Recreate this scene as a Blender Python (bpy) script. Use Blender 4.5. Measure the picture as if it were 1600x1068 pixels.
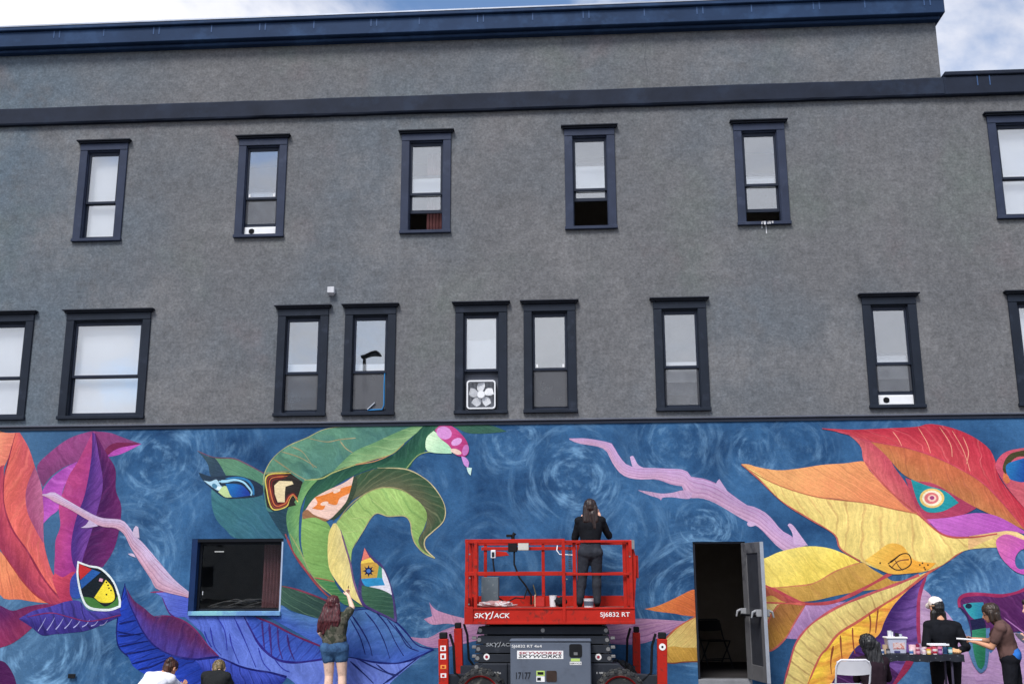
import bpy, bmesh, math, random
import numpy as np
from mathutils import Vector, Matrix, noise
from mathutils.geometry import tessellate_polygon
random.seed(5); rng = np.random.default_rng(5)
for o in list(bpy.data.objects): bpy.data.objects.remove(o)
S = bpy.context.scene; COL = S.collection; PI = math.pi
# ---------------------------------------------------------------- camera, sky, sun, exposure
cd = bpy.data.cameras.new('camera'); cam = bpy.data.objects.new('camera', cd); COL.objects.link(cam)
cd.sensor_width = 36.0; cd.lens = 36.056; cd.clip_start = .1; cd.clip_end = 3000
r_ = (0.9979142, 0.0644439, -0.0037614); u_ = (0.0178734, -0.2198394, 0.9753724); f_ = (-0.0620299, 0.9734052, 0.2205327)
cam.matrix_world = Matrix(((r_[0], u_[0], -f_[0], 0), (r_[1], u_[1], -f_[1], -16.2838), (r_[2], u_[2], -f_[2], 1.6494), (0, 0, 0, 1)))
S.camera = cam
S.render.engine = 'CYCLES'
S.view_settings.view_transform = 'Standard'; S.view_settings.look = 'None'; S.view_settings.gamma = 1.0
S.view_settings.use_curve_mapping = False; S.view_settings.exposure = 0.38
SUN_EL, SUN_AZ = math.radians(52), math.radians(200)     # azimuth from +y (north) clockwise; light comes from behind the camera, left
W = bpy.data.worlds.new('World'); S.world = W; W.use_nodes = True
nt = W.node_tree; nt.nodes.clear()
def N(nt, t, **k):
    n = nt.nodes.new(t)
    for a, b in k.items():
        if a == 'i':
            for q, v in b.items(): n.inputs[q].default_value = v
        else: setattr(n, a, b)
    return n
out = N(nt, 'ShaderNodeOutputWorld'); bg = N(nt, 'ShaderNodeBackground', i={'Strength': 0.14})
sky = N(nt, 'ShaderNodeTexSky', sky_type='NISHITA', sun_disc=False, sun_elevation=SUN_EL, sun_rotation=SUN_AZ, altitude=50, air_density=1.0, dust_density=.2, ozone_density=4.0)
tc = N(nt, 'ShaderNodeTexCoord'); mp = N(nt, 'ShaderNodeMapping'); mp.inputs['Scale'].default_value = (1.0, 1.0, 1.7); mp.inputs['Location'].default_value = (2.05, 2.5, 2.0)
n1 = N(nt, 'ShaderNodeTexNoise', i={'Scale': 2.1, 'Detail': 9, 'Roughness': .55, 'Distortion': .25})
rp = N(nt, 'ShaderNodeMapRange', interpolation_type='SMOOTHSTEP', i={'From Min': .44, 'From Max': .57})
n2 = N(nt, 'ShaderNodeTexNoise', i={'Scale': 3.2, 'Detail': 7, 'Roughness': .6})
cr = N(nt, 'ShaderNodeValToRGB'); cr.color_ramp.elements[0].position = .3; cr.color_ramp.elements[0].color = (4.3, 4.4, 4.9, 1); cr.color_ramp.elements[1].position = .65; cr.color_ramp.elements[1].color = (6.3, 6.3, 6.6, 1)
mx = N(nt, 'ShaderNodeMix', data_type='RGBA')
L = nt.links.new
L(tc.outputs['Generated'], mp.inputs['Vector']); L(mp.outputs[0], n1.inputs['Vector']); L(mp.outputs[0], n2.inputs['Vector'])
sz = N(nt, 'ShaderNodeSeparateXYZ'); L(tc.outputs['Generated'], sz.inputs[0]); cv = N(nt, 'ShaderNodeMapRange', i={'From Min': .12, 'From Max': .46, 'To Min': .09, 'To Max': 0.0}); L(sz.outputs[2], cv.inputs['Value']); ad = N(nt, 'ShaderNodeMath', operation='ADD'); L(n1.outputs[0], ad.inputs[0]); L(cv.outputs[0], ad.inputs[1]); L(ad.outputs[0], rp.inputs['Value'])   # cloud cover closes up towards the horizon
L(n2.outputs[0], cr.inputs[0]); L(rp.outputs[0], mx.inputs['Factor'])
L(sky.outputs[0], mx.inputs[6]); L(cr.outputs[0], mx.inputs[7]); L(mx.outputs[2], bg.inputs['Color']); L(bg.outputs[0], out.inputs[0])
sd = bpy.data.lights.new('sun', 'SUN'); sd.energy = 2.7; sd.angle = math.radians(20); sd.color = (1, .96, .9)
sun = bpy.data.objects.new('sun', sd); COL.objects.link(sun)
sdir = Vector((math.sin(SUN_AZ) * math.cos(SUN_EL), math.cos(SUN_AZ) * math.cos(SUN_EL), math.sin(SUN_EL)))
sun.rotation_euler = sdir.to_track_quat('Z', 'Y').to_euler(); sun.location = sdir * 60
# ---------------------------------------------------------------- helpers
KEY = .95
def lin(c):
    r = []
    for v in c:
        v = v / 255.0
        r.append(min(.9, (v / 12.92 if v <= .04045 else ((v + .055) / 1.055) ** 2.4) / KEY))
    return tuple(r) + (1,)
ORG = {}
def tag(o, label=None, cat=None, group=None, kind=None):
    if label: o['label'] = label
    if cat: o['category'] = cat
    if group: o['group'] = group
    if kind: o['kind'] = kind
    return o
def empty(name, loc, label, cat, group=None):
    o = bpy.data.objects.new(name, None); COL.objects.link(o); o.location = loc; o.empty_display_size = .2
    ORG[o.name] = Vector(loc); return tag(o, label, cat, group)
class MB:
    def __init__(s): s.v = []; s.f = []; s.m = []
    def add(s, vs, fs, m=0):
        b = len(s.v); s.v += [tuple(q) for q in vs]; s.f += [tuple(i + b for i in q) for q in fs]; s.m += [m] * len(fs); return s
    def box(s, x0, x1, y0, y1, z0, z1, m=0, mat=None):
        vs = [Vector(q) for q in ((x0, y0, z0), (x1, y0, z0), (x1, y1, z0), (x0, y1, z0), (x0, y0, z1), (x1, y0, z1), (x1, y1, z1), (x0, y1, z1))]
        if mat is not None: vs = [mat @ q for q in vs]
        return s.add(vs, [(0, 3, 2, 1), (4, 5, 6, 7), (0, 1, 5, 4), (1, 2, 6, 5), (2, 3, 7, 6), (3, 0, 4, 7)], m)
    def tube(s, pts, r, n=8, m=0, cap=True):
        pts = [Vector(p) for p in pts]; rs = r if isinstance(r, (list, tuple)) else [r] * len(pts); R = []
        up = None
        for i, p in enumerate(pts):
            t = (pts[min(i + 1, len(pts) - 1)] - pts[max(i - 1, 0)]).normalized()
            if up is None: up = Vector((0, 0, 1)) if abs(t.z) < .9 else Vector((0, 1, 0))
            a = t.cross(up)
            if a.length < 1e-4: a = t.orthogonal()
            a.normalize(); b = t.cross(a).normalized(); up = -b if b.dot(up) < 0 and False else up
            R.append([p + (a * math.cos(2 * PI * k / n) + b * math.sin(2 * PI * k / n)) * rs[i] for k in range(n)])
        vs = [q for ring in R for q in ring]
        fs = [(i * n + k, i * n + (k + 1) % n, (i + 1) * n + (k + 1) % n, (i + 1) * n + k) for i in range(len(pts) - 1) for k in range(n)]
        if cap: fs += [tuple(range(n - 1, -1, -1)), tuple((len(pts) - 1) * n + k for k in range(n))]
        return s.add(vs, fs, m)
    def bar(s, a, b, w, h=None, m=0, up=(0, 0, 1)):
        a, b = Vector(a), Vector(b); t = (b - a).normalized(); u = Vector(up); x = t.cross(u)
        if x.length < 1e-3: x = t.cross(Vector((0, 1, 0)))
        x.normalize(); z = x.cross(t); w2, h2 = w / 2, (h or w) / 2
        vs = [p + x * i * w2 + z * j * h2 for p in (a, b) for i, j in ((-1, -1), (1, -1), (1, 1), (-1, 1))]
        return s.add(vs, [(0, 1, 2, 3), (7, 6, 5, 4), (0, 4, 5, 1), (1, 5, 6, 2), (2, 6, 7, 3), (3, 7, 4, 0)], m)
    def lathe(s, prof, c, axis='z', n=20, m=0, capends=True):
        c = Vector(c); R = []
        for (r, h) in prof:
            for k in range(n):
                a = 2 * PI * k / n; ca, sa = r * math.cos(a), r * math.sin(a)
                R.append(c + (Vector((ca, sa, h)) if axis == 'z' else Vector((ca, h, sa)) if axis == 'y' else Vector((h, ca, sa))))
        fs = [(i * n + k, i * n + (k + 1) % n, (i + 1) * n + (k + 1) % n, (i + 1) * n + k) for i in range(len(prof) - 1) for k in range(n)]
        if capends: fs += [tuple(range(n - 1, -1, -1)), tuple((len(prof) - 1) * n + k for k in range(n))]
        return s.add(R, fs, m)
    def prism(s, poly, y0, y1, m=0):      # polygon in x,z extruded in y
        n = len(poly); vs = [(x, y0, z) for x, z in poly] + [(x, y1, z) for x, z in poly]
        fs = [tuple(range(n)), tuple(range(2 * n - 1, n - 1, -1))] + [(k, k + n, (k + 1) % n + n, (k + 1) % n) for k in range(n)]
        return s.add(vs, fs, m)
    def build(s, name, mats, parent=None, origin=None, bevel=0, smooth=False):
        if not isinstance(mats, (list, tuple)): mats = [mats]
        og = Vector(origin) if origin is not None else (ORG[parent.name] if parent else Vector((0, 0, 0)))
        me = bpy.data.meshes.new(name); me.from_pydata([tuple(Vector(v) - og) for v in s.v], [], s.f)
        for q in mats: me.materials.append(q)
        if len(mats) > 1: me.polygons.foreach_set('material_index', s.m)
        bm = bmesh.new(); bm.from_mesh(me); bmesh.ops.recalc_face_normals(bm, faces=bm.faces); bm.to_mesh(me); bm.free()
        if smooth:
            me.polygons.foreach_set('use_smooth', [True] * len(me.polygons))
            if smooth != 2:
                try: me.set_sharp_from_angle(angle=math.radians(40))
                except Exception: pass
        o = bpy.data.objects.new(name, me); COL.objects.link(o)
        if parent: o.parent = parent
        else: o.location = og
        ORG[o.name] = og
        if bevel:
            b = o.modifiers.new('bevel', 'BEVEL'); b.width = bevel; b.segments = 1; b.limit_method = 'ANGLE'
        return o
def bump(nt, bs, scale, strength, dist=.01, coord=None, detail=4):
    n = N(nt, 'ShaderNodeTexNoise', i={'Scale': scale, 'Detail': detail, 'Roughness': .6}); b = N(nt, 'ShaderNodeBump', i={'Strength': strength, 'Distance': dist})
    if coord: nt.links.new(coord, n.inputs['Vector'])
    nt.links.new(n.outputs[0], b.inputs['Height']); nt.links.new(b.outputs[0], bs.inputs['Normal']); return b
MC = {}
def mat(name, c, rough=.6, metal=0, var=.12, vs=6, bs=40, bst=.15, c2=None, c2t=(.5, .62), c2s=9, spec=.18, obj=True):
    if name in MC: return MC[name]
    m = bpy.data.materials.new(name); m.use_nodes = True; t = m.node_tree; b = t.nodes['Principled BSDF']
    tc = N(t, 'ShaderNodeTexCoord'); co = tc.outputs['Object' if obj else 'UV']
    n = N(t, 'ShaderNodeTexNoise', i={'Scale': vs, 'Detail': 5, 'Roughness': .6}); t.links.new(co, n.inputs['Vector'])
    mr = N(t, 'ShaderNodeMapRange', i={'From Min': .25, 'From Max': .75, 'To Min': 1 - var, 'To Max': 1 + var}); t.links.new(n.outputs[0], mr.inputs['Value'])
    mul = N(t, 'ShaderNodeVectorMath', operation='SCALE'); mul.inputs[0].default_value = lin(c)[:3]; t.links.new(mr.outputs[0], mul.inputs['Scale']); src = mul.outputs[0]
    if c2:
        n2 = N(t, 'ShaderNodeTexNoise', i={'Scale': c2s, 'Detail': 6, 'Roughness': .65}); t.links.new(co, n2.inputs['Vector'])
        m2 = N(t, 'ShaderNodeMapRange', interpolation_type='SMOOTHSTEP', i={'From Min': c2t[0], 'From Max': c2t[1]}); t.links.new(n2.outputs[0], m2.inputs['Value'])
        mx = N(t, 'ShaderNodeMix', data_type='RGBA'); t.links.new(m2.outputs[0], mx.inputs['Factor']); t.links.new(src, mx.inputs[6]); mx.inputs[7].default_value = lin(c2); src = mx.outputs[2]
    t.links.new(src, b.inputs['Base Color']); b.inputs['Roughness'].default_value = rough; b.inputs['Metallic'].default_value = metal; b.inputs['Specular IOR Level'].default_value = spec
    if bst: bump(t, b, bs, bst, .004, co)
    MC[name] = m; return m
# ---------------------------------------------------------------- wall materials
def stucco(name, base, light, dark, blue):
    m = bpy.data.materials.new(name); m.use_nodes = True; t = m.node_tree; b = t.nodes['Principled BSDF']; l = t.links.new
    tc = N(t, 'ShaderNodeTexCoord'); co = tc.outputs['Object']
    def nz(s, d=5, r=.6, sc=None):
        n = N(t, 'ShaderNodeTexNoise', i={'Scale': s, 'Detail': d, 'Roughness': r})
        if sc:
            mp = N(t, 'ShaderNodeMapping'); mp.inputs['Scale'].default_value = sc; l(co, mp.inputs['Vector']); l(mp.outputs[0], n.inputs['Vector'])
        else: l(co, n.inputs['Vector'])
        return n.outputs[0]
    def mix(fac, a, c, lo, hi, mxv=1.0):
        mr = N(t, 'ShaderNodeMapRange', interpolation_type='SMOOTHSTEP', i={'From Min': lo, 'From Max': hi, 'To Max': mxv}); l(fac, mr.inputs['Value'])
        x = N(t, 'ShaderNodeMix', data_type='RGBA'); l(mr.outputs[0], x.inputs['Factor'])
        if isinstance(a, tuple): x.inputs[6].default_value = lin(a)
        else: l(a, x.inputs[6])
        x.inputs[7].default_value = lin(c); return x.outputs[2]
    c = mix(nz(.22, 3), base, blue, .44, .64, .5)
    sx_ = N(t, 'ShaderNodeSeparateXYZ'); l(co, sx_.inputs[0]); wx = N(t, 'ShaderNodeMath', operation='MULTIPLY_ADD'); l(nz(.6, 4), wx.inputs[0]); wx.inputs[1].default_value = -5.0; l(sx_.outputs[0], wx.inputs[2])
    lf = N(t, 'ShaderNodeMapRange', interpolation_type='SMOOTHSTEP', i={'From Min': -9.0, 'From Max': -13.0, 'To Max': .75}); l(wx.outputs[0], lf.inputs['Value']); lx_ = N(t, 'ShaderNodeMix', data_type='RGBA'); l(lf.outputs[0], lx_.inputs['Factor']); l(c, lx_.inputs[6]); lx_.inputs[7].default_value = lin((92, 107, 120)); c = lx_.outputs[2]
    c = mix(nz(.33, 4), c, (102, 112, 107), .52, .72, .5)
    c = mix(nz(.8, 5), c, (114, 106, 109), .55, .75, .5)
    c = mix(nz(.5, 6, .65), c, light, .47, .7, .8)
    c = mix(nz(.9, 5, .7), c, dark, .5, .72, .7)
    c = mix(nz(1.3, 9, .72, (1, 1, 1)), c, tuple(min(255, v + 30) for v in light), .6, .78, .35)
    def mult(c, v, lo, hi, a=.3, b_=.7):
        mr = N(t, 'ShaderNodeMapRange', i={'From Min': a, 'From Max': b_, 'To Min': lo, 'To Max': hi}); l(v, mr.inputs['Value'])
        vm = N(t, 'ShaderNodeVectorMath', operation='SCALE'); l(c, vm.inputs[0]); l(mr.outputs[0], vm.inputs['Scale']); return vm.outputs[0]
    c = mult(c, nz(4.5, 5, .7, (1, 1, 1.2)), 0.84, 1.16); c = mult(c, nz(11, 3, .6, (1, 1, 1.1)), .86, 1.14); c = mult(c, nz(26, 3, .6, (1, 1, 1.1)), .78, 1.22)
    l(c, b.inputs['Base Color']); b.inputs['Roughness'].default_value = .9; b.inputs['Specular IOR Level'].default_value = .08
    n = N(t, 'ShaderNodeTexNoise', i={'Scale': 20, 'Detail': 5, 'Roughness': .7}); l(co, n.inputs['Vector'])
    bp = N(t, 'ShaderNodeBump', i={'Strength': .6, 'Distance': .014}); l(n.outputs[0], bp.inputs['Height']); l(bp.outputs[0], b.inputs['Normal'])
    return m
M_ST = stucco('grey_stucco', (106, 107, 110), (120, 120, 122), (95, 96, 99), (94, 106, 117))
M_TRIM2 = mat('navy_trim_paint', (30, 37, 49), .5, var=.2, vs=3, c2=(42, 49, 63), c2t=(.55, .7), c2s=4)
M_TRIM = mat('dark_trim_paint', (46, 54, 74), .5, var=.2, vs=3, c2=(56, 64, 84), c2t=(.55, .7), c2s=4)
M_CAP = mat('trim_cap_paint', (26, 31, 42), .5, var=.2, vs=3)
M_SASH = mat('sash_paint', (36, 43, 58), .45, var=.15, vs=3)
M_CORN = mat('navy_cornice', (36, 56, 86), .6, var=.22, vs=1.2, c2=(46, 70, 104), c2t=(.5, .68), c2s=1.6, spec=.12)
M_BELT = mat('dark_belt', (31, 38, 53), .7, var=.3, vs=2.5, c2=(38, 48, 66), c2t=(.5, .7), c2s=2.2)
M_LEDGE = mat('ledge_grey', (88, 92, 104), .7, var=.2, vs=2)
M_DARK = mat('dark_interior', (52, 50, 52), .9, var=.2, vs=1)
M_BLIND = mat('white_blind', (232, 234, 240), .8, var=.05, vs=1.5, bst=0)
M_CURT = mat('brown_curtain', (120, 78, 78), .9, var=.2, vs=8)
M_WHITE = mat('white_plastic', (228, 230, 234), .4, var=.05, vs=8)
M_LEAD = mat('black_plastic', (26, 27, 30), .5, var=.2, vs=8)
M_METAL = mat('galvanised_flashing', (150, 156, 168), .4, .6, var=.15, vs=3)
def glass(name, r0, tint):
    m = bpy.data.materials.new(name); m.use_nodes = True; t = m.node_tree; t.nodes.clear(); l = t.links.new
    o = N(t, 'ShaderNodeOutputMaterial'); tr = N(t, 'ShaderNodeBsdfTransparent'); tr.inputs[0].default_value = tint + (1,)
    g = N(t, 'ShaderNodeBsdfGlossy', i={'Roughness': .0}); g.inputs[0].default_value = (.92, .96, 1, 1); mx = N(t, 'ShaderNodeMixShader')
    lw = N(t, 'ShaderNodeLayerWeight', i={'Blend': .5}); pw = N(t, 'ShaderNodeMath', operation='POWER'); pw.inputs[1].default_value = 5; l(lw.outputs['Facing'], pw.inputs[0])
    mr = N(t, 'ShaderNodeMapRange', i={'To Min': r0, 'To Max': 1}); l(pw.outputs[0], mr.inputs['Value'])
    n = N(t, 'ShaderNodeTexNoise', i={'Scale': 1.7, 'Detail': 1}); tc = N(t, 'ShaderNodeTexCoord'); b = N(t, 'ShaderNodeBump', i={'Strength': .05, 'Distance': .05})
    l(tc.outputs['Object'], n.inputs['Vector']); l(n.outputs[0], b.inputs['Height']); l(b.outputs[0], g.inputs['Normal'])
    l(mr.outputs[0], mx.inputs[0]); l(tr.outputs[0], mx.inputs[1]); l(g.outputs[0], mx.inputs[2]); l(mx.outputs[0], o.inputs[0]); return m
M_GLASS = glass('window_glass', .28, (.95, .96, .97))
M_GLASSD = glass('shop_glass', .03, (.8, .82, .84))
def screen(name, k=1.0):
    m = bpy.data.materials.new(name); m.use_nodes = True; t = m.node_tree; b = t.nodes['Principled BSDF']; l = t.links.new
    b.inputs['Base Color'].default_value = (.10, .105, .12, 1); b.inputs['Roughness'].default_value = .8; b.inputs['Alpha'].default_value = .78
    n = N(t, 'ShaderNodeTexNoise', i={'Scale': 5, 'Detail': 6}); tc = N(t, 'ShaderNodeTexCoord'); l(tc.outputs['Object'], n.inputs['Vector'])
    mr = N(t, 'ShaderNodeMapRange', i={'From Min': .3, 'From Max': .7, 'To Min': .68 * k, 'To Max': .9 * k}); l(n.outputs[0], mr.inputs['Value']); l(mr.outputs[0], b.inputs['Alpha']); return m
M_SCREEN = screen('insect_screen_mesh'); M_SCREEN2 = screen('thin_screen_mesh', .6)
def emis(name, c, s):
    m = bpy.data.materials.new(name); m.use_nodes = True; b = m.node_tree.nodes['Principled BSDF']; b.inputs['Emission Color'].default_value = c + (1,); b.inputs['Emission Strength'].default_value = s; return m
# ---------------------------------------------------------------- ground
GZ = -.25
M_ASPH = mat('asphalt', (78, 78, 80), .9, var=.25, vs=.6, bs=60, bst=.5, c2=(94, 93, 92), c2t=(.5, .7), c2s=3)
g = MB().add([(-400, -400, GZ), (400, -400, GZ), (400, 400, GZ), (-400, 400, GZ)], [(0, 1, 2, 3)]).build('ground', M_ASPH); tag(g, kind='structure')
pv = MB().box(-18, 18, -.32, -.02, GZ - .2, GZ + .05).build('pavement', mat('concrete', (150, 148, 144), .85, var=.15, vs=2, bs=50, bst=.4), bevel=.01); tag(pv, kind='structure')
# ---------------------------------------------------------------- building
B = empty('stucco_building', (0, 0, GZ), 'large dark grey stucco building with a leaf mural along its ground floor', 'building')
XL, XR, XC, DEP = -17.0, 13.0, 6.21, 12.0
Z_MUR, Z_BELT0, Z_BELT1, Z_TOP = 4.02, 9.40, 9.72, 11.2
WN, WW = .85, 1.453
WIN = []   # x, row, width, spec
def wn(x, row, w, **k): WIN.append((x, row, w, k))
wn(-8.168, 1, WN, blind=(0, 1), lo='blind')
wn(-5.338, 1, WN, blind=(.0, .0), slat=.83, lo='half', vent=True)
wn(-2.492, 1, WN, blind=(.62, 1), lo='open', op=.33, curtain=True)
wn(.292, 1, WN, blind=(.45, 1), lo='open', op=.47)
wn(3.132, 1, WN, blind=(.84, 1), lo='open', op=.2, drop=True)
wn(7.596, 1, WW, blind=(0, 1), lo='blind')
wn(-9.851, 0, WW, blind=(0, 1), lo='blind'); wn(-7.829, 0, WW, blind=(0, 1), lo='blind')
wn(-4.507, 0, WN, blind=(.82, 1), lo='screen', half=True); wn(-3.378, 0, WN, blind=(.84, 1), lo='screen', cable=True)
wn(-1.543, 0, WN, blind=(.4, 1), lo='fan'); wn(-.421, 0, WN, blind=(0, 0), lo='screen', tape=True)
wn(1.689, 0, WN, blind=(.9, 1), lo='half'); wn(5.021, 0, WN, blind=(.92, 1), lo='half', vent=True); wn(7.602, 0, WW, blind=(0, 1), lo='blind')
wn(-12.6, 0, WW, blind=(0, 1), lo='blind'); wn(-11.4, 1, WN, blind=(0, 1), lo='blind'); wn(-14.6, 1, WN, blind=(.5, 1), lo='half')
wn(10.4, 1, WN, blind=(0, 1), lo='blind'); wn(10.4, 0, WN, blind=(.5, 1), lo='half')
ROW = {0: (4.161, 5.962), 1: (7.227, 9.021)}
LOWW = (-6.16, -4.68, 1.045, 2.215); DOOR = (1.745, 2.545, GZ, 2.125)
def wallgrid(name, m, x0, x1, z0, z1, holes, parent=B, y=0.0, thick=.2):
    xs = sorted({x0, x1} | {v for h in holes for v in h[:2]}); zs = sorted({z0, z1} | {v for h in holes for v in h[2:]})
    mb = MB()
    for i in range(len(xs) - 1):
        for j in range(len(zs) - 1):
            cx, cz = (xs[i] + xs[i + 1]) / 2, (zs[j] + zs[j + 1]) / 2
            if any(h[0] < cx < h[1] and h[2] < cz < h[3] for h in holes): continue
            mb.add([(xs[i], y, zs[j]), (xs[i + 1], y, zs[j]), (xs[i + 1], y, zs[j + 1]), (xs[i], y, zs[j + 1])], [(0, 1, 2, 3)])
    for h in holes:
        a, b, c, d = h
        mb.add([(a, y, c), (b, y, c), (b, y + thick, c), (a, y + thick, c), (a, y, d), (b, y, d), (b, y + thick, d), (a, y + thick, d)], [(0, 1, 2, 3), (7, 6, 5, 4), (0, 3, 7, 4), (1, 5, 6, 2)])
    return mb.build(name, m, parent)
holes = []
for (x, r, w, k) in WIN:
    zb, zt = ROW[r]; holes.append((x - w / 2 + .11, x + w / 2 - .11, zb + .06, zt - .11))
wallgrid('wall', M_ST, XL, XR, Z_MUR + .04, Z_BELT1, holes)
# parapet of the taller block, its side, roofs, back and far walls
mb = MB(); mb.box(XL, XC, 0, .35, Z_BELT1, 10.82); mb.box(XC - .35, XC, .35, DEP, Z_BELT1, 10.82); mb.build('parapet', M_ST, B)
mb = MB(); mb.box(XL, XC - .36, .36, DEP, 10.2, 10.3); mb.box(XC, XR, .3, DEP, 9.5, 9.6)
mb.build('roof', M_DARK, B)
mb = MB(); mb.box(XL, XL + .2, .001, DEP, GZ, Z_BELT1); mb.box(XR - .2, XR, .001, DEP, GZ, Z_BELT1); mb.box(XL, XR, DEP, DEP + .2, GZ, Z_BELT1)
mb.box(XL + .2, XR - .2, .3, DEP, 3.72, 4.0, 1); mb.box(XL + .2, XR - .2, .3, DEP, 6.55, 6.85, 1); mb.box(XL + .2, XR - .2, 2.4, 2.5, 4.0, 9.5, 2)
mb.box(XL + .2, XR - .2, .25, DEP, GZ - .1, .08, 1); mb.box(XL + .2, XR - .2, 3.4, 3.5, .08, 3.72, 2)
mb.build('side_wall', [M_ST, M_DARK, mat('room_wall', (150, 138, 126), .9)], B)
# cornice: face board, overhanging top, lower moulding, flashing edge, seam straps
mb = MB(); e = XC + .1
mb.box(XL, e, -.22, .3, 10.84, 11.13); mb.box(XL, e + .03, -.27, .34, 11.13, 11.2); mb.box(XL, e - .05, -.12, .2, 10.78, 10.84)
mb.box(e - .42, e, .3, DEP, 10.84, 11.13); mb.box(e - .46, e + .03, .34, DEP, 11.13, 11.2)
mb.build('cornice', M_CORN, B, bevel=.012)
MB().box(XL, e + .035, -.275, .345, 11.2, 11.225).build('flashing', M_METAL, B)
sx = -15.9; k = 0
while sx < XC:
    for dx in ((0, .1) if k % 2 else (0,)):
        MB().box(sx + dx, sx + dx + .018, -.226, -.219, 10.98, 11.12).build('seam_strap', mat('strap', (62, 88, 128), .5), B)
    sx += .95 + .1 * math.sin(k * 2.3); k += 1
def wavy(x, k): return .010 * noise.noise(Vector((x * .9, k, 0))) + .006 * noise.noise(Vector((x * 3.1, k, 5)))
mb = MB(); xs = np.linspace(XL, XC, 150); vs = []
for x in xs:
    p = [(0, Z_BELT0 + wavy(x, 1)), (-.075 + wavy(x, 2), Z_BELT0 + .004 + wavy(x, 1)), (-.09 + wavy(x, 3), Z_BELT0 + .03), (-.085 + wavy(x, 4), Z_BELT1 - .02 + wavy(x, 6)), (-.07 + wavy(x, 5), Z_BELT1 + wavy(x, 6)), (0, Z_BELT1 + .006 + wavy(x, 6))]
    vs += [(x, a_, c_) for a_, c_ in p]
mb.add(vs, [(i * 6 + j, (i + 1) * 6 + j, (i + 1) * 6 + j + 1, i * 6 + j + 1) for i in range(149) for j in range(5)] + [(0, 1, 2, 3, 4, 5), tuple(149 * 6 + j for j in range(5, -1, -1))])
mb.build('belt_course', M_BELT, B)
mb = MB(); mb.box(XC, XR, -.1, .3, Z_BELT0, 9.73); mb.box(XC + .02, XR, -.13, .32, 9.73, 9.81); mb.build('coping', M_BELT, B, bevel=.015)
for x in (6.75, 6.95, 8.6, 8.8): MB().box(x, x + .016, -.106, -.099, 9.55, 9.72).build('seam_strap', MC['strap'], B)
# ledge over the mural
mb = MB(); mb.box(XL, XR, -.045, .0, 4.035, 4.065); mb.build('ledge', M_LEDGE, B, bevel=.008)
MB().box(XL, XR, -.02, -.001, 3.985, 4.033).build('painted_ledge_shadow', mat('ledge_shadow_paint', (40, 46, 60), .6), B)  # dark strip puts the shade under the ledge into the colour
# cracks in the render
def crack(pts):
    mb = MB()
    for (a, b) in zip(pts[:-1], pts[1:]):
        mb.bar((a[0], -.0005, a[1]), (b[0], -.0005, b[1]), .004, .007, up=(0, 0, 1) if abs(a[0] - b[0]) > abs(a[1] - b[1]) else (1, 0, 0))
    mb.build('crack', mat('crack_dark', (88, 90, 95), .9), B)
crack([(1.28, 10.7), (1.3, 10.5), (1.27, 10.3), (1.31, 10.05), (1.29, 9.75)])
crack([(.1, 6.1), (.03, 6.02), (.02, 5.97)])
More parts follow.
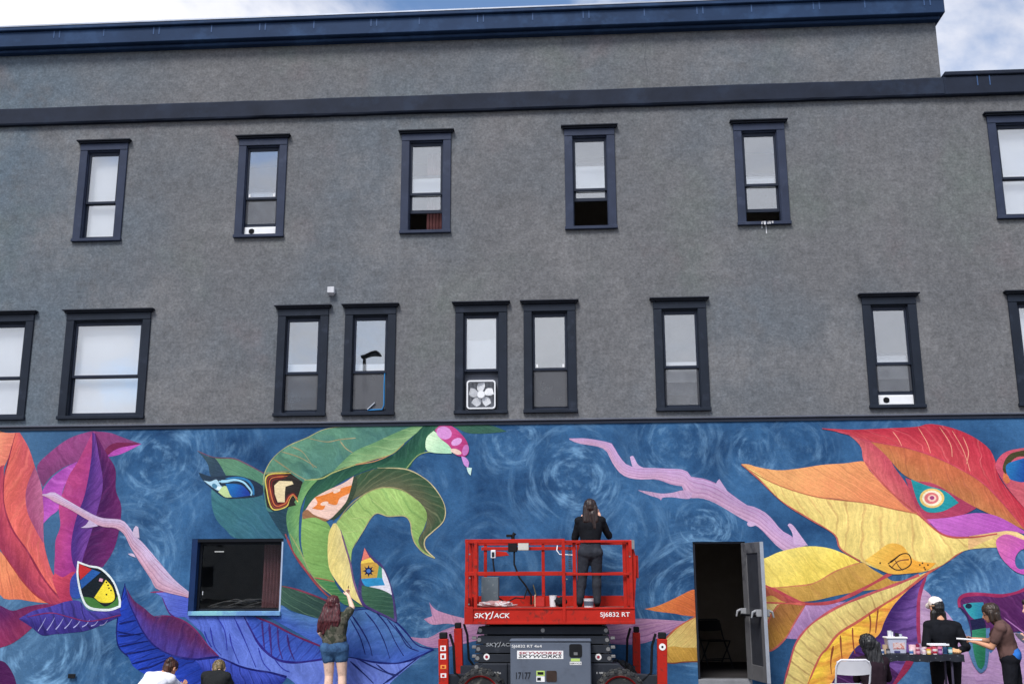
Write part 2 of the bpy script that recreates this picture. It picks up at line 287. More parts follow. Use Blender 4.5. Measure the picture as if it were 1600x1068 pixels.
# ---------------------------------------------------------------- windows
def window(x, r, w, k):
    zb, zt = ROW[r]; a, b = x - w / 2, x + w / 2; tb = .135
    mb = MB()
    mb.box(a, a + tb, -.035, .0, zb + .05, zt - .125); mb.box(b - tb, b, -.035, .0, zb + .05, zt - .125)
    mb.box(a, b, -.04, .0, zt - .125, zt)
    mb.box(a + .112, a + tb + .012, 0, .12, zb + .06, zt - .112); mb.box(b - tb - .012, b - .112, 0, .12, zb + .06, zt - .112)
    mb.box(a + tb + .012, b - tb - .012, .0, .12, zt - .15, zt - .112)
    tm = M_TRIM if r else M_TRIM2; win = mb.build('window', tm, B, bevel=.006)
    mb = MB(); mb.box(a - .03, b + .03, -.075, 0, zt, zt + .03); mb.box(a - .055, b + .055, -.105, 0, zt + .03, zt + .055); mb.build('head_cap', M_CAP, win, bevel=.006)
    mb = MB(); mb.box(a - .012, b + .012, -.06, .12, zb, zb + .055); mb.build('sill', tm, win, bevel=.006)
    ia, ib = a + tb + .012, b - tb - .012; it, ibm = zt - .15, zb + .055; mid = ibm + (it - ibm) * .405
    st = .036
    def sash(z0, z1, y, top, bot):
        m = MB(); m.box(ia, ia + st, y, y + .035, z0, z1); m.box(ib - st, ib, y, y + .035, z0, z1); m.box(ia + st, ib - st, y, y + .035, z1 - top, z1); m.box(ia + st, ib - st, y, y + .035, z0, z0 + bot)
        m.build('sash', M_SASH, win, bevel=.004)
        MB().box(ia + st - .004, ib - st + .004, y + .014, y + .02, z0 + bot - .004, z1 - top + .004).build('pane', M_GLASS, win)
    sash(mid, it, .03, .06, .045)
    lo = k['lo']; op = k.get('op', 0); span = mid - ibm
    if k.get('vent'): op = .16 if r == 1 else .17
    z0 = ibm + op * (1.0 if op > .2 else 1.0) * (span if op > .25 else 1) if op else ibm
    if lo == 'open': z0 = ibm + op * 1.0
    z1 = z0 + span + .04
    if lo != 'fan': sash(z0, min(z1, it), .068, .045, .06)
    else: sash(mid - .02, it - .02, .068, .045, .06)
    up0, up1 = mid + .045, it - .06
    y = .16
    def bl(zlo, zhi, m=M_BLIND, yy=y): MB().box(ia - .02, ib + .02, yy, yy + .006, zlo, zhi).build('blind', m, win)
    t0, t1 = k['blind']
    if t1 > t0:
        if lo == 'blind': bl(ibm, it)
        else: bl(up0 - .02 if lo != 'half' else up0 - .25, up1 - (up1 - up0) * t0)
    if k.get('slat'):
        MB().box(ia + st, ib - st, .15, .17, up0 + .02, up0 + .1).build('blind', M_BLIND, win)
    if k.get('slat') or k.get('tape'):
        for xx in (ia + st + .03, ib - st - .03): MB().box(xx - .014, xx + .014, .040, .043, up0 + .005, up0 + .06).build('paper_tape', M_WHITE, win)
    if lo == 'half': MB().box(ia - .02, ib + .02, .19, .2, z0 + (.03 if k.get('vent') else .24), mid + .02).build('curtain', mat('grey_curtain', (104, 110, 122), .9, var=.3, vs=3), win)
    if lo == 'screen' or lo == 'half':
        MB().add([(ia + .01, .052, z0 + .06), (ib - .01, .052, z0 + .06), (ib - .01, .052, mid), (ia + .01, .052, mid)], [(0, 1, 2, 3)]).build('insect_screen', M_SCREEN if lo == 'screen' else M_SCREEN2, win)
    if k.get('half'): MB().box(ia, ib, .19, .2, ibm + span * .45, mid).build('blind', M_BLIND, win)
    if k.get('curtain'):
        m = MB()
        for i in range(5):
            cx = ia + .28 + i * .055; m.lathe([(.03, ibm), (.026, ibm + .4), (.03, it - .1)], (cx, .3, 0), n=8)
        m.build('curtain', M_CURT, win, smooth=True)
    if k.get('vent'):
        m = MB(); m.box(ia + .005, ib - .005, .05, .1, ibm + .01, z0 - .003); m.box(ia + .02, ib - .02, .046, .05, ibm + .022, z0 - .02)
        m.lathe([(.0005, -.002), (.048, -.002), (.05, 0)], (ia + .13, .046, (ibm + z0) / 2), 'y', 16, 1)
        for i in range(4): m.box(ia + .085, ia + .175, .038, .045, (ibm + z0) / 2 - .03 + i * .018, (ibm + z0) / 2 - .022 + i * .018, 1)
        m.build('vent_panel', [M_WHITE, M_LEAD], win, bevel=.003)
    if k.get('cable'):
        bc = mat('blue_cable', (48, 128, 190), .4)
        m = MB(); m.tube([(ib - .03, .045, mid + .02), (ib - .035, .044, mid - .2), (ib - .03, .044, ibm + .12), (ib - .06, .044, ibm + .05), (ib - .3, .044, ibm + .04)], .011, 6)
        m.build('cable', bc, win, smooth=True)
        m = MB(); m.bar((ib - .3, .044, ibm + .05), (ib - .18, .044, ibm + .16), .05, .012); m.build('paper_tape', mat('tape_grey', (180, 186, 196), .6), win)
    if k.get('drop'):
        dm = mat('droppings', (205, 206, 210), .9); m = MB()
        for i in range(9):
            xx = x - .12 + .24 * rng.random(); l_ = .02 + .1 * rng.random() ** 2; m.box(xx, xx + .012 + .02 * rng.random(), -.064, -.0605, zb + .04 - l_ * .4, zb + .052)
        m.box(x + .02, x + .035, -.004, -.0005, zb - .14, zb - .002); m.box(x - .05, x - .03, -.004, -.0005, zb - .05, zb - .002)
        m.build('bird_dropping', dm, win)
    return win, ia, ib, ibm, mid
FANW = None
for (x, r, w, k) in WIN:
    q = window(x, r, w, k)
    if k['lo'] == 'fan': FANW = (x,) + q[1:]
# ---------------------------------------------------------------- mural
def new_paint(name, leaf):
    m = bpy.data.materials.new(name); m.use_nodes = True; t = m.node_tree; b = t.nodes['Principled BSDF']; l = t.links.new
    tc = N(t, 'ShaderNodeTexCoord'); co = tc.outputs['Object']
    def at(n, o='Color'): return N(t, 'ShaderNodeAttribute', attribute_name=n).outputs[o]
    def mth(op, a, c=None, cl=False):
        n = N(t, 'ShaderNodeMath', operation=op, use_clamp=cl)
        for i, v in enumerate((a, c)):
            if v is None: continue
            if isinstance(v, (int, float)): n.inputs[i].default_value = v
            else: l(v, n.inputs[i])
        return n.outputs[0]
    def nz(s, d=4, vec=co, r=.6):
        n = N(t, 'ShaderNodeTexNoise', i={'Scale': s, 'Detail': d, 'Roughness': r}); l(vec, n.inputs['Vector']); return n.outputs[0]
    def mixc(f, a, c):
        x = N(t, 'ShaderNodeMix', data_type='RGBA'); l(f, x.inputs['Factor']); l(a, x.inputs[6]); l(c, x.inputs[7]); return x.outputs[2]
    if leaf:
        sp = N(t, 'ShaderNodeSeparateXYZ'); l(tc.outputs['UV'], sp.inputs[0]); u, v = sp.outputs[0], sp.outputs[1]
        pp = N(t, 'ShaderNodeSeparateXYZ'); l(at('pv', 'Vector'), pp.inputs[0]); fr, sk, wd = pp.outputs; stg = at('ps', 'Fac')
        n1 = nz(2.2, 5); vf = mth('ADD', v, mth('MULTIPLY', mth('SUBTRACT', n1, .5), .9))
        mr = N(t, 'ShaderNodeMapRange', interpolation_type='SMOOTHSTEP', i={'From Min': .05, 'From Max': .95}); l(vf, mr.inputs['Value'])
        c = mixc(mr.outputs[0], at('c0'), at('c1'))
        tt = mth('ADD', mth('ADD', mth('MULTIPLY', u, fr), mth('MULTIPLY', v, sk)), mth('MULTIPLY', mth('SUBTRACT', nz(1.6, 3), .5), 1.6))
        tri = mth('MULTIPLY', mth('ABSOLUTE', mth('SUBTRACT', mth('FRACT', tt), .5)), 2.0)
        wv = mth('MULTIPLY', wd, mth('ADD', .45, mth('MULTIPLY', nz(3.1, 2), 1.2)))
        mk = N(t, 'ShaderNodeMapRange', interpolation_type='SMOOTHSTEP', i={'To Min': 1, 'To Max': 0}); l(tri, mk.inputs['Value']); l(wv, mk.inputs['From Max']); l(mth('MULTIPLY', wv, .25), mk.inputs['From Min'])
        fm = mth('MULTIPLY', mth('MULTIPLY', mk.outputs[0], mth('MULTIPLY', stg, .95)), mth('MULTIPLY', mth('SUBTRACT', nz(2.6, 4), .22), 1.9, True), True)
        c = mixc(fm, c, at('c2'))
        cb = N(t, 'ShaderNodeCombineXYZ'); l(mth('MULTIPLY', tt, 5.0), cb.inputs[0]); l(mth('MULTIPLY', v, 1.6), cb.inputs[1])
        br = nz(1.0, 4, cb.outputs[0], .7)
    else:
        c = at('c0'); br = nz(5, 4)
    hl = N(t, 'ShaderNodeMapRange', interpolation_type='SMOOTHSTEP', i={'From Min': .42, 'From Max': .85, 'To Max': .16}); l(br, hl.inputs['Value'])
    hx = N(t, 'ShaderNodeMix', data_type='RGBA'); l(hl.outputs[0], hx.inputs['Factor']); l(c, hx.inputs[6]); hv = N(t, 'ShaderNodeVectorMath', operation='MULTIPLY_ADD'); l(c, hv.inputs[0]); hv.inputs[1].default_value = (1.5, 1.5, 1.5); hv.inputs[2].default_value = (.12, .12, .12); l(hv.outputs[0], hx.inputs[7]); c = hx.outputs[2]
    mr2 = N(t, 'ShaderNodeMapRange', i={'From Min': .25, 'From Max': .75, 'To Min': .78, 'To Max': 1.24}); l(br, mr2.inputs['Value'])
    mr3 = N(t, 'ShaderNodeMapRange', i={'From Min': .3, 'From Max': .7, 'To Min': .9, 'To Max': 1.1}); l(nz(22, 4, co, .7), mr3.inputs['Value'])
    vm = N(t, 'ShaderNodeVectorMath', operation='SCALE'); mr4 = N(t, 'ShaderNodeMapRange', i={'From Min': .3, 'From Max': .7, 'To Min': .82, 'To Max': 1.18}); l(nz(1.5, 5, co, .65), mr4.inputs['Value'])
    l(c, vm.inputs[0]); l(mth('MULTIPLY', mth('MULTIPLY', mr2.outputs[0], mr3.outputs[0]), mr4.outputs[0]), vm.inputs['Scale'])
    l(vm.outputs[0], b.inputs['Base Color']); b.inputs['Roughness'].default_value = .7; b.inputs['Specular IOR Level'].default_value = .1
    bump(t, b, 38, .5, .01, co, 5)
    return m
M_LEAF = new_paint('mural_leaf_paint', True); M_FLAT = new_paint('mural_flat_paint', False)
SWIRL=((-0.03,3.14,1.3,2.6,0.9),(-1.04,3.71,0.8,3,0.6),(1.59,3.67,1,2.6,0.7),(2.78,3.46,0.7,3.2,0.6),(1.88,2.38,0.75,4,0.8),(1.74,1.27,1.3,3.6,1),(-2.45,1.28,1,3.2,0.6),(-2.68,3.01,1,3,0.35),(-7.29,1.84,1.2,2.6,0.9),(-6.78,3.46,1.2,2.4,0.8),(-8.52,0.56,1.4,2.6,1),(-7.05,0.18,1.1,3,0.7),(5.51,1.36,1.1,3,1.2),(6.29,1.59,0.9,3,0.7),(4.96,3.73,0.9,3,0.4),(-6.72,2.64,0.8,3.5,0.6),(-2.64,0.85,0.7,4,0.7),(-1.45,1.81,1.3,2.5,0.3),(0.55,2.29,1.2,2.6,0.5),(3.48,3.65,0.8,3.4,0.5),(-8.89,1.05,0.8,3,0.7),(4.94,0.2,1,2.6,0.8),(-8.66,2.96,0.6,3.6,0.6),(-5.84,3.76,1,3,0.4))
MURAL=(
('c',),
('p','painted_leaf',((-7.989,3.96),(-8.334,3.85),(-8.632,3.629),(-8.83,3.408),(-8.765,3.185),(-8.699,3.056),(-8.592,3.218),(-8.395,3.369),(-8.157,3.47),(-7.885,3.587),(-7.696,3.636),(-7.474,3.719),(-7.106,3.746),(-7.341,3.821),(-7.632,3.928),(-7.847,3.955)),(122,55,110),(150,60,125),(95,35,85),5,20,0.3,0.4,1),
('p','painted_leaf',((-7.73,3.626),(-7.65,3.721),(-7.513,3.771),(-7.231,3.761),(-7.106,3.746),(-7.367,3.701),(-7.505,3.668),(-7.665,3.567)),(118,28,75),(118,28,75),(118,28,75),8,70,0.25,0,1),
('p','painted_leaf',((-7.677,3.543),(-7.572,3.635),(-7.436,3.691),(-7.106,3.746),(-7.292,3.649),(-7.462,3.575),(-7.617,3.543)),(198,78,188),(170,60,165),(198,78,188),8,70,0.25,0,1),
('p','painted_leaf',((-8.157,3.47),(-8.393,3.352),(-8.604,3.167),(-8.713,2.947),(-8.668,2.677),(-8.64,2.469),(-8.53,2.592),(-8.401,2.709),(-8.36,3.012),(-8.274,3.215)),(188,76,185),(160,60,165),(215,110,210),4,60,0.3,0.4,1),
('p','painted_leaf',((-7.952,3.939),(-7.932,3.519),(-7.968,2.941),(-8.092,2.572),(-8.141,2.173),(-8.086,1.876),(-7.993,1.696),(-8.123,1.615),(-8.254,1.534),(-8.368,1.648),(-8.393,1.977),(-8.405,2.208),(-8.348,2.44),(-8.405,2.742),(-8.357,2.978),(-8.277,3.249),(-8.15,3.47)),(158,42,135),(180,55,120),(125,30,110),4,75,0.3,0.35,1),
('s','painted_leaf',((-7.953,3.953),(-7.932,3.519),(-7.986,2.941),(-8.092,2.572),(-8.141,2.173),(-8.096,1.876),(-8.002,1.719)),((-7.897,3.914),(-7.815,3.586),(-7.7,3.074),(-7.789,2.503),(-7.864,2.172),(-7.915,1.974),(-7.949,1.778)),(70,38,125),(110,55,150),(52,22,100),9,1.2,0.35,0.5),
('s','painted_leaf',((-7.908,3.925),(-7.815,3.586),(-7.7,3.074),(-7.789,2.503),(-7.864,2.172),(-7.915,1.974),(-7.949,1.778)),((-7.898,3.932),(-7.674,3.584),(-7.513,3.343),(-7.477,3.004),(-7.364,2.734),(-7.369,2.367),(-7.438,2.038),(-7.588,1.783)),(72,22,88),(100,28,95),(120,40,115),7,1,0.3,0.5),
('p','painted_leaf',((-9.312,2.047),(-9.155,1.881),(-8.915,1.585),(-8.725,1.422),(-8.396,1.226),(-8.603,1.243),(-8.883,1.286),(-9.237,1.364)),(232,112,72),(240,135,85),(190,70,60),5,15,0.2,0.7,1),
('p','painted_leaf',((-9.637,4.023),(-9.433,3.958),(-9.243,3.955),(-9.281,3.706),(-9.376,3.431),(-9.448,3.277),(-9.545,3.193)),(228,115,92),(235,140,100),(200,85,75),5,80,0.25,0.5,1),
('s','painted_leaf',((-9.461,3.397),(-9.464,2.784),(-9.362,2.18),(-9.076,1.799),(-8.725,1.422),(-8.396,1.226),(-8.15,1.168)),((-9.393,3.431),(-9.367,3.089),(-9.319,2.749),(-9.138,2.379),(-8.859,2.045),(-8.575,1.649),(-8.104,1.226)),(165,48,80),(200,65,85),(135,35,75),6,1.1,0.3,0.4),
('s','painted_leaf',((-9.254,3.955),(-9.319,3.568),(-9.374,3.157),(-9.312,2.749),(-9.138,2.379),(-8.859,2.045),(-8.575,1.649),(-8.305,1.356),(-8.085,1.21)),((-9.182,3.955),(-9.006,3.703),(-8.867,3.391),(-8.726,3.049),(-8.65,2.677),(-8.621,2.309),(-8.532,1.977),(-8.358,1.616),(-8.038,1.258)),(228,92,82),(212,80,88),(240,120,95),7,1.4,0.3,0.5),
('s','painted_leaf',((-8.874,3.391),(-8.977,3.017),(-8.924,2.679),(-8.753,2.376),(-8.611,2.176)),((-8.864,3.391),(-8.73,3.083),(-8.661,2.744),(-8.631,2.442),(-8.596,2.169)),(165,72,115),(180,88,130),(140,50,100),4,1,0.3,0.3),
('r','painted_line',((-9.253,3.948),(-9.319,3.568),(-9.371,3.157),(-9.312,2.749),(-9.138,2.379),(-8.859,2.045),(-8.575,1.649),(-8.305,1.356),(-8.121,1.226)),0.02,0.04,(150,40,70)),
('r','painted_line',((-9.337,2.114),(-9.075,1.789),(-8.724,1.415),(-8.395,1.22),(-8.151,1.178)),0.02,0.03,(170,45,60)),
('p','painted_leaf',((-8.366,1.697),(-8.228,1.632),(-8.081,1.713),(-7.986,1.696),(-8.087,1.517),(-8.075,1.355),(-8.021,1.251),(-8.149,1.155),(-8.268,1.323),(-8.398,1.6)),(178,42,82),(205,60,85),(178,42,82),8,70,0.25,0,1),
('p','painted_leaf',((-9.219,1.196),(-9.003,1.115),(-8.769,1.179),(-8.498,1.217),(-8.153,1.203),(-8.35,1.113),(-8.754,1.034),(-8.634,0.873),(-8.791,0.729),(-8.982,0.602),(-9.247,0.522),(-9.322,1.196)),(140,38,85),(85,24,90),(110,30,90),5,30,0.3,0.5,1),
('p','painted_leaf',((-9.232,0.367),(-9.04,0.329),(-8.873,0.127),(-8.786,-0.111),(-9.173,-0.16)),(75,20,80),(75,20,80),(75,20,80),8,70,0.25,0,1),
('s','painted_leaf',((-8.88,0.995),(-8.659,1.114),(-8.391,1.178),(-8.124,1.258),(-7.919,1.258),(-7.734,1.106),(-7.261,1.153)),((-8.879,0.982),(-8.668,0.863),(-8.484,0.739),(-8.281,0.755),(-8.011,0.777),(-7.709,0.825),(-7.224,1.032)),(70,60,165),(48,38,125),(20,18,75),9,-1.2,0.35,0.8),
('r','painted_line',((-8.443,1.017),(-8.494,0.905),(-8.552,0.803)),0.006,0.02,(150,150,205)),
('r','painted_line',((-8.299,1.011),(-8.35,0.905),(-8.41,0.815)),0.006,0.02,(150,150,205)),
('r','painted_line',((-8.155,1.004),(-8.207,0.905),(-8.268,0.828)),0.006,0.02,(150,150,205)),
('r','painted_line',((-8.011,0.997),(-8.063,0.905),(-8.126,0.841)),0.006,0.02,(150,150,205)),
('r','painted_line',((-7.867,0.991),(-7.92,0.905),(-7.984,0.853)),0.006,0.02,(150,150,205)),
('r','painted_line',((-7.723,0.984),(-7.777,0.904),(-7.842,0.866)),0.006,0.02,(150,150,205)),
('r','painted_line',((-7.58,0.978),(-7.634,0.904),(-7.7,0.879)),0.006,0.02,(150,150,205)),
('r','painted_line',((-7.436,0.971),(-7.492,0.904),(-7.559,0.891)),0.006,0.02,(150,150,205)),
('p','painted_leaf',((-8.022,1.712),(-8.089,1.615),(-8.101,1.485),(-8.073,1.339),(-7.974,1.297),(-7.907,1.316),(-7.97,1.517)),(36,82,178),(50,70,170),(36,82,178),8,70,0.25,0,1),
('r','painted_line',((-8.752,1.018),(-8.381,1.081),(-8.067,1.017),(-7.72,0.952),(-7.236,1.048)),0.02,0.02,(125,35,95)),
('p','painted_eye',((-8.01,1.883),(-7.815,1.816),(-7.604,1.77),(-7.381,1.564),(-7.252,1.288),(-7.242,1.166),(-7.427,1.106),(-7.754,1.138),(-7.9,1.316),(-8.003,1.647)),(215,225,225),(215,225,225),(215,225,225),8,70,0.25,0,1),
('p','painted_eye',((-7.983,1.843),(-7.795,1.783),(-7.619,1.743),(-7.403,1.547),(-7.29,1.288),(-7.278,1.192),(-7.437,1.144),(-7.74,1.174),(-7.87,1.329),(-7.972,1.647)),(18,30,38),(18,30,38),(18,30,38),8,70,0.25,0,1),
('p','painted_eye',((-7.979,1.837),(-7.764,1.751),(-7.935,1.588),(-7.981,1.712)),(205,38,42),(205,38,42),(205,38,42),8,70,0.25,0,0),
('p','painted_eye',((-7.757,1.751),(-7.616,1.704),(-7.908,1.445),(-7.941,1.575)),(28,88,170),(28,88,170),(28,88,170),8,70,0.25,0,0),
('p','painted_eye',((-7.87,1.329),(-7.683,1.296),(-7.502,1.176),(-7.355,1.256),(-7.305,1.353),(-7.278,1.192),(-7.437,1.144),(-7.74,1.174)),(58,120,50),(58,120,50),(58,120,50),8,70,0.25,0,1),
('p','painted_eye',((-7.52,1.587),(-7.408,1.476),(-7.35,1.314),(-7.412,1.24),(-7.575,1.241),(-7.684,1.315),(-7.609,1.435)),(240,215,30),(240,215,30),(240,215,30),8,70,0.25,0,1),
('p','painted_eye',((-7.621,1.613),(-7.565,1.6),(-7.575,1.554),(-7.631,1.568)),(225,160,190),(225,160,190),(225,160,190),8,70,0.25,0,0),
('p','painted_spot',((-7.492,1.548),(-7.493,1.542),(-7.497,1.538),(-7.502,1.535),(-7.508,1.535),(-7.514,1.538),(-7.518,1.542),(-7.52,1.548),(-7.519,1.553),(-7.516,1.558),(-7.51,1.56),(-7.504,1.56),(-7.498,1.558),(-7.494,1.553)),(30,30,20),(30,30,20),(30,30,20),8,70,0.25,0,1),
('p','painted_spot',((-7.461,1.502),(-7.462,1.497),(-7.465,1.492),(-7.471,1.49),(-7.477,1.49),(-7.483,1.492),(-7.487,1.497),(-7.489,1.502),(-7.488,1.508),(-7.484,1.512),(-7.479,1.515),(-7.473,1.515),(-7.467,1.512),(-7.463,1.508)),(30,30,20),(30,30,20),(30,30,20),8,70,0.25,0,1),
('p','painted_spot',((-7.444,1.457),(-7.444,1.451),(-7.448,1.447),(-7.453,1.444),(-7.459,1.444),(-7.465,1.447),(-7.469,1.451),(-7.471,1.457),(-7.47,1.462),(-7.467,1.467),(-7.461,1.469),(-7.455,1.469),(-7.45,1.467),(-7.445,1.462)),(30,30,20),(30,30,20),(30,30,20),8,70,0.25,0,1),
('p','painted_spot',((-7.407,1.424),(-7.408,1.419),(-7.411,1.414),(-7.416,1.412),(-7.422,1.412),(-7.428,1.414),(-7.432,1.419),(-7.434,1.424),(-7.433,1.43),(-7.43,1.435),(-7.424,1.437),(-7.418,1.437),(-7.413,1.434),(-7.409,1.43)),(30,30,20),(30,30,20),(30,30,20),8,70,0.25,0,1),
('p','painted_spot',((-7.476,1.36),(-7.477,1.354),(-7.481,1.35),(-7.486,1.347),(-7.492,1.347),(-7.498,1.35),(-7.502,1.354),(-7.504,1.36),(-7.503,1.366),(-7.499,1.37),(-7.494,1.373),(-7.488,1.373),(-7.482,1.37),(-7.478,1.366)),(30,30,20),(30,30,20),(30,30,20),8,70,0.25,0,1),
('s','painted_branch',((-8.7,2.942),(-8.593,2.954),(-8.51,2.978),(-8.275,2.852),(-7.969,2.686),(-7.682,2.561),(-7.361,2.53),(-7.227,2.436),(-7.086,2.265),(-6.951,2.151),(-6.679,1.87),(-6.409,1.591),(-6.138,1.385)),((-8.698,2.926),(-8.587,2.884),(-8.486,2.821),(-8.227,2.708),(-7.89,2.522),(-7.648,2.418),(-7.435,2.396),(-7.278,2.294),(-7.157,2.092),(-6.992,1.863),(-6.783,1.592),(-6.655,1.433),(-6.133,1.306)),(196,172,208),(200,150,172),(150,100,140),3,4.5,0.4,0.95),
('p','painted_branch',((-7.87,2.53),(-7.926,2.448),(-8.003,2.404),(-7.88,2.403),(-7.713,2.431)),(192,170,205),(192,170,205),(192,170,205),8,70,0.25,0,1),
('p','painted_branch',((-7.129,2.273),(-7.129,2.374),(-7.099,2.427),(-7.055,2.402),(-7.021,2.232)),(198,176,205),(198,176,205),(198,176,205),8,70,0.25,0,1),
('p','painted_branch',((-7.107,1.991),(-7.191,1.992),(-7.146,1.96),(-7.06,1.931)),(198,176,205),(198,176,205),(198,176,205),8,70,0.25,0,1),
('c',),
('p','painted_leaf',((-5.075,1.265),(-4.693,1.483),(-4.474,1.44),(-4.209,1.356),(-3.946,1.252),(-3.769,1.128),(-3.68,1.045),(-3.849,0.953),(-4.087,0.994),(-4.305,1.046),(-4.503,1.108),(-4.68,1.191),(-4.938,1.13)),(38,66,62),(50,85,70),(88,125,95),5,60,0.12,0.7,1),
('s','painted_leaf',((-4.658,1.191),(-4.502,1.088),(-4.305,1.046),(-4.087,0.984),(-3.849,0.963),(-3.553,1.107),(-3.274,1.131),(-3.057,1.044),(-2.863,0.942),(-2.689,0.779),(-2.516,0.596),(-2.261,0.53)),((-4.934,1.047),(-4.402,0.779),(-4.028,0.576),(-3.832,0.474),(-3.552,0.414),(-3.189,0.344),(-2.892,0.324),(-2.723,0.345),(-2.555,0.395),(-2.471,0.435),(-2.387,0.476),(-2.25,0.524)),(66,112,176),(52,90,186),(44,66,146),5,1.2,0.35,0.4),
('s','painted_leaf',((-5.256,1.024),(-5.145,0.841),(-4.979,0.591),(-4.727,0.392),(-4.423,0.335),(-4.124,0.364),(-3.965,0.411)),((-5.226,1.034),(-5.062,1.009),(-4.814,0.922),(-4.575,0.802),(-4.338,0.697),(-4.134,0.63),(-3.946,0.43)),(52,86,200),(44,76,176),(40,30,120),10,-0.6,0.22,0.8),
('p','painted_leaf',((-6.218,1.025),(-5.778,1.039),(-5.257,1.034),(-5.145,0.841),(-4.979,0.591),(-4.727,0.392),(-4.474,0.344),(-4.123,0.354),(-3.555,0.402),(-3.185,0.346),(-2.897,0.318),(-2.512,0.394),(-2.316,0.526),(-2.629,0.281),(-2.92,0.037),(-3.015,-0.14),(-4.203,-0.144),(-4.41,0.034),(-4.544,0.118),(-4.798,0.183),(-5.265,0.268),(-5.617,0.41),(-5.79,0.581),(-5.883,0.754),(-6.045,0.889)),(98,124,220),(76,102,204),(48,66,166),9,20,0.3,0.5,1),
('s','painted_leaf',((-7.202,1.541),(-7.254,1.223),(-7.282,0.967),(-7.275,0.73),(-7.218,0.549),(-7.063,0.42),(-6.975,0.28),(-6.823,0.182),(-6.586,0.076),(-6.365,-0.092),(-6.208,-0.162)),((-7.201,1.531),(-7.143,1.297),(-7.006,1.04),(-6.851,0.785),(-6.662,0.586),(-6.404,0.46),(-6.131,0.389),(-5.997,0.371),(-5.915,0.282),(-5.831,0.157),(-5.716,-0.16)),(26,62,190),(22,52,160),(10,22,95),13,0.8,0.18,0.9),
('s','painted_leaf',((-5.997,0.371),(-5.808,0.398),(-5.619,0.416),(-5.444,0.345),(-5.269,0.274),(-5.04,0.221),(-4.793,0.186),(-4.536,0.12)),((-5.936,0.317),(-5.831,0.157),(-5.669,-0.002),(-5.454,-0.124),(-5.153,-0.132),(-4.872,-0.105),(-4.633,0.001),(-4.532,0.112)),(52,74,190),(30,48,150),(14,20,90),11,-1,0.2,0.9),
('s','painted_leaf',((-7.194,1.491),(-7.045,1.278),(-6.86,1.149),(-6.676,1.021),(-6.444,1.024),(-6.208,0.948),(-6.006,0.802),(-5.801,0.586),(-5.619,0.425)),((-7.184,1.481),(-7.099,1.223),(-6.916,0.875),(-6.682,0.586),(-6.404,0.46),(-6.248,0.415),(-6.074,0.389),(-5.865,0.389),(-5.615,0.414)),(92,34,88),(68,52,150),(50,22,92),9,-0.5,0.35,0.75),
('p','painted_leaf',((-6.724,1.402),(-6.549,1.4),(-6.354,1.381),(-6.171,1.313),(-6.156,1.185),(-6.143,1.02),(-6.289,1.011),(-6.367,1.021),(-6.448,1.072),(-6.524,1.194),(-6.581,1.305)),(72,92,205),(95,115,220),(40,50,160),6,75,0.2,0.7,1),
('r','painted_line',((-6.781,1.392),(-6.549,1.4),(-6.354,1.381),(-6.171,1.309)),0.03,0.02,(150,55,105)),
('r','painted_line',((-6.581,1.314),(-6.524,1.194),(-6.448,1.072),(-6.367,1.017)),0.02,0.02,(90,40,130)),
('r','painted_line',((-7.211,1.528),(-7.132,1.278),(-6.995,1.021),(-6.841,0.776),(-6.652,0.58),(-6.404,0.456),(-6.131,0.389),(-5.864,0.385),(-5.619,0.416)),0.02,0.03,(28,30,120)),
('r','painted_line',((-6.676,1.026),(-6.445,1.028),(-6.208,0.951),(-6.006,0.806),(-5.801,0.586),(-5.619,0.421)),0.02,0.025,(120,35,95)),
('r','painted_line',((-7.202,1.537),(-7.254,1.223),(-7.282,0.967),(-7.275,0.73),(-7.218,0.549),(-7.063,0.42)),0.02,0.02,(16,30,110)),
('r','painted_line',((-5.619,0.416),(-5.444,0.345),(-5.269,0.274),(-5.04,0.221),(-4.793,0.186),(-4.536,0.12)),0.035,0.03,(18,24,110)),
('r','painted_line',((-5.997,0.371),(-5.808,0.398),(-5.619,0.416)),0.035,0.03,(18,24,110)),
('r','painted_line',((-5.256,1.024),(-5.145,0.841),(-4.979,0.591),(-4.727,0.392),(-4.443,0.335),(-4.124,0.364),(-3.825,0.412)),0.04,0.03,(40,32,130)),
('r','painted_line',((-5.062,1.009),(-4.814,0.922),(-4.575,0.802),(-4.338,0.697),(-4.032,0.582)),0.035,0.03,(105,30,85)),
('r','painted_line',((-3.552,0.414),(-3.189,0.344),(-2.892,0.324),(-2.723,0.345),(-2.555,0.395),(-2.261,0.53)),0.03,0.03,(20,34,120)),
('r','painted_line',((-3.553,1.107),(-3.274,1.131),(-3.057,1.044),(-2.863,0.942),(-2.689,0.779),(-2.516,0.596),(-2.261,0.53)),0.02,0.03,(26,34,120)),
('r','painted_line',((-4.693,1.483),(-4.474,1.44),(-4.209,1.356),(-3.946,1.252),(-3.769,1.138)),0.025,0.03,(120,45,70)),
('r','painted_line',((-3.551,1.045),(-3.372,0.799),(-3.259,0.596),(-3.212,0.435)),0.028,0.014,(22,36,112)),
('r','painted_line',((-3.337,1.086),(-3.16,0.881),(-3.026,0.637),(-2.936,0.395)),0.028,0.014,(22,36,112)),
('r','painted_line',((-3.187,1.106),(-2.989,0.881),(-2.856,0.637),(-2.725,0.435)),0.028,0.014,(22,36,112)),
('r','painted_line',((-3.57,0.984),(-3.412,0.718),(-3.319,0.455)),0.028,0.014,(22,36,112)),
('r','painted_line',((-2.992,0.983),(-2.795,0.759),(-2.664,0.576),(-2.493,0.506)),0.028,0.014,(22,36,112)),
('r','painted_line',((-2.883,0.901),(-2.708,0.677),(-2.6,0.556)),0.028,0.014,(22,36,112)),
('r','painted_line',((-3.445,0.394),(-3.101,0.234),(-2.867,0.144)),0.028,0.014,(22,36,112)),
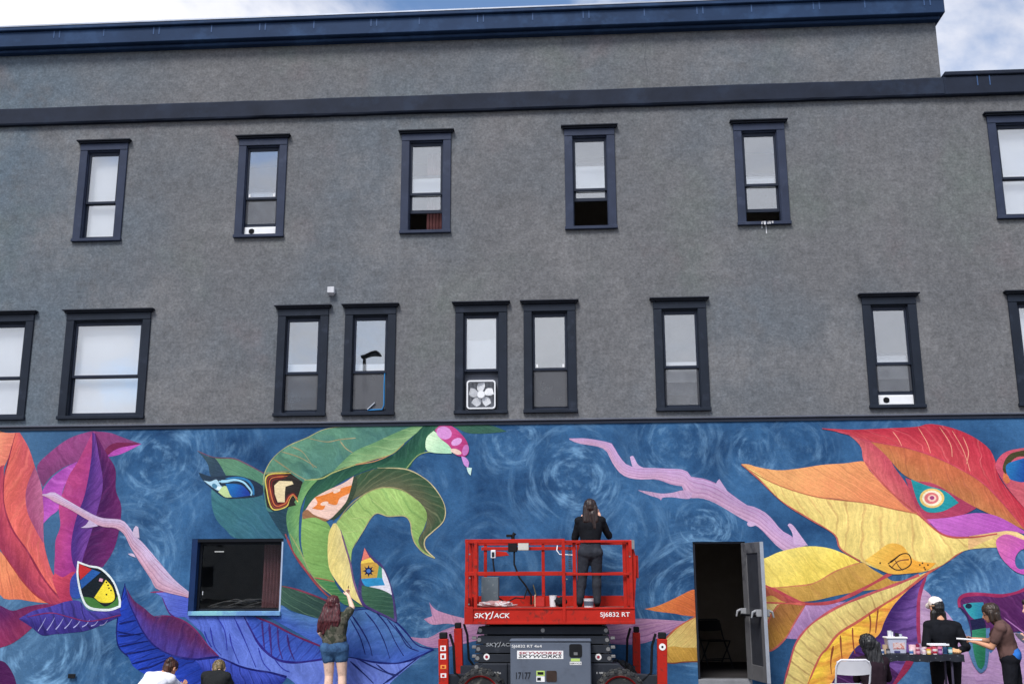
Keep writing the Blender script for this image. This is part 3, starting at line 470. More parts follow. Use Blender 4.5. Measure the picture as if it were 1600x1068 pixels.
('r','painted_line',((-3.146,0.314),(-2.973,0.194),(-2.803,0.154)),0.028,0.014,(22,36,112)),
('r','painted_line',((-3.033,0.024),(-2.866,0.134),(-2.492,0.415)),0.028,0.014,(22,36,112)),
('r','painted_line',((-3.55,0.353),(-3.311,0.153),(-3.181,0.033)),0.028,0.014,(22,36,112)),
('r','painted_line',((-5.468,0.766),(-5.42,0.586),(-5.291,0.318)),0.022,0.014,(38,50,165)),
('r','painted_line',((-5.674,1.002),(-5.547,0.802),(-5.492,0.515)),0.022,0.014,(38,50,165)),
('r','painted_line',((-5.405,1.001),(-5.236,0.694),(-5.023,0.265)),0.022,0.014,(38,50,165)),
('r','painted_line',((-5.78,0.857),(-5.705,0.586),(-5.583,0.443)),0.022,0.014,(38,50,165)),
('r','painted_line',((-5.872,0.802),(-5.827,0.694),(-5.742,0.568)),0.022,0.014,(38,50,165)),
('r','painted_line',((-5,0.551),(-4.913,0.337),(-4.794,0.213)),0.022,0.014,(38,50,165)),
('r','painted_line',((-4.726,0.373),(-4.607,0.248),(-4.492,0.196)),0.022,0.014,(38,50,165)),
('r','painted_line',((-7.252,0.73),(-7.079,0.739),(-6.85,0.776)),0.03,0.012,(12,26,108)),
('r','painted_line',((-7.219,0.567),(-6.954,0.622),(-6.745,0.658)),0.03,0.012,(12,26,108)),
('r','painted_line',((-7.114,0.459),(-6.867,0.496),(-6.583,0.55)),0.03,0.012,(12,26,108)),
('r','painted_line',((-6.987,0.316),(-6.761,0.37),(-6.479,0.442)),0.03,0.012,(12,26,108)),
('r','painted_line',((-7.248,0.912),(-7.096,0.948),(-6.981,0.967)),0.03,0.012,(12,26,108)),
('r','painted_line',((-6.884,0.227),(-6.659,0.281),(-6.381,0.406)),0.03,0.012,(12,26,108)),
('r','painted_line',((-7.278,0.803),(-7.12,0.767),(-6.887,0.748)),0.03,0.012,(12,26,108)),
('r','painted_line',((-4.847,0.91),(-4.818,0.694),(-4.786,0.444)),0.035,0.015,(62,36,120)),
('r','painted_line',((-4.963,0.946),(-4.933,0.73),(-4.905,0.551)),0.035,0.015,(62,36,120)),
('r','painted_line',((-4.711,0.856),(-4.68,0.587),(-4.614,0.39)),0.035,0.015,(62,36,120)),
('r','painted_line',((-4.555,0.748),(-4.508,0.551),(-4.425,0.373)),0.035,0.015,(62,36,120)),
('c',),
('p','painted_leaf',((-5.899,3.022),(-5.672,2.857),(-5.206,2.862),(-5.058,2.901),(-4.946,2.642),(-4.802,2.4),(-4.673,2.288),(-4.662,2.217),(-5.444,2.221),(-5.626,2.358),(-5.785,2.519),(-5.874,2.746)),(44,98,122),(52,115,125),(36,80,110),4,50,0.3,0.4,1),
('p','painted_leaf',((-5.998,3.532),(-5.896,3.509),(-5.575,3.489),(-5.369,3.41),(-5.042,3.239),(-5.049,3.047),(-5.219,3.105),(-5.424,3.197),(-5.676,3.221),(-5.761,3.364)),(72,128,100),(88,140,105),(60,105,95),4,60,0.3,0.5,1),
('p','painted_leaf',((-6.169,3.62),(-6.015,3.532),(-5.896,3.514),(-5.807,3.431),(-5.673,3.221),(-5.725,3.184),(-5.834,3.193),(-5.929,3.227),(-5.972,3.383),(-6.065,3.516)),(44,68,92),(50,78,92),(44,68,92),8,70,0.25,0,1),
('p','painted_leaf',((-6.125,3.273),(-5.894,3.205),(-5.559,3.218),(-5.289,3.166),(-5.066,3.047),(-5.055,2.901),(-5.206,2.862),(-5.538,2.843),(-5.672,2.861),(-5.828,2.956),(-5.969,3.072),(-6.077,3.184)),(30,48,72),(36,58,80),(30,48,72),8,70,0.25,0,1),
('p','painted_eye',((-6.032,3.141),(-5.922,3.123),(-5.823,3.155),(-5.76,3.07),(-5.695,3.02),(-5.728,2.968),(-5.813,2.989),(-5.936,3.071)),(165,208,228),(165,208,228),(165,208,228),8,70,0.25,0,1),
('p','painted_spot',((-5.809,3.021),(-5.823,3.012),(-5.841,3.011),(-5.86,3.018),(-5.877,3.031),(-5.888,3.048),(-5.891,3.066),(-5.885,3.081),(-5.872,3.089),(-5.854,3.091),(-5.834,3.084),(-5.817,3.071),(-5.806,3.054),(-5.804,3.036)),(70,130,165),(70,130,165),(70,130,165),8,70,0.25,0,1),
('p','painted_spot',((-5.736,3.017),(-5.739,3.005),(-5.749,2.996),(-5.763,2.991),(-5.78,2.991),(-5.795,2.996),(-5.806,3.006),(-5.81,3.018),(-5.807,3.03),(-5.797,3.039),(-5.783,3.045),(-5.767,3.045),(-5.752,3.039),(-5.741,3.029)),(215,235,240),(215,235,240),(215,235,240),8,70,0.25,0,1),
('p','painted_eye',((-5.716,3.04),(-5.641,3.036),(-5.592,2.918),(-5.531,2.873),(-5.656,2.87),(-5.781,2.953)),(185,212,140),(185,212,140),(185,212,140),8,70,0.25,0,1),
('p','painted_eye',((-5.672,3.088),(-5.484,3.08),(-5.382,3.047),(-5.277,2.951),(-5.254,2.894),(-5.539,2.869),(-5.596,2.938)),(24,60,165),(20,110,190),(24,60,165),8,70,0.25,0,1),
('r','painted_line',((-5.785,3.122),(-5.654,3.126),(-5.521,3.146),(-5.386,3.112),(-5.298,3.033),(-5.235,2.951),(-5.244,2.894)),0.06,0.03,(150,210,238)),
('r','painted_line',((-5.673,3.164),(-5.49,3.181),(-5.321,3.139),(-5.223,3.032),(-5.2,2.902)),0.035,0.03,(36,120,180)),
('r','painted_line',((-6.164,3.62),(-5.896,3.514),(-5.575,3.491),(-5.369,3.413),(-5.042,3.242)),0.02,0.02,(110,75,95)),
('p','painted_leaf',((-4.971,2.667),(-4.645,2.713),(-4.598,2.517),(-4.612,2.273),(-4.646,2.2),(-4.862,2.494)),(32,66,84),(32,66,84),(32,66,84),8,70,0.25,0,1),
('p','painted_leaf',((-5.055,3.063),(-5.031,3.263),(-4.91,3.487),(-4.688,3.673),(-4.361,3.814),(-4.11,3.937),(-3.78,3.997),(-3.169,4.014),(-2.535,4.008),(-2.333,4.006),(-2.533,3.887),(-2.91,3.741),(-3.261,3.619),(-3.561,3.497),(-3.808,3.3),(-4.081,3.153),(-4.333,3.119),(-4.408,3.082),(-4.495,2.761),(-4.843,2.641),(-4.971,2.667)),(62,116,110),(85,140,112),(45,95,95),5,35,0.3,0.55,1),
('p','painted_leaf',((-2.433,3.962),(-2.333,4.016),(-1.904,4.023),(-1.401,3.978),(-1.126,3.875),(-1.401,3.848),(-1.652,3.846),(-1.803,3.873),(-2.08,3.995),(-2.28,3.859)),(46,92,76),(60,110,85),(46,92,76),8,70,0.25,0,1),
('s','painted_leaf',((-3.933,3.252),(-3.614,3.561),(-3.263,3.72),(-2.912,3.879),(-2.661,3.97),(-2.484,3.967)),((-3.92,3.239),(-3.532,3.377),(-3.156,3.48),(-2.956,3.553),(-2.782,3.702),(-2.471,3.962)),(96,146,92),(128,172,112),(165,195,125),6,-1.5,0.16,0.6),
('s','painted_leaf',((-4.328,3.007),(-4.107,3.179),(-3.758,3.325),(-3.356,3.408),(-3.03,3.487),(-2.893,3.57),(-2.658,3.788),(-2.459,3.987),(-2.308,4.023)),((-4.388,2.625),(-4.244,2.784),(-3.85,3.052),(-3.577,3.198),(-3.202,3.314),(-2.737,3.284),(-2.614,3.442),(-2.428,3.597),(-2.269,3.972)),(28,76,62),(40,96,70),(58,120,85),7,1,0.2,0.5),
('r','painted_line',((-4.361,3.809),(-4.052,3.742),(-3.824,3.777),(-3.57,3.799)),0.022,0.012,(150,140,100)),
('r','painted_line',((-3.823,3.752),(-3.73,3.637),(-3.614,3.561)),0.022,0.012,(150,140,100)),
('r','painted_line',((-4.774,3.591),(-4.502,3.508),(-4.307,3.405),(-4.189,3.329)),0.022,0.012,(150,140,100)),
('r','painted_line',((-4.909,3.482),(-4.672,3.321),(-4.541,3.233),(-4.359,3.136)),0.022,0.012,(150,140,100)),
('r','painted_line',((-4.624,3.673),(-4.429,3.582),(-4.24,3.329)),0.022,0.012,(150,140,100)),
('r','painted_line',((-5.026,3.25),(-4.848,3.266),(-4.645,3.279)),0.022,0.012,(150,140,100)),
('r','painted_line',((-5.055,3.063),(-5.031,3.263),(-4.91,3.487),(-4.688,3.673),(-4.361,3.814),(-4.11,3.937),(-3.78,3.997)),0.02,0.015,(160,165,110)),
('r','painted_line',((-4.384,3.132),(-4.106,3.154),(-3.908,3.251),(-3.532,3.377),(-3.156,3.48),(-2.956,3.546),(-2.782,3.702)),0.022,0.02,(160,168,95)),
('r','painted_line',((-3.006,3.516),(-3.256,3.419),(-3.557,3.372)),0.015,0.02,(190,130,85)),
('r','painted_line',((-2.749,3.284),(-2.577,3.487),(-2.452,3.548),(-2.327,3.559)),0.02,0.015,(140,165,95)),
('s','painted_leaf',((-3.552,3.198),(-3.202,3.306),(-2.749,3.284),(-2.446,3.138),(-2.244,2.939),(-2.112,2.693),(-2.127,2.475),(-2.298,2.307),(-2.419,2.187),(-2.41,2.043),(-2.26,1.899)),((-3.905,2.463),(-3.664,2.755),(-3.418,2.9),(-3.144,2.996),(-2.818,2.974),(-2.54,2.795),(-2.401,2.598),(-2.415,2.38),(-2.518,2.176),(-2.454,2.019),(-2.26,1.894)),(52,84,56),(88,92,66),(120,125,85),13,1.2,0.22,0.75),
('p','painted_leaf',((-3.853,2.402),(-3.661,2.657),(-3.417,2.875),(-3.144,2.989),(-2.818,2.956),(-2.54,2.79),(-2.395,2.586),(-2.434,2.368),(-2.523,2.183),(-2.459,2.031),(-2.26,1.896),(-2.453,1.983),(-2.574,2.128),(-2.631,2.285),(-2.659,2.454),(-2.76,2.552),(-3.009,2.549),(-3.221,2.585),(-3.425,2.29),(-3.567,2.049),(-3.579,1.785),(-3.542,1.623),(-3.546,1.523),(-3.773,1.524),(-3.715,2.026)),(124,166,78),(150,188,95),(98,150,75),9,40,0.2,0.6,1),
('r','painted_line',((-3.853,2.414),(-3.662,2.693),(-3.417,2.888),(-3.144,2.996),(-2.818,2.969),(-2.54,2.79)),0.02,0.015,(150,140,90)),
('r','painted_line',((-3.202,3.314),(-2.749,3.289),(-2.446,3.143),(-2.244,2.944),(-2.112,2.698),(-2.127,2.475),(-2.298,2.307),(-2.419,2.187),(-2.41,2.043),(-2.26,1.899)),0.015,0.02,(195,180,130)),
('r','painted_line',((-3.567,2.049),(-3.425,2.29),(-3.229,2.585),(-3.009,2.549),(-2.76,2.552),(-2.659,2.454),(-2.631,2.285),(-2.574,2.128),(-2.441,1.983),(-2.26,1.896)),0.012,0.02,(170,165,110)),
('r','painted_line',((-2.992,2.921),(-2.813,2.699),(-2.735,2.552)),0.012,0.008,(170,195,110)),
('r','painted_line',((-3.341,2.85),(-3.137,2.701),(-3.009,2.578)),0.012,0.008,(170,195,110)),
('r','painted_line',((-3.631,2.51),(-3.432,2.533),(-3.282,2.532)),0.012,0.008,(170,195,110)),
('r','painted_line',((-3.724,2.292),(-3.575,2.315),(-3.426,2.338)),0.012,0.008,(170,195,110)),
('p','painted_eye',((-3.582,3.186),(-3.633,2.951),(-3.709,2.755),(-3.957,2.507),(-4.185,2.575),(-4.344,2.657),(-4.22,2.833),(-4.023,2.955),(-3.75,3.076)),(232,190,172),(232,190,172),(232,190,172),8,70,0.25,0,1),
('p','painted_eye',((-4.201,2.858),(-4.021,2.905),(-3.748,3.007),(-3.605,3.045),(-3.632,2.927),(-3.793,2.842),(-3.852,2.732),(-4.016,2.77),(-4.063,2.66),(-4.24,2.681),(-4.155,2.759)),(235,122,40),(235,122,40),(235,122,40),8,70,0.25,0,1),
('p','painted_spot',((-3.979,2.774),(-3.981,2.76),(-3.995,2.745),(-4.019,2.733),(-4.046,2.726),(-4.073,2.725),(-4.094,2.731),(-4.104,2.742),(-4.101,2.756),(-4.087,2.77),(-4.064,2.782),(-4.036,2.789),(-4.009,2.79),(-3.989,2.785)),(235,200,180),(235,200,180),(235,200,180),8,70,0.25,0,1),
('p','painted_spot',((-3.788,2.98),(-3.789,2.967),(-3.801,2.952),(-3.823,2.937),(-3.849,2.925),(-3.874,2.919),(-3.894,2.919),(-3.905,2.927),(-3.904,2.939),(-3.892,2.954),(-3.871,2.969),(-3.845,2.981),(-3.819,2.987),(-3.799,2.987)),(235,200,180),(235,200,180),(235,200,180),8,70,0.25,0,1),
('p','painted_leaf',((-3.582,3.186),(-3.525,3.148),(-3.545,2.951),(-3.639,2.754),(-3.832,2.536),(-3.944,2.5),(-3.709,2.755),(-3.633,2.951)),(52,70,52),(52,70,52),(52,70,52),8,70,0.25,0,1),
('s','painted_leaf',((-4.379,3.127),(-4.478,2.959),(-4.614,2.713),(-4.648,2.517),(-4.594,2.273),(-4.485,1.957),(-4.354,1.813),(-4.222,1.609)),((-4.169,3.129),(-4.314,2.957),(-4.402,2.761),(-4.436,2.564),(-4.437,2.296),(-4.412,2.102),(-4.328,1.884),(-4.202,1.609)),(84,140,84),(104,158,88),(66,115,75),8,1,0.2,0.5),
('p','painted_leaf',((-4.389,2.62),(-4.399,2.369),(-4.388,2.119),(-4.327,1.881),(-4.259,1.724),(-4.152,1.596),(-3.987,1.546),(-3.824,1.536),(-3.912,1.722),(-3.95,1.919),(-3.943,2.147),(-3.925,2.356),(-4.033,2.497),(-4.232,2.588)),(108,158,74),(124,172,82),(86,140,66),6,70,0.22,0.5,1),
('p','painted_leaf',((-4.314,2.662),(-4.185,2.572),(-3.957,2.502),(-4.031,2.476),(-4.184,2.538),(-4.384,2.515),(-4.388,2.613)),(150,100,65),(150,100,65),(150,100,65),8,70,0.25,0,1),
('s','painted_leaf',((-3.89,2.44),(-3.951,2.301),(-3.963,2.153),(-3.961,1.962),(-3.92,1.731),(-3.782,1.521),(-3.603,1.334),(-3.372,1.174)),((-3.847,2.45),(-3.754,2.3),(-3.688,2.088),(-3.608,1.834),(-3.55,1.583),(-3.487,1.417),(-3.44,1.292),(-3.365,1.168)),(226,204,112),(214,196,120),(205,160,80),5,1.6,0.12,0.5),
('r','painted_line',((-3.766,2.343),(-3.681,2.088),(-3.597,1.834),(-3.541,1.583),(-3.475,1.396),(-3.372,1.174)),0.03,0.03,(112,78,120)),
('p','painted_leaf',((-4.165,1.61),(-4.001,1.574),(-3.848,1.542),(-3.734,1.397),(-3.558,1.272),(-3.372,1.168),(-3.554,1.169),(-3.685,1.21),(-3.796,1.293),(-3.996,1.439)),(48,108,62),(60,125,70),(150,190,110),7,85,0.15,0.7,1),
('r','painted_line',((-4.654,2.285),(-4.497,1.976),(-4.266,1.68),(-4.106,1.491),(-3.927,1.324),(-3.795,1.272)),0.04,0.03,(150,62,68)),
('r','painted_line',((-4.577,2.284),(-4.388,1.986),(-4.222,1.68),(-4.063,1.491),(-3.862,1.335)),0.02,0.02,(140,150,90)),
('r','painted_line',((-4.165,1.61),(-4.001,1.581),(-3.844,1.547)),0.02,0.02,(170,90,70)),
('p','painted_eye',((-5.024,3.225),(-4.644,3.264),(-4.408,3.102),(-4.474,2.86),(-4.534,2.786),(-4.494,2.737),(-4.869,2.646),(-4.969,2.716),(-5.024,2.964)),(40,36,36),(50,45,40),(40,36,36),8,70,0.25,0,0),
('r','painted_line',((-4.605,3.246),(-4.986,3.212),(-4.98,2.951),(-4.876,2.678),(-4.657,2.713),(-4.612,2.824),(-4.552,2.898),(-4.471,2.786)),0.022,0.022,(215,185,70)),
('r','painted_line',((-4.632,3.221),(-4.956,3.184),(-4.952,2.951),(-4.855,2.705),(-4.664,2.741),(-4.618,2.84),(-4.552,2.906),(-4.48,2.813)),0.022,0.022,(140,50,40)),
('r','painted_line',((-4.659,3.197),(-4.927,3.157),(-4.924,2.95),(-4.834,2.732),(-4.671,2.768),(-4.624,2.857),(-4.552,2.914),(-4.49,2.84)),0.022,0.022,(205,95,50)),
('r','painted_line',((-4.686,3.172),(-4.897,3.129),(-4.896,2.95),(-4.813,2.759),(-4.678,2.795),(-4.631,2.873),(-4.553,2.922),(-4.499,2.867)),0.022,0.022,(120,30,35)),
('r','painted_line',((-4.713,3.148),(-4.868,3.101),(-4.868,2.95),(-4.792,2.786),(-4.684,2.822),(-4.637,2.889),(-4.553,2.93),(-4.509,2.895)),0.022,0.022,(70,25,28)),
('p','painted_eye',((-4.868,3.049),(-4.79,3.123),(-4.581,3.114),(-4.554,3.069),(-4.684,3.03),(-4.689,2.911),(-4.683,2.783),(-4.8,2.784),(-4.851,2.912)),(222,200,150),(222,200,150),(222,200,150),8,70,0.25,0,0),
('p','painted_bud',((-2.418,3.785),(-2.306,3.897),(-2.154,3.787),(-1.996,3.63),(-2.013,3.53),(-2.276,3.543),(-2.42,3.597)),(165,218,175),(195,228,185),(165,218,175),8,70,0.25,0,1),
('p','painted_bud',((-2.286,3.909),(-2.181,3.991),(-2.017,3.971),(-1.878,3.859),(-1.772,3.727),(-1.733,3.572),(-1.795,3.485),(-1.925,3.499),(-1.996,3.575),(-2.065,3.668),(-2.204,3.782)),(192,48,122),(205,70,140),(192,48,122),8,70,0.25,0,1),
('p','painted_spot',((-2.016,3.818),(-2.042,3.781),(-2.087,3.761),(-2.141,3.761),(-2.193,3.78),(-2.235,3.816),(-2.256,3.861),(-2.253,3.907),(-2.227,3.943),(-2.182,3.963),(-2.128,3.964),(-2.075,3.944),(-2.034,3.908),(-2.013,3.863)),(212,135,208),(212,135,208),(212,135,208),8,70,0.25,0,1),
('p','painted_spot',((-1.85,3.754),(-1.848,3.728),(-1.863,3.7),(-1.891,3.676),(-1.927,3.659),(-1.964,3.654),(-1.995,3.661),(-2.013,3.679),(-2.016,3.705),(-2.001,3.733),(-1.973,3.757),(-1.937,3.774),(-1.9,3.779),(-1.869,3.772)),(216,150,215),(216,150,215),(216,150,215),8,70,0.25,0,1),
('p','painted_spot',((-1.74,3.569),(-1.754,3.533),(-1.776,3.507),(-1.8,3.495),(-1.821,3.501),(-1.836,3.523),(-1.842,3.557),(-1.837,3.596),(-1.822,3.632),(-1.801,3.659),(-1.777,3.67),(-1.755,3.664),(-1.74,3.642),(-1.735,3.608)),(205,110,190),(205,110,190),(205,110,190),8,70,0.25,0,1),
('p','painted_spot',((-1.853,3.528),(-1.868,3.515),(-1.896,3.51),(-1.932,3.516),(-1.97,3.53),(-2.002,3.55),(-2.021,3.572),(-2.023,3.591),(-2.009,3.604),(-1.981,3.608),(-1.944,3.603),(-1.906,3.589),(-1.875,3.569),(-1.856,3.547)),(232,195,180),(232,195,180),(232,195,180),8,70,0.25,0,1),
('p','painted_bud',((-1.855,3.484),(-1.787,3.465),(-1.732,3.39),(-1.744,3.299),(-1.812,3.354)),(206,140,220),(206,140,220),(206,140,220),8,70,0.25,0,1),
('p','painted_bud',((-1.769,3.309),(-1.684,3.298),(-1.704,3.18),(-1.744,3.225)),(190,225,215),(190,225,215),(190,225,215),8,70,0.25,0,1),
('p','painted_leaf',((-3.376,2.069),(-3.252,1.917),(-3.097,1.794),(-2.984,1.581),(-2.907,1.332),(-2.86,1.044),(-2.858,0.938),(-3.046,1.04),(-3.231,1.123),(-3.372,1.199),(-3.447,1.334),(-3.456,1.479),(-3.434,1.604),(-3.432,1.834)),(70,66,120),(60,52,110),(70,66,120),8,70,0.25,0,1),
('p','painted_leaf',((-3.402,1.489),(-3.131,1.432),(-2.931,1.332),(-2.885,0.983),(-3.058,1.061),(-3.231,1.143),(-3.341,1.209),(-3.398,1.333)),(42,84,68),(50,95,70),(95,140,105),6,80,0.12,0.6,1),
('p','painted_eye',((-3.375,2.061),(-3.291,1.917),(-3.25,1.864),(-3.419,1.844)),(226,112,95),(226,112,95),(226,112,95),8,70,0.25,0,0),
('p','painted_eye',((-3.42,1.859),(-3.278,1.913),(-3.202,1.828),(-3.427,1.808)),(236,196,60),(236,196,60),(236,196,60),8,70,0.25,0,0),
('p','painted_eye',((-3.427,1.817),(-3.202,1.837),(-3.126,1.724),(-3.174,1.594),(-3.412,1.587)),(196,148,48),(196,148,48),(196,148,48),8,70,0.25,0,1),
('p','painted_eye',((-3.14,1.79),(-3.083,1.744),(-3.079,1.594),(-3.168,1.594)),(60,150,118),(60,150,118),(60,150,118),8,70,0.25,0,0),
('p','painted_eye',((-3.416,1.587),(-3.081,1.598),(-3.036,1.488),(-3.175,1.474),(-3.344,1.478)),(30,138,198),(30,138,198),(30,138,198),8,70,0.25,0,1),
('p','painted_eye',((-3.092,1.753),(-3.041,1.706),(-2.98,1.577),(-2.923,1.343),(-3.012,1.39),(-3.12,1.432),(-3.283,1.466),(-3.219,1.478),(-3.036,1.488),(-3.079,1.598)),(214,212,226),(214,212,226),(214,212,226),8,70,0.25,0,1),
('p','painted_flower',((-3.205,1.707),(-3.246,1.693),(-3.251,1.68),(-3.231,1.642),(-3.271,1.66),(-3.284,1.655),(-3.298,1.616),(-3.314,1.655),(-3.327,1.661),(-3.366,1.643),(-3.348,1.681),(-3.354,1.694),(-3.396,1.708),(-3.355,1.722),(-3.35,1.735),(-3.37,1.773),(-3.33,1.755),(-3.316,1.76),(-3.303,1.8),(-3.287,1.76),(-3.274,1.754),(-3.235,1.772),(-3.252,1.734),(-3.246,1.721)),(20,24,70),(20,24,70),(20,24,70),8,70,0.25,0,1),
('p','painted_spot',((-3.268,1.707),(-3.271,1.694),(-3.279,1.683),(-3.292,1.677),(-3.307,1.677),(-3.32,1.683),(-3.329,1.694),(-3.333,1.708),(-3.33,1.721),(-3.321,1.732),(-3.308,1.738),(-3.294,1.738),(-3.281,1.732),(-3.272,1.721)),(60,110,190),(60,110,190),(60,110,190),8,70,0.25,0,1),
('r','painted_line',((-3.376,2.069),(-3.252,1.917),(-3.097,1.794),(-2.984,1.581),(-2.907,1.332),(-2.86,1.044),(-2.858,0.938)),0.012,0.03,(72,56,120)),
('r','painted_line',((-3.441,1.334),(-3.362,1.199),(-3.231,1.123),(-3.046,1.04),(-2.858,0.942)),0.03,0.02,(70,50,120)),
('c',),
('s','painted_branch',((-2.647,0.716),(-2.358,0.697),(-2.141,0.801),(-1.845,0.896),(-1.449,0.943),(-0.563,0.895),(0.414,0.894),(0.806,0.979),(1.193,0.969),(1.598,0.94)),((-2.636,0.697),(-2.287,0.555),(-1.843,0.602),(-1.596,0.659),(-1.153,0.678),(-0.565,0.659),(0.407,0.612),(0.891,0.612),(1.253,0.734),(1.617,0.921)),(178,128,165),(165,115,160),(135,85,140),3,4.5,0.4,0.95),
('p','painted_branch',((-2.338,1.232),(-2.291,1.166),(-2.205,1.105),(-2.013,1.043),(-1.715,0.961),(-1.715,0.86),(-2.043,0.911),(-2.287,0.897),(-2.42,0.978),(-2.289,1.023)),(192,135,168),(180,125,165),(150,95,145),6,10,0.3,0.5,1),
('s','painted_branch',((-0.133,3.75),(0.144,3.747),(0.439,3.693),(0.542,3.662),(0.631,3.501),(0.749,3.34),(0.87,3.289),(1.04,3.275),(1.332,3.26),(1.671,3.232),(1.763,3.127),(1.955,3.096),(2.192,2.997),(2.377,2.85),(2.607,2.68),(2.725,2.648),(2.887,2.559),(2.999,2.439),(3.109,2.296),(3.222,2.225),(3.471,2.063)),((-0.128,3.732),(0.019,3.669),(0.339,3.61),(0.465,3.527),(0.53,3.379),(0.652,3.201),(0.792,3.119),(0.986,3.09),(1.229,3.088),(1.468,3.003),(1.624,2.978),(1.645,2.905),(1.702,2.803),(1.906,2.792),(2.083,2.732),(2.293,2.611),(2.524,2.466),(2.756,2.346),(2.935,2.156),(3.046,2.038),(3.159,1.967)),(188,150,198),(196,152,188),(160,105,160),2.3,4.5,0.4,0.95),
('p','painted_branch',((0.927,2.926),(1.125,2.897),(1.294,2.869),(1.463,2.88),(1.634,2.917),(1.777,2.88),(1.725,2.784),(1.461,2.81),(1.316,2.806),(1.285,2.763),(1.248,2.797),(1.099,2.847)),(190,152,195),(190,150,185),(160,110,160),5,10,0.3,0.5,1),
('p','painted_branch',((0.821,3.449),(0.875,3.456),(0.944,3.325),(1.04,3.27),(0.874,3.272)),(190,155,200),(190,155,200),(190,155,200),8,70,0.25,0,1),
('p','painted_branch',((2.131,2.985),(2.171,3.057),(2.203,3.086),(2.241,3.02),(2.33,2.875)),(192,158,205),(192,158,205),(192,158,205),8,70,0.25,0,1),
('p','painted_branch',((2.592,2.394),(2.618,2.43),(2.677,2.422),(2.746,2.382),(2.673,2.354),(2.614,2.359)),(200,165,205),(200,165,205),(200,165,205),8,70,0.25,0,1),
('p','painted_branch',((3.208,2.371),(3.245,2.395),(3.301,2.354),(3.388,2.224),(3.495,2.063),(3.284,2.083),(3.271,2.248)),(195,158,200),(195,158,200),(195,158,200),8,70,0.25,0,1),
('p','painted_branch',((5.135,1.431),(5.266,1.318),(5.291,1.178),(5.461,1.085),(5.585,0.918),(5.735,0.733),(5.791,0.55),(5.858,0.295),(5.933,-0.047),(5.381,-0.049),(5.326,0.149),(5.197,0.367),(5.049,0.367),(5.019,0.66),(5.087,1.216)),(172,135,182),(188,150,190),(145,105,165),8,80,0.25,0.6,1),
('p','painted_branch',((5.95,0.66),(6.061,0.477),(6.388,0.77),(6.635,0.66),(6.599,0.333),(6.41,-0.046),(5.841,-0.048),(5.784,0.295)),(180,142,188),(170,130,180),(145,105,165),8,80,0.25,0.6,1),
('c',),
('p','painted_leaf',((0.978,1.125),(1.169,1.167),(1.413,1.268),(1.703,1.405),(1.768,1.381),(1.752,1.01),(1.564,1.03),(1.425,1.056),(1.147,1.089)),(208,92,42),(222,118,52),(150,60,40),7,60,0.14,0.7,1),
('p','painted_leaf',((1.231,0.639),(1.354,0.759),(1.498,0.875),(1.722,1.001),(1.762,1.001),(1.742,0.548),(1.485,0.555),(1.287,0.563)),(216,190,100),(205,165,85),(175,100,50),6,-50,0.12,0.8,1),
('p','painted_leaf',((1.217,0.547),(1.387,0.578),(1.545,0.559),(1.743,0.559),(1.744,0.353),(1.537,0.352),(1.378,0.337),(1.21,0.34)),(182,132,40),(200,150,52),(150,95,40),5,30,0.15,0.5,1),
('r','painted_line',((1.22,0.624),(1.354,0.759),(1.498,0.875),(1.742,1.01)),0.03,0.02,(195,90,60)),
('r','painted_line',((1.18,0.346),(1.378,0.333),(1.537,0.35),(1.744,0.356)),0.02,0.02,(120,60,40)),
('p','painted_leaf',((3.395,1.179),(3.691,1.201),(4.007,1.23),(3.679,1.027),(3.431,0.835),(3.294,0.692),(3.04,0.697),(3.16,0.893),(3.246,1.009)),(156,112,170),(175,130,182),(195,160,205),5,30,0.15,0.6,1),
('p','painted_leaf',((2.676,1.223),(3.021,1.203),(2.916,1.086),(2.808,0.932),(2.756,0.874),(2.657,0.874)),(216,188,108),(205,165,90),(170,110,60),6,40,0.15,0.7,1),
('p','painted_leaf',((3.021,1.197),(3.405,1.186),(3.253,0.97),(3.079,0.701),(2.883,0.533),(2.754,0.502),(2.666,0.51),(2.677,0.701),(2.782,0.816),(2.894,1.057)),(180,122,42),(160,100,45),(130,70,40),8,25,0.15,0.7,1),
('r','painted_line',((3.021,1.193),(2.894,1.057),(2.794,0.855),(2.762,0.816)),0.03,0.03,(200,95,70)),
('r','painted_line',((3.405,1.186),(3.253,0.97),(3.079,0.701),(2.883,0.533),(2.754,0.502)),0.03,0.03,(195,90,80)),
('p','painted_leaf',((2.72,1.801),(2.889,1.894),(3.084,1.974),(3.442,2.046),(3.767,2.028),(4.03,1.935),(4.263,1.799),(4.07,1.746),(3.905,1.688),(3.541,1.503),(3.188,1.456),(2.916,1.438),(2.701,1.465)),(236,204,70),(240,215,95),(215,170,60),6,30,0.12,0.5,1),
('p','painted_leaf',((2.716,1.484),(2.916,1.438),(3.188,1.458),(3.541,1.503),(3.905,1.688),(4.263,1.805),(4.443,1.699),(4.622,1.592),(4.75,1.525),(5.073,1.564),(5.241,1.656),(5.067,1.498),(4.795,1.432),(4.257,1.381),(3.878,1.316),(3.497,1.237),(3.038,1.217),(2.701,1.218)),(192,140,48),(202,152,62),(165,105,48),7,25,0.14,0.6,1),
('p','painted_leaf',((2.692,1.496),(2.916,1.433),(3.204,1.276),(3.416,1.198),(3.258,1.202),(3.063,1.232),(2.89,1.32),(2.706,1.223),(2.676,1.223)),(170,62,62),(190,90,60),(140,45,60),4,20,0.3,0.5,1),
('r','painted_line',((2.716,1.479),(2.916,1.433),(3.188,1.453),(3.541,1.497),(3.904,1.683),(4.263,1.799)),0.03,0.02,(210,120,75)),
('r','painted_line',((2.819,1.466),(3.031,1.368),(3.223,1.26),(3.415,1.196),(3.791,1.216),(4.093,1.326),(4.501,1.529),(4.913,1.762)),0.05,0.06,(188,62,72)),
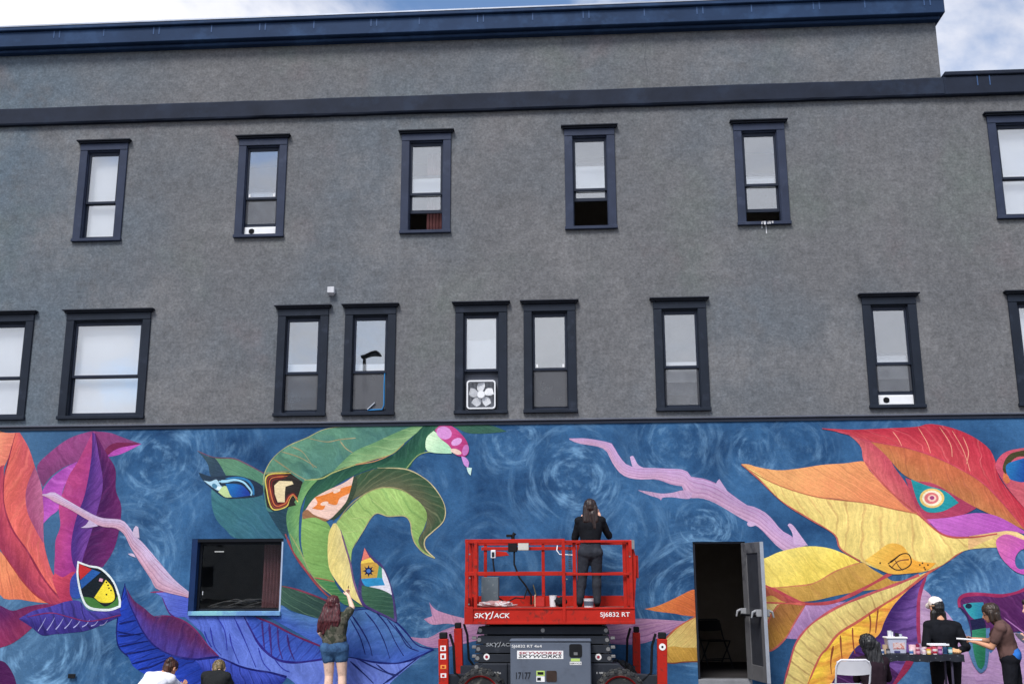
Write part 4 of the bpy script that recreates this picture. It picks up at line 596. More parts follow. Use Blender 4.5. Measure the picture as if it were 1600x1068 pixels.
('r','painted_line',((2.716,1.219),(3.061,1.206),(3.396,1.192)),0.03,0.05,(200,80,70)),
('s','painted_leaf',((5.279,1.667),(5.122,1.61),(4.809,1.489),(4.379,1.339),(3.987,1.19),(3.712,1.059),(3.433,0.864),(3.227,0.622),(3.114,0.327),(2.996,-0.056)),((5.278,1.657),(5.078,1.535),(4.836,1.366),(4.675,1.254),(4.437,1.124),(4.158,0.938),(3.861,0.761),(3.676,0.549),(3.554,0.42),(3.315,-0.055)),(222,198,108),(210,180,96),(160,116,66),17,-0.9,0.22,0.9),
('s','painted_leaf',((5.237,1.619),(5.035,1.479),(4.834,1.348),(4.456,1.124),(4.158,0.938),(3.861,0.761),(3.676,0.549),(3.553,0.401),(3.427,0.218),(3.315,-0.055)),((5.24,1.61),(4.953,1.404),(4.748,1.217),(4.631,1.067),(4.544,0.919),(4.475,0.771),(4.364,0.678),(4.131,0.586),(3.965,0.384),(3.709,-0.054)),(246,198,46),(238,158,52),(214,104,36),9,0.5,0.5,0.95),
('s','painted_leaf',((5.232,1.61),(4.953,1.404),(4.748,1.217),(4.631,1.067),(4.544,0.919),(4.475,0.771),(4.364,0.678),(4.13,0.577),(3.965,0.374),(3.671,-0.054)),((5.24,1.61),(5.145,1.441),(5.081,1.253),(5.061,1.085),(5.039,0.844),(5.034,0.623),(4.975,0.476),(4.887,0.33),(4.772,0.184),(4.566,-0.052)),(62,32,106),(118,76,162),(50,24,96),11,0.7,0.4,0.9),
('p','painted_leaf',((4.086,0.494),(4.179,0.476),(4.343,0.421),(4.523,0.33),(4.698,0.184),(4.566,-0.052),(3.634,-0.054),(3.884,0.292)),(72,30,92),(60,24,80),(120,60,140),7,60,0.3,0.6,1),
('p','painted_leaf',((4.912,0.513),(4.997,0.623),(5.04,0.586),(4.937,0.367),(4.831,0.221),(4.668,0.057),(4.566,-0.052),(4.529,-0.052),(4.698,0.184)),(160,38,80),(160,38,80),(160,38,80),8,70,0.25,0,1),
('r','painted_line',((5.247,1.629),(5.149,1.441),(5.087,1.253),(5.064,1.085),(5.043,0.844),(5.038,0.623)),0.05,0.06,(172,48,92)),
('r','painted_line',((3.315,-0.055),(3.553,0.411),(3.676,0.545),(3.861,0.758),(4.158,0.934),(4.456,1.12),(4.834,1.344),(5.076,1.516),(5.278,1.657),(5.842,2.006)),0.03,0.05,(200,85,70)),
('r','painted_line',((2.977,-0.056),(3.11,0.327),(3.223,0.622),(3.423,0.86),(3.712,1.059),(3.988,1.194),(4.379,1.343),(4.809,1.493),(5.123,1.614)),0.03,0.05,(195,78,85)),
('r','painted_line',((4.075,0.845),(4.068,0.697),(4.072,0.549),(4.085,0.475)),0.035,0.014,(150,70,40)),
('r','painted_line',((3.888,0.734),(3.884,0.549),(3.889,0.365)),0.035,0.014,(150,70,40)),
('r','painted_line',((3.773,0.586),(3.72,0.365),(3.716,0.182)),0.035,0.014,(150,70,40)),
('r','painted_line',((4.337,1.049),(4.346,0.919),(4.324,0.771)),0.035,0.014,(150,70,40)),
('r','painted_line',((4.475,1.124),(4.443,0.956),(4.409,0.771)),0.035,0.014,(150,70,40)),
('s','painted_leaf',((2.554,3.311),(2.77,3.188),(3.01,3.027),(3.333,2.904),(3.657,2.804),(4.414,2.702),(4.84,2.602),(5.159,2.532),(5.533,2.217),(5.93,2.175),(6.335,2.226),(6.55,2.238),(6.828,2.116)),((2.553,3.3),(2.792,3.096),(3.131,2.74),(3.525,2.475),(3.903,2.227),(3.982,2.01),(4.264,1.821),(4.68,1.645),(4.947,1.644),(5.188,1.657),(5.491,1.767),(5.885,1.987),(6.817,2.022)),(242,210,112),(224,196,100),(200,140,76),18,-1.1,0.22,0.75),
('p','painted_leaf',((5.934,2.215),(6.207,2.272),(6.553,2.27),(6.754,2.17),(6.828,2.116),(6.82,2.043),(6.696,2.116),(6.52,2.211),(6.275,2.159),(5.885,1.987)),(240,205,130),(230,175,110),(240,205,130),8,70,0.25,0,1),
('p','painted_leaf',((2.549,3.317),(2.665,3.31),(2.775,3.272),(3.104,3.213),(3.438,3.238),(3.8,3.29),(4.132,3.309),(4.455,3.336),(4.508,3.199),(4.784,2.905),(5.173,2.54),(4.813,2.597),(4.414,2.696),(3.955,2.769),(3.657,2.804),(3.333,2.901),(3.01,3.027),(2.77,3.188)),(240,134,80),(236,160,90),(200,100,70),10,55,0.13,0.6,1),
('p','painted_leaf',((5.172,2.532),(5.059,2.628),(4.809,2.872),(4.503,3.319),(4.734,3.294),(4.864,3.209),(5.012,3.027),(5.155,2.792),(5.312,2.435),(5.533,2.212)),(178,70,178),(192,85,190),(150,55,150),7,35,0.14,0.6,1),
('s','painted_leaf',((3.834,3.859),(4.168,3.792),(4.4,3.578),(4.436,3.339),(4.632,3.045),(4.857,2.794),(5.056,2.587),(5.336,2.403),(5.533,2.217)),((3.833,3.853),(4.221,3.763),(4.543,3.647),(4.777,3.475),(4.894,3.237),(5.026,3.027),(5.142,2.806),(5.243,2.572),(5.546,2.212)),(222,95,98),(205,72,88),(185,60,80),6,1,0.25,0.4),
('s','painted_leaf',((4.544,3.661),(4.977,3.577),(5.352,3.474),(5.769,3.275),(6.151,3.036),(6.463,2.677),(6.744,2.317)),((4.549,3.655),(4.773,3.433),(4.996,3.152),(5.228,3.011),(5.595,2.87),(6.055,2.62),(6.74,2.277)),(202,98,58),(194,112,60),(150,70,60),8,-1.2,0.12,0.5),
('p','painted_leaf',((5.044,3.074),(5.203,3.026),(5.47,2.982),(5.827,2.759),(6.067,2.607),(5.856,2.508),(5.556,2.461),(5.313,2.444),(5.216,2.572),(5.125,2.765)),(175,52,88),(190,62,92),(175,52,88),8,70,0.25,0,1),
('p','painted_leaf',((5.313,2.444),(5.638,2.468),(6.047,2.533),(6.362,2.482),(6.713,2.277),(6.835,2.182),(6.552,2.259),(6.338,2.247),(6.067,2.209),(5.743,2.17),(5.533,2.212)),(186,76,186),(200,95,196),(140,50,150),9,70,0.15,0.6,1),
('s','painted_leaf',((3.834,3.862),(4.281,3.834),(4.724,3.845),(5.277,3.866),(5.473,3.909),(5.77,3.857),(6.085,3.726),(6.337,3.527),(6.423,3.318),(6.437,3.138),(6.542,2.917),(6.869,2.479)),((3.833,3.851),(4.166,3.778),(4.49,3.675),(4.761,3.616),(5.138,3.533),(5.509,3.403),(5.897,3.199),(6.274,2.919),(6.463,2.677),(6.65,2.426),(6.741,2.291),(6.835,2.182)),(196,40,62),(206,58,70),(228,110,110),9,-1.5,0.1,0.6),
('r','painted_line',((4.913,3.797),(4.986,3.684),(5.032,3.57)),0.015,0.01,(236,150,120)),
('r','painted_line',((5.304,3.863),(5.42,3.622),(5.459,3.454)),0.015,0.01,(236,150,120)),
('r','painted_line',((5.633,3.859),(5.772,3.59),(5.78,3.394)),0.015,0.01,(236,150,120)),
('r','painted_line',((5.819,3.8),(5.954,3.504),(6.03,3.17)),0.015,0.01,(236,150,120)),
('r','painted_line',((5.973,3.7),(6.033,3.475),(5.986,3.281)),0.015,0.01,(236,150,120)),
('r','painted_line',((3.834,3.856),(4.167,3.784),(4.49,3.67),(4.76,3.61),(5.138,3.53),(5.509,3.4),(5.897,3.196),(6.274,2.916),(6.743,2.304)),0.02,0.03,(200,60,80)),
('r','painted_line',((4.455,3.33),(4.783,2.891),(5.172,2.532),(5.533,2.212),(5.93,2.169),(6.335,2.22)),0.02,0.03,(200,80,75)),
('r','painted_line',((2.554,3.308),(3.01,3.024),(3.656,2.802),(4.414,2.699),(4.84,2.6),(5.172,2.529)),0.012,0.02,(205,110,70)),
('r','painted_line',((2.554,3.303),(2.792,3.096),(3.131,2.74),(3.525,2.475),(3.903,2.227),(3.982,2.01),(4.264,1.821)),0.02,0.03,(190,90,75)),
('p','painted_eye',((5.124,3.057),(5.359,2.955),(5.622,2.87),(5.812,2.69),(5.566,2.564),(5.323,2.555),(5.196,2.709)),(20,148,160),(20,148,160),(20,148,160),8,70,0.25,0,1),
('p','painted_spot',((5.601,2.761),(5.577,2.697),(5.521,2.646),(5.445,2.618),(5.363,2.619),(5.292,2.648),(5.246,2.699),(5.233,2.764),(5.257,2.828),(5.313,2.879),(5.39,2.907),(5.471,2.906),(5.543,2.877),(5.589,2.825)),(232,190,95),(232,190,95),(232,190,95),8,70,0.25,0,1),
('p','painted_spot',((5.563,2.761),(5.544,2.71),(5.5,2.669),(5.439,2.647),(5.374,2.648),(5.318,2.671),(5.281,2.712),(5.271,2.763),(5.29,2.814),(5.335,2.855),(5.395,2.877),(5.46,2.877),(5.517,2.854),(5.553,2.812)),(236,225,190),(236,225,190),(236,225,190),8,70,0.25,0,1),
('p','painted_spot',((5.517,2.761),(5.503,2.723),(5.47,2.693),(5.425,2.677),(5.377,2.677),(5.336,2.694),(5.308,2.725),(5.301,2.763),(5.315,2.801),(5.348,2.831),(5.393,2.848),(5.441,2.848),(5.483,2.83),(5.51,2.799)),(226,110,110),(226,110,110),(226,110,110),8,70,0.25,0,1),
('p','painted_spot',((5.482,2.762),(5.474,2.739),(5.454,2.721),(5.427,2.711),(5.398,2.712),(5.373,2.722),(5.357,2.74),(5.352,2.763),(5.361,2.785),(5.381,2.803),(5.407,2.813),(5.436,2.813),(5.461,2.802),(5.478,2.784)),(238,190,170),(238,190,170),(238,190,170),8,70,0.25,0,1),
('p','painted_spot',((5.453,2.767),(5.448,2.754),(5.437,2.744),(5.423,2.738),(5.407,2.738),(5.394,2.744),(5.385,2.755),(5.383,2.768),(5.387,2.781),(5.398,2.791),(5.413,2.797),(5.428,2.797),(5.442,2.791),(5.451,2.78)),(170,60,120),(170,60,120),(170,60,120),8,70,0.25,0,1),
('p','painted_leaf',((4.333,1.834),(4.517,1.954),(4.716,2.082),(4.902,2.054),(4.998,1.924),(5.096,1.822),(5.386,1.789),(5.243,1.683),(4.946,1.636),(4.679,1.637),(4.447,1.753)),(240,158,36),(232,178,60),(240,158,36),8,70,0.25,0,1),
('r','painted_line',((4.672,1.779),(4.777,1.85),(4.891,1.925),(4.997,1.916),(5.018,1.791),(4.926,1.711),(4.79,1.69),(4.684,1.76)),0.025,0.02,(52,36,26)),
('r','painted_line',((4.777,1.845),(4.834,1.738),(4.883,1.684)),0.015,0.02,(60,40,30)),
('r','painted_line',((4.712,1.712),(4.828,1.818),(4.991,1.844)),0.015,0.02,(120,60,40)),
('p','painted_spot',((5.157,1.763),(5.156,1.757),(5.151,1.753),(5.146,1.75),(5.14,1.75),(5.135,1.753),(5.132,1.758),(5.131,1.763),(5.133,1.769),(5.137,1.774),(5.142,1.776),(5.148,1.776),(5.153,1.774),(5.157,1.769)),(80,60,30),(80,60,30),(80,60,30),8,70,0.25,0,1),
('p','painted_spot',((5.22,1.723),(5.219,1.717),(5.215,1.713),(5.209,1.71),(5.203,1.71),(5.198,1.713),(5.195,1.717),(5.194,1.723),(5.196,1.729),(5.2,1.733),(5.205,1.736),(5.211,1.736),(5.216,1.733),(5.22,1.729)),(80,60,30),(80,60,30),(80,60,30),8,70,0.25,0,1),
('p','painted_spot',((5.277,1.763),(5.276,1.757),(5.271,1.752),(5.266,1.75),(5.26,1.75),(5.255,1.752),(5.252,1.757),(5.251,1.763),(5.253,1.769),(5.257,1.773),(5.262,1.776),(5.268,1.776),(5.273,1.773),(5.277,1.768)),(80,60,30),(80,60,30),(80,60,30),8,70,0.25,0,1),
('p','painted_spot',((5.2,1.79),(5.198,1.784),(5.194,1.779),(5.188,1.777),(5.182,1.777),(5.177,1.779),(5.174,1.784),(5.173,1.79),(5.175,1.796),(5.179,1.8),(5.185,1.803),(5.191,1.803),(5.196,1.8),(5.199,1.795)),(80,60,30),(80,60,30),(80,60,30),8,70,0.25,0,1),
('p','painted_spot',((4.571,1.792),(4.569,1.787),(4.565,1.782),(4.56,1.779),(4.554,1.78),(4.548,1.782),(4.545,1.787),(4.544,1.793),(4.546,1.798),(4.55,1.803),(4.556,1.806),(4.562,1.806),(4.567,1.803),(4.57,1.798)),(80,60,30),(80,60,30),(80,60,30),8,70,0.25,0,1),
('p','painted_spot',((5.231,1.696),(5.23,1.69),(5.225,1.686),(5.22,1.683),(5.214,1.683),(5.209,1.686),(5.206,1.691),(5.205,1.696),(5.207,1.702),(5.211,1.707),(5.216,1.709),(5.222,1.709),(5.227,1.707),(5.231,1.702)),(80,60,30),(80,60,30),(80,60,30),8,70,0.25,0,1),
('p','painted_leaf',((6.419,3.276),(6.601,3.463),(6.987,3.534),(6.869,2.479),(6.59,2.862),(6.455,3.11)),(212,88,102),(200,70,95),(212,88,102),8,70,0.25,0,1),
('p','painted_eye',((6.518,3.192),(6.575,3.344),(6.694,3.445),(6.983,3.498),(6.969,3.376),(6.754,3.378),(6.604,3.241),(6.563,3.109)),(66,62,32),(66,62,32),(66,62,32),8,70,0.25,0,1),
('p','painted_eye',((6.572,3.241),(6.693,3.315),(6.97,3.387),(6.939,3.105),(6.819,2.997),(6.687,3.012),(6.591,3.067)),(20,68,160),(24,110,180),(20,68,160),8,70,0.25,0,1),
('p','painted_eye',((6.526,3.137),(6.588,3.095),(6.605,2.999),(6.548,2.972),(6.507,3.041)),(220,110,60),(220,110,60),(220,110,60),8,70,0.25,0,1),
('p','painted_leaf',((6.312,2.127),(6.467,2.212),(6.672,2.143),(6.822,2.062),(6.816,2.009),(6.668,1.983),(6.569,1.877),(6.555,1.752),(6.622,1.691),(6.785,1.73),(6.77,1.603),(6.565,1.646),(6.397,1.806),(6.321,1.958)),(202,72,188),(222,100,180),(170,50,160),5,60,0.2,0.5,1),
('p','painted_leaf',((6.722,1.436),(6.565,1.365),(6.411,1.325),(6.26,1.307),(5.981,1.33),(5.774,1.317),(5.674,1.252),(5.672,1.14),(5.751,1.084),(5.839,0.844),(5.962,0.77),(6.203,0.77),(6.652,0.807)),(78,26,88),(96,34,98),(120,50,120),5,40,0.2,0.5,1),
('p','painted_eye',((5.722,1.177),(5.838,1.205),(6.026,1.214),(6.04,0.991),(5.925,0.954),(5.835,0.992),(5.769,1.084)),(24,120,160),(40,165,175),(24,120,160),8,70,0.25,0,1),
('p','painted_spot',((5.854,1.158),(5.847,1.142),(5.832,1.129),(5.812,1.122),(5.79,1.122),(5.772,1.13),(5.759,1.143),(5.756,1.159),(5.763,1.175),(5.777,1.188),(5.798,1.195),(5.819,1.195),(5.838,1.188),(5.85,1.175)),(20,40,70),(20,40,70),(20,40,70),8,70,0.25,0,1),
('p','painted_eye',((5.803,0.955),(6.003,0.991),(6.025,0.844),(5.923,0.752),(5.831,0.77)),(26,28,70),(26,28,70),(26,28,70),8,70,0.25,0,1),
('p','painted_eye',((5.738,0.77),(5.835,0.807),(6.081,0.844),(6.058,0.623),(5.987,0.295),(5.904,0.205),(5.85,0.223),(5.773,0.368),(5.724,0.623)),(68,110,160),(80,125,170),(68,110,160),8,70,0.25,0,1),
('p','painted_eye',((5.807,0.807),(6.025,0.844),(6.006,0.66),(5.954,0.332),(5.899,0.25),(5.849,0.295),(5.813,0.495)),(26,112,76),(40,135,100),(26,112,76),8,70,0.25,0,1),
('r','painted_line',((6.722,1.436),(6.565,1.365),(6.411,1.325),(6.26,1.307),(5.981,1.33),(5.774,1.317),(5.677,1.252),(5.672,1.14)),0.05,0.06,(165,36,88)),
('r','painted_line',((5.681,1.14),(5.764,1.029),(5.803,0.862),(5.802,0.66)),0.03,0.02,(60,30,90)),
('r','painted_line',((6.301,0.991),(6.437,0.88),(6.574,0.77)),0.015,0.02,(175,110,180)),)
def mural_bg():
    m = bpy.data.materials.new('mural_blue'); m.use_nodes = True; t = m.node_tree; b = t.nodes['Principled BSDF']; l = t.links.new
    tc = N(t, 'ShaderNodeTexCoord'); co = tc.outputs['Object']
    def mth(op, a, c=None, cl=False):
        n = N(t, 'ShaderNodeMath', operation=op, use_clamp=cl)
        for i, v in enumerate((a, c)):
            if v is None: continue
            if isinstance(v, (int, float)): n.inputs[i].default_value = v
            else: l(v, n.inputs[i])
        return n.outputs[0]
    def nz(s, d=4, r=.6, vec=co):
        n = N(t, 'ShaderNodeTexNoise', i={'Scale': s, 'Detail': d, 'Roughness': r}); l(vec, n.inputs['Vector']); return n
    wob = N(t, 'ShaderNodeVectorMath', operation='MULTIPLY_ADD'); l(nz(.7, 1).outputs[1], wob.inputs[0]); wob.inputs[1].default_value = (.34, 0, .34); l(co, wob.inputs[2])
    nb = nz(1.1, 4, .65).outputs[0]; nf = nz(9, 4, .7).outputs[0]
    tot = None
    for i, (x, z, R, f, s) in enumerate(SWIRL):     # one painted swirl: arcs of irregular brush strokes round a centre
        v = N(t, 'ShaderNodeVectorMath', operation='SUBTRACT'); l(wob.outputs[0], v.inputs[0]); v.inputs[1].default_value = (x + .17, 0, z + .17 - GZ)
        fl = N(t, 'ShaderNodeVectorMath', operation='MULTIPLY'); l(v.outputs[0], fl.inputs[0]); fl.inputs[1].default_value = (1, 0, 1)
        ln = N(t, 'ShaderNodeVectorMath', operation='LENGTH'); l(fl.outputs[0], ln.inputs[0]); dd = ln.outputs['Value']
        nm = N(t, 'ShaderNodeVectorMath', operation='NORMALIZE'); l(fl.outputs[0], nm.inputs[0])
        sc = N(t, 'ShaderNodeVectorMath', operation='MULTIPLY_ADD'); l(nm.outputs[0], sc.inputs[0]); sc.inputs[1].default_value = (1.3, 0, 1.3)
        cb = N(t, 'ShaderNodeCombineXYZ'); cb.inputs[0].default_value = i * 7.3; cb.inputs[2].default_value = i * 3.1; l(mth('MULTIPLY', dd, f * 3.0), cb.inputs[1]); l(cb.outputs[0], sc.inputs[2])
        st = nz(1.0, 3, .62, sc.outputs[0]).outputs[0]
        r = N(t, 'ShaderNodeMapRange', interpolation_type='SMOOTHSTEP', i={'From Min': .42, 'From Max': .8}); l(st, r.inputs['Value'])
        fo = N(t, 'ShaderNodeMapRange', interpolation_type='SMOOTHSTEP', i={'From Min': R * .3, 'From Max': R * 1.15, 'To Min': s, 'To Max': 0}); l(dd, fo.inputs['Value'])
        fi = N(t, 'ShaderNodeMapRange', interpolation_type='SMOOTHSTEP', i={'From Min': 0.0, 'From Max': R * .35, 'To Min': .25, 'To Max': 1}); l(dd, fi.inputs['Value'])
        w = mth('MULTIPLY', mth('MULTIPLY', r.outputs[0], fi.outputs[0]), fo.outputs[0]); tot = w if tot is None else mth('MAXIMUM', tot, w)
    gate = N(t, 'ShaderNodeMapRange', interpolation_type='SMOOTHSTEP', i={'From Min': .3, 'From Max': .65}); l(nb, gate.inputs['Value'])
    fac = mth('MULTIPLY', mth('MULTIPLY', tot, mth('ADD', mth('MULTIPLY', gate.outputs[0], .8), .45)), mth('ADD', .5, mth('MULTIPLY', nf, .9)), True)
    cr = N(t, 'ShaderNodeValToRGB'); e = cr.color_ramp.elements
    e[0].position = .36; e[0].color = lin((28, 60, 98)); e[1].position = .66; e[1].color = lin((60, 104, 148)); l(nz(.85, 8, .7).outputs[0], cr.inputs[0])
    sp = N(t, 'ShaderNodeSeparateXYZ'); l(co, sp.inputs[0])
    # base colour turns greyer teal towards the left end of the wall
    lf = N(t, 'ShaderNodeMapRange', interpolation_type='SMOOTHSTEP', i={'From Min': -6.2, 'From Max': -8.6, 'To Min': 0, 'To Max': .75}); l(mth('ADD', sp.outputs[0], mth('MULTIPLY', nz(.6, 3).outputs[0], 1.5)), lf.inputs['Value'])
    m1 = N(t, 'ShaderNodeMix', data_type='RGBA'); l(lf.outputs[0], m1.inputs['Factor']); l(cr.outputs[0], m1.inputs[6]); m1.inputs[7].default_value = lin((74, 108, 140))
    rt = N(t, 'ShaderNodeMapRange', interpolation_type='SMOOTHSTEP', i={'From Min': 4.6, 'From Max': 6.2, 'To Min': 0, 'To Max': .55}); l(mth('SUBTRACT', sp.outputs[0], mth('MULTIPLY', mth('SUBTRACT', sp.outputs[2], 1.4), 1.6)), rt.inputs['Value'])
    m1b = N(t, 'ShaderNodeMix', data_type='RGBA'); l(rt.outputs[0], m1b.inputs['Factor']); l(m1.outputs[2], m1b.inputs[6]); m1b.inputs[7].default_value = lin((78, 122, 172))
    m2 = N(t, 'ShaderNodeMix', data_type='RGBA'); l(fac, m2.inputs['Factor']); l(m1b.outputs[2], m2.inputs[6]); m2.inputs[7].default_value = lin((122, 166, 204))
    vm = N(t, 'ShaderNodeVectorMath', operation='SCALE'); l(m2.outputs[2], vm.inputs[0])
    mr = N(t, 'ShaderNodeMapRange', i={'From Min': .3, 'From Max': .7, 'To Min': .88, 'To Max': 1.12}); l(nz(20, 5, .7).outputs[0], mr.inputs['Value']); l(mr.outputs[0], vm.inputs['Scale'])
    l(vm.outputs[0], b.inputs['Base Color']); b.inputs['Roughness'].default_value = .7; b.inputs['Specular IOR Level'].default_value = .08
    bump(t, b, 38, .5, .01, co, 5); return m
MUR_O = wallgrid('mural', mural_bg(), XL, XR, GZ - .1, Z_MUR + .04, [LOWW, DOOR])
def catmull(P, n):
    P = [np.array(p) for p in P]; m = len(P) - 1; o = []
    for j in range(n):
        s = j / (n - 1) * m; i = min(int(s), m - 1); t = s - i
        p0, p1, p2, p3 = P[max(i - 1, 0)], P[i], P[i + 1], P[min(i + 2, m)]
        o.append(.5 * ((2 * p1) + (-p0 + p2) * t + (2 * p0 - 5 * p1 + 4 * p2 - p3) * t * t + (-p0 + 3 * p1 - 3 * p2 + p3) * t ** 3))
    return o
def arcl(P, n):      # resample the spline evenly by arc length
    Q = np.array(catmull(P, 8 * len(P))); d = np.r_[0, np.cumsum(np.linalg.norm(np.diff(Q, axis=0), axis=1))]; s = np.linspace(0, d[-1], n)
    return np.stack([np.interp(s, d, Q[:, 0]), np.interp(s, d, Q[:, 1])], 1)
def closed(P, sm):
    if not sm: return [np.array(p) for p in P]
    P = [np.array(p) for p in P]; n = len(P); o = []
    for i in range(n):
        p0, p1, p2, p3 = P[i - 1], P[i], P[(i + 1) % n], P[(i + 2) % n]
        c1 = np.dot(p1 - p0, p2 - p1) / (np.linalg.norm(p1 - p0) * np.linalg.norm(p2 - p1) + 1e-9); c2 = np.dot(p2 - p1, p3 - p2) / (np.linalg.norm(p3 - p2) * np.linalg.norm(p2 - p1) + 1e-9)
        t1 = (p2 - p0) * .5 if c1 > .25 else (p2 - p1) * .6; t2 = (p3 - p1) * .5 if c2 > .25 else (p2 - p1) * .6
        L_ = np.linalg.norm(p2 - p1); t1 *= min(1, 1.2 * L_ / (np.linalg.norm(t1) + 1e-9)); t2 *= min(1, 1.2 * L_ / (np.linalg.norm(t2) + 1e-9))
        for j in range(4):
            t = j / 4; h = (2 * t ** 3 - 3 * t * t + 1, t ** 3 - 2 * t * t + t, -2 * t ** 3 + 3 * t * t, t ** 3 - t * t)
            o.append(h[0] * p1 + h[1] * t1 + h[2] * p2 + h[3] * t2)
    return o
def dsat(c, k=.83): g = .3 * c[0] + .59 * c[1] + .11 * c[2]; return tuple(g + (v - g) * k for v in c)
def paint(name, vs, fs, uv, y, c0, c1, c2, pv, ps, m):
    c0, c1, c2 = dsat(c0), dsat(c1), dsat(c2)
    bm = bmesh.new(); ul = bm.loops.layers.uv.new('UVMap'); bv = [bm.verts.new((v[0], y, v[1] - GZ)) for v in vs]; U = {b_: q for b_, q in zip(bv, uv)}
    for f in fs:
        if len(set(f)) < 3: continue
        try: fc = bm.faces.new([bv[i] for i in f])
        except ValueError: continue
        for lp in fc.loops: lp[ul].uv = U[lp.vert]
    xs = [v[0] for v in vs]; zs = [v[1] for v in vs]
    for (a, b, c, d) in ((LOWW[0], LOWW[1], LOWW[2], LOWW[3]), DOOR, (-50, 50, Z_MUR - .034, 60)):
        if max(xs) < a or min(xs) > b or max(zs) < c or min(zs) > d: continue
        for co, no in (((a, 0, 0), (1, 0, 0)), ((b, 0, 0), (1, 0, 0)), ((0, 0, c - GZ), (0, 0, 1)), ((0, 0, d - GZ), (0, 0, 1))):
            bmesh.ops.bisect_plane(bm, geom=bm.verts[:] + bm.edges[:] + bm.faces[:], plane_co=co, plane_no=no, dist=1e-5)
        kill = [f for f in bm.faces if a < f.calc_center_median().x < b and c - GZ < f.calc_center_median().z < d - GZ]
        bmesh.ops.delete(bm, geom=kill, context='FACES')
    for f in bm.faces:
        f.normal_update()
        if f.normal.y > 0: f.normal_flip()
    if not bm.faces: bm.free(); return
    me = bpy.data.meshes.new(name); bm.to_mesh(me); bm.free(); me.materials.append(m); n = len(me.vertices)
    for an, c in (('c0', c0), ('c1', c1), ('c2', c2)):
        a = me.attributes.new(an, 'FLOAT_COLOR', 'POINT'); a.data.foreach_set('color', np.tile(np.array(lin(c), np.float32), n))
    if pv is not None:
        a = me.attributes.new('pv', 'FLOAT_VECTOR', 'POINT'); a.data.foreach_set('vector', np.tile(np.array(pv, np.float32), n))
        a = me.attributes.new('ps', 'FLOAT', 'POINT'); a.data.foreach_set('value', np.full(n, ps, np.float32))
    o = bpy.data.objects.new(name, me); COL.objects.link(o); o.parent = MUR_O
cl = 0; idx = 0
for it in MURAL:
    if it[0] == 'c': cl += 1; idx = 0; continue
    idx += 1; y = -(.0008 + idx * .00016 + cl * .00003)
    if it[0] == 's':
        _, nm, A, Bc, c0, c1, c2, f, sk, wd, st = it; n, mm = 44, 4
        A = arcl(A, n); Bc = arcl(Bc, n); vs = []; uv = []
        for i in range(n):
            for j in range(mm + 1): v = j / mm; vs.append(A[i] * (1 - v) + Bc[i] * v); uv.append((i / (n - 1), v))
        fs = [(i * (mm + 1) + j, (i + 1) * (mm + 1) + j, (i + 1) * (mm + 1) + j + 1, i * (mm + 1) + j + 1) for i in range(n - 1) for j in range(mm)]
        paint(nm, vs, fs, uv, y, c0, c1, c2, (f, sk, wd), st, M_LEAF)
    elif it[0] == 'p':
        _, nm, A, c0, c1, c2, f, ang, wd, st, sm = it
        Q = closed(A, sm); tri = tessellate_polygon([[Vector((q[0], q[1], 0)) for q in Q]])
        Q2 = np.array(Q); ca, sa = math.cos(math.radians(ang)), math.sin(math.radians(ang)); U = Q2[:, 0] * ca + Q2[:, 1] * sa; V = -Q2[:, 0] * sa + Q2[:, 1] * ca
        U = (U - U.min()) / (U.max() - U.min() + 1e-6); V = (V - V.min()) / (V.max() - V.min() + 1e-6)
        paint(nm, Q, tri, list(zip(U, V)), y, c0, c1, c2, (f, .3, wd), st, M_LEAF)
    else:
        _, nm, A, w0, w1, c = it; n = max(12, 6 * len(A)); A = arcl(A, n); vs = []
        for i in range(n):
            d = A[min(i + 1, n - 1)] - A[max(i - 1, 0)]; d = d / (np.linalg.norm(d) + 1e-9); t = i / (n - 1)
            w = (w0 + (w1 - w0) * t) * .54 * (.8 + .45 * noise.noise(Vector((A[i][0] * 3, A[i][1] * 3, idx)))) * (1 if t > .06 else .5)
            vs += [A[i] + np.array((-d[1], d[0])) * w, A[i] - np.array((-d[1], d[0])) * w]
        fs = [(2 * i, 2 * i + 1, 2 * i + 3, 2 * i + 2) for i in range(n - 1)]
        paint(nm, vs, fs, [(0, 0)] * len(vs), y, c, c, c, None, 0, M_FLAT)
# ---------------------------------------------------------------- low shop window
a, b, c, d = LOWW
NAVY = mat('navy_reveal', (20, 44, 84), .6, var=.2, vs=4); TEAL = mat('pale_sill', (104, 146, 196), .6, var=.2, vs=3, c2=(132, 190, 200), c2t=(.45, .6), c2s=1.5)
mb = MB(); mb.box(a, a + .09, .004, .2, c, d); mb.box(a + .09, b, .004, .2, d - .05, d, 1); w2 = mb.build('shop_window', [NAVY, mat('lintel_shadow_paint', (14, 18, 26), .6)], B)  # black top strip is the shadow under the lintel, painted in
MB().box(b - .025, b, .001, .2, c, d - .05).build('jamb', mat('pale_jamb', (160, 176, 200), .6), w2)
mb = MB(); mb.box(a + .02, b + .01, -.05, .2, c - .012, c + .055); mb.build('sill', TEAL, w2, bevel=.006)
mb = MB(); mb.box(a + .09, a + .13, .12, .17, c + .055, d - .05); mb.box(b - .06, b - .025, .12, .17, c + .055, d - .05); mb.box(a + .13, b - .06, .12, .17, d - .09, d - .05); mb.box(a + .13, b - .06, .12, .17, c + .055, c + .09)
mb.build('frame', mat('black_frame', (30, 34, 42), .4), w2, bevel=.004)
MB().box(a + .125, b - .055, .14, .147, c + .085, d - .085).build('pane', M_GLASSD, w2)
mb = MB()
for i in range(6): mb.lathe([(.036, c + .1), (.03, c + .6), (.036, d - .08)], (b - .36 + i * .052, .3, 0), n=8)
mb.build('curtain', M_CURT, w2, smooth=True)
mb = MB(); mb.box(a + .2, b - .4, .35, .4, c + .1, c + .13)
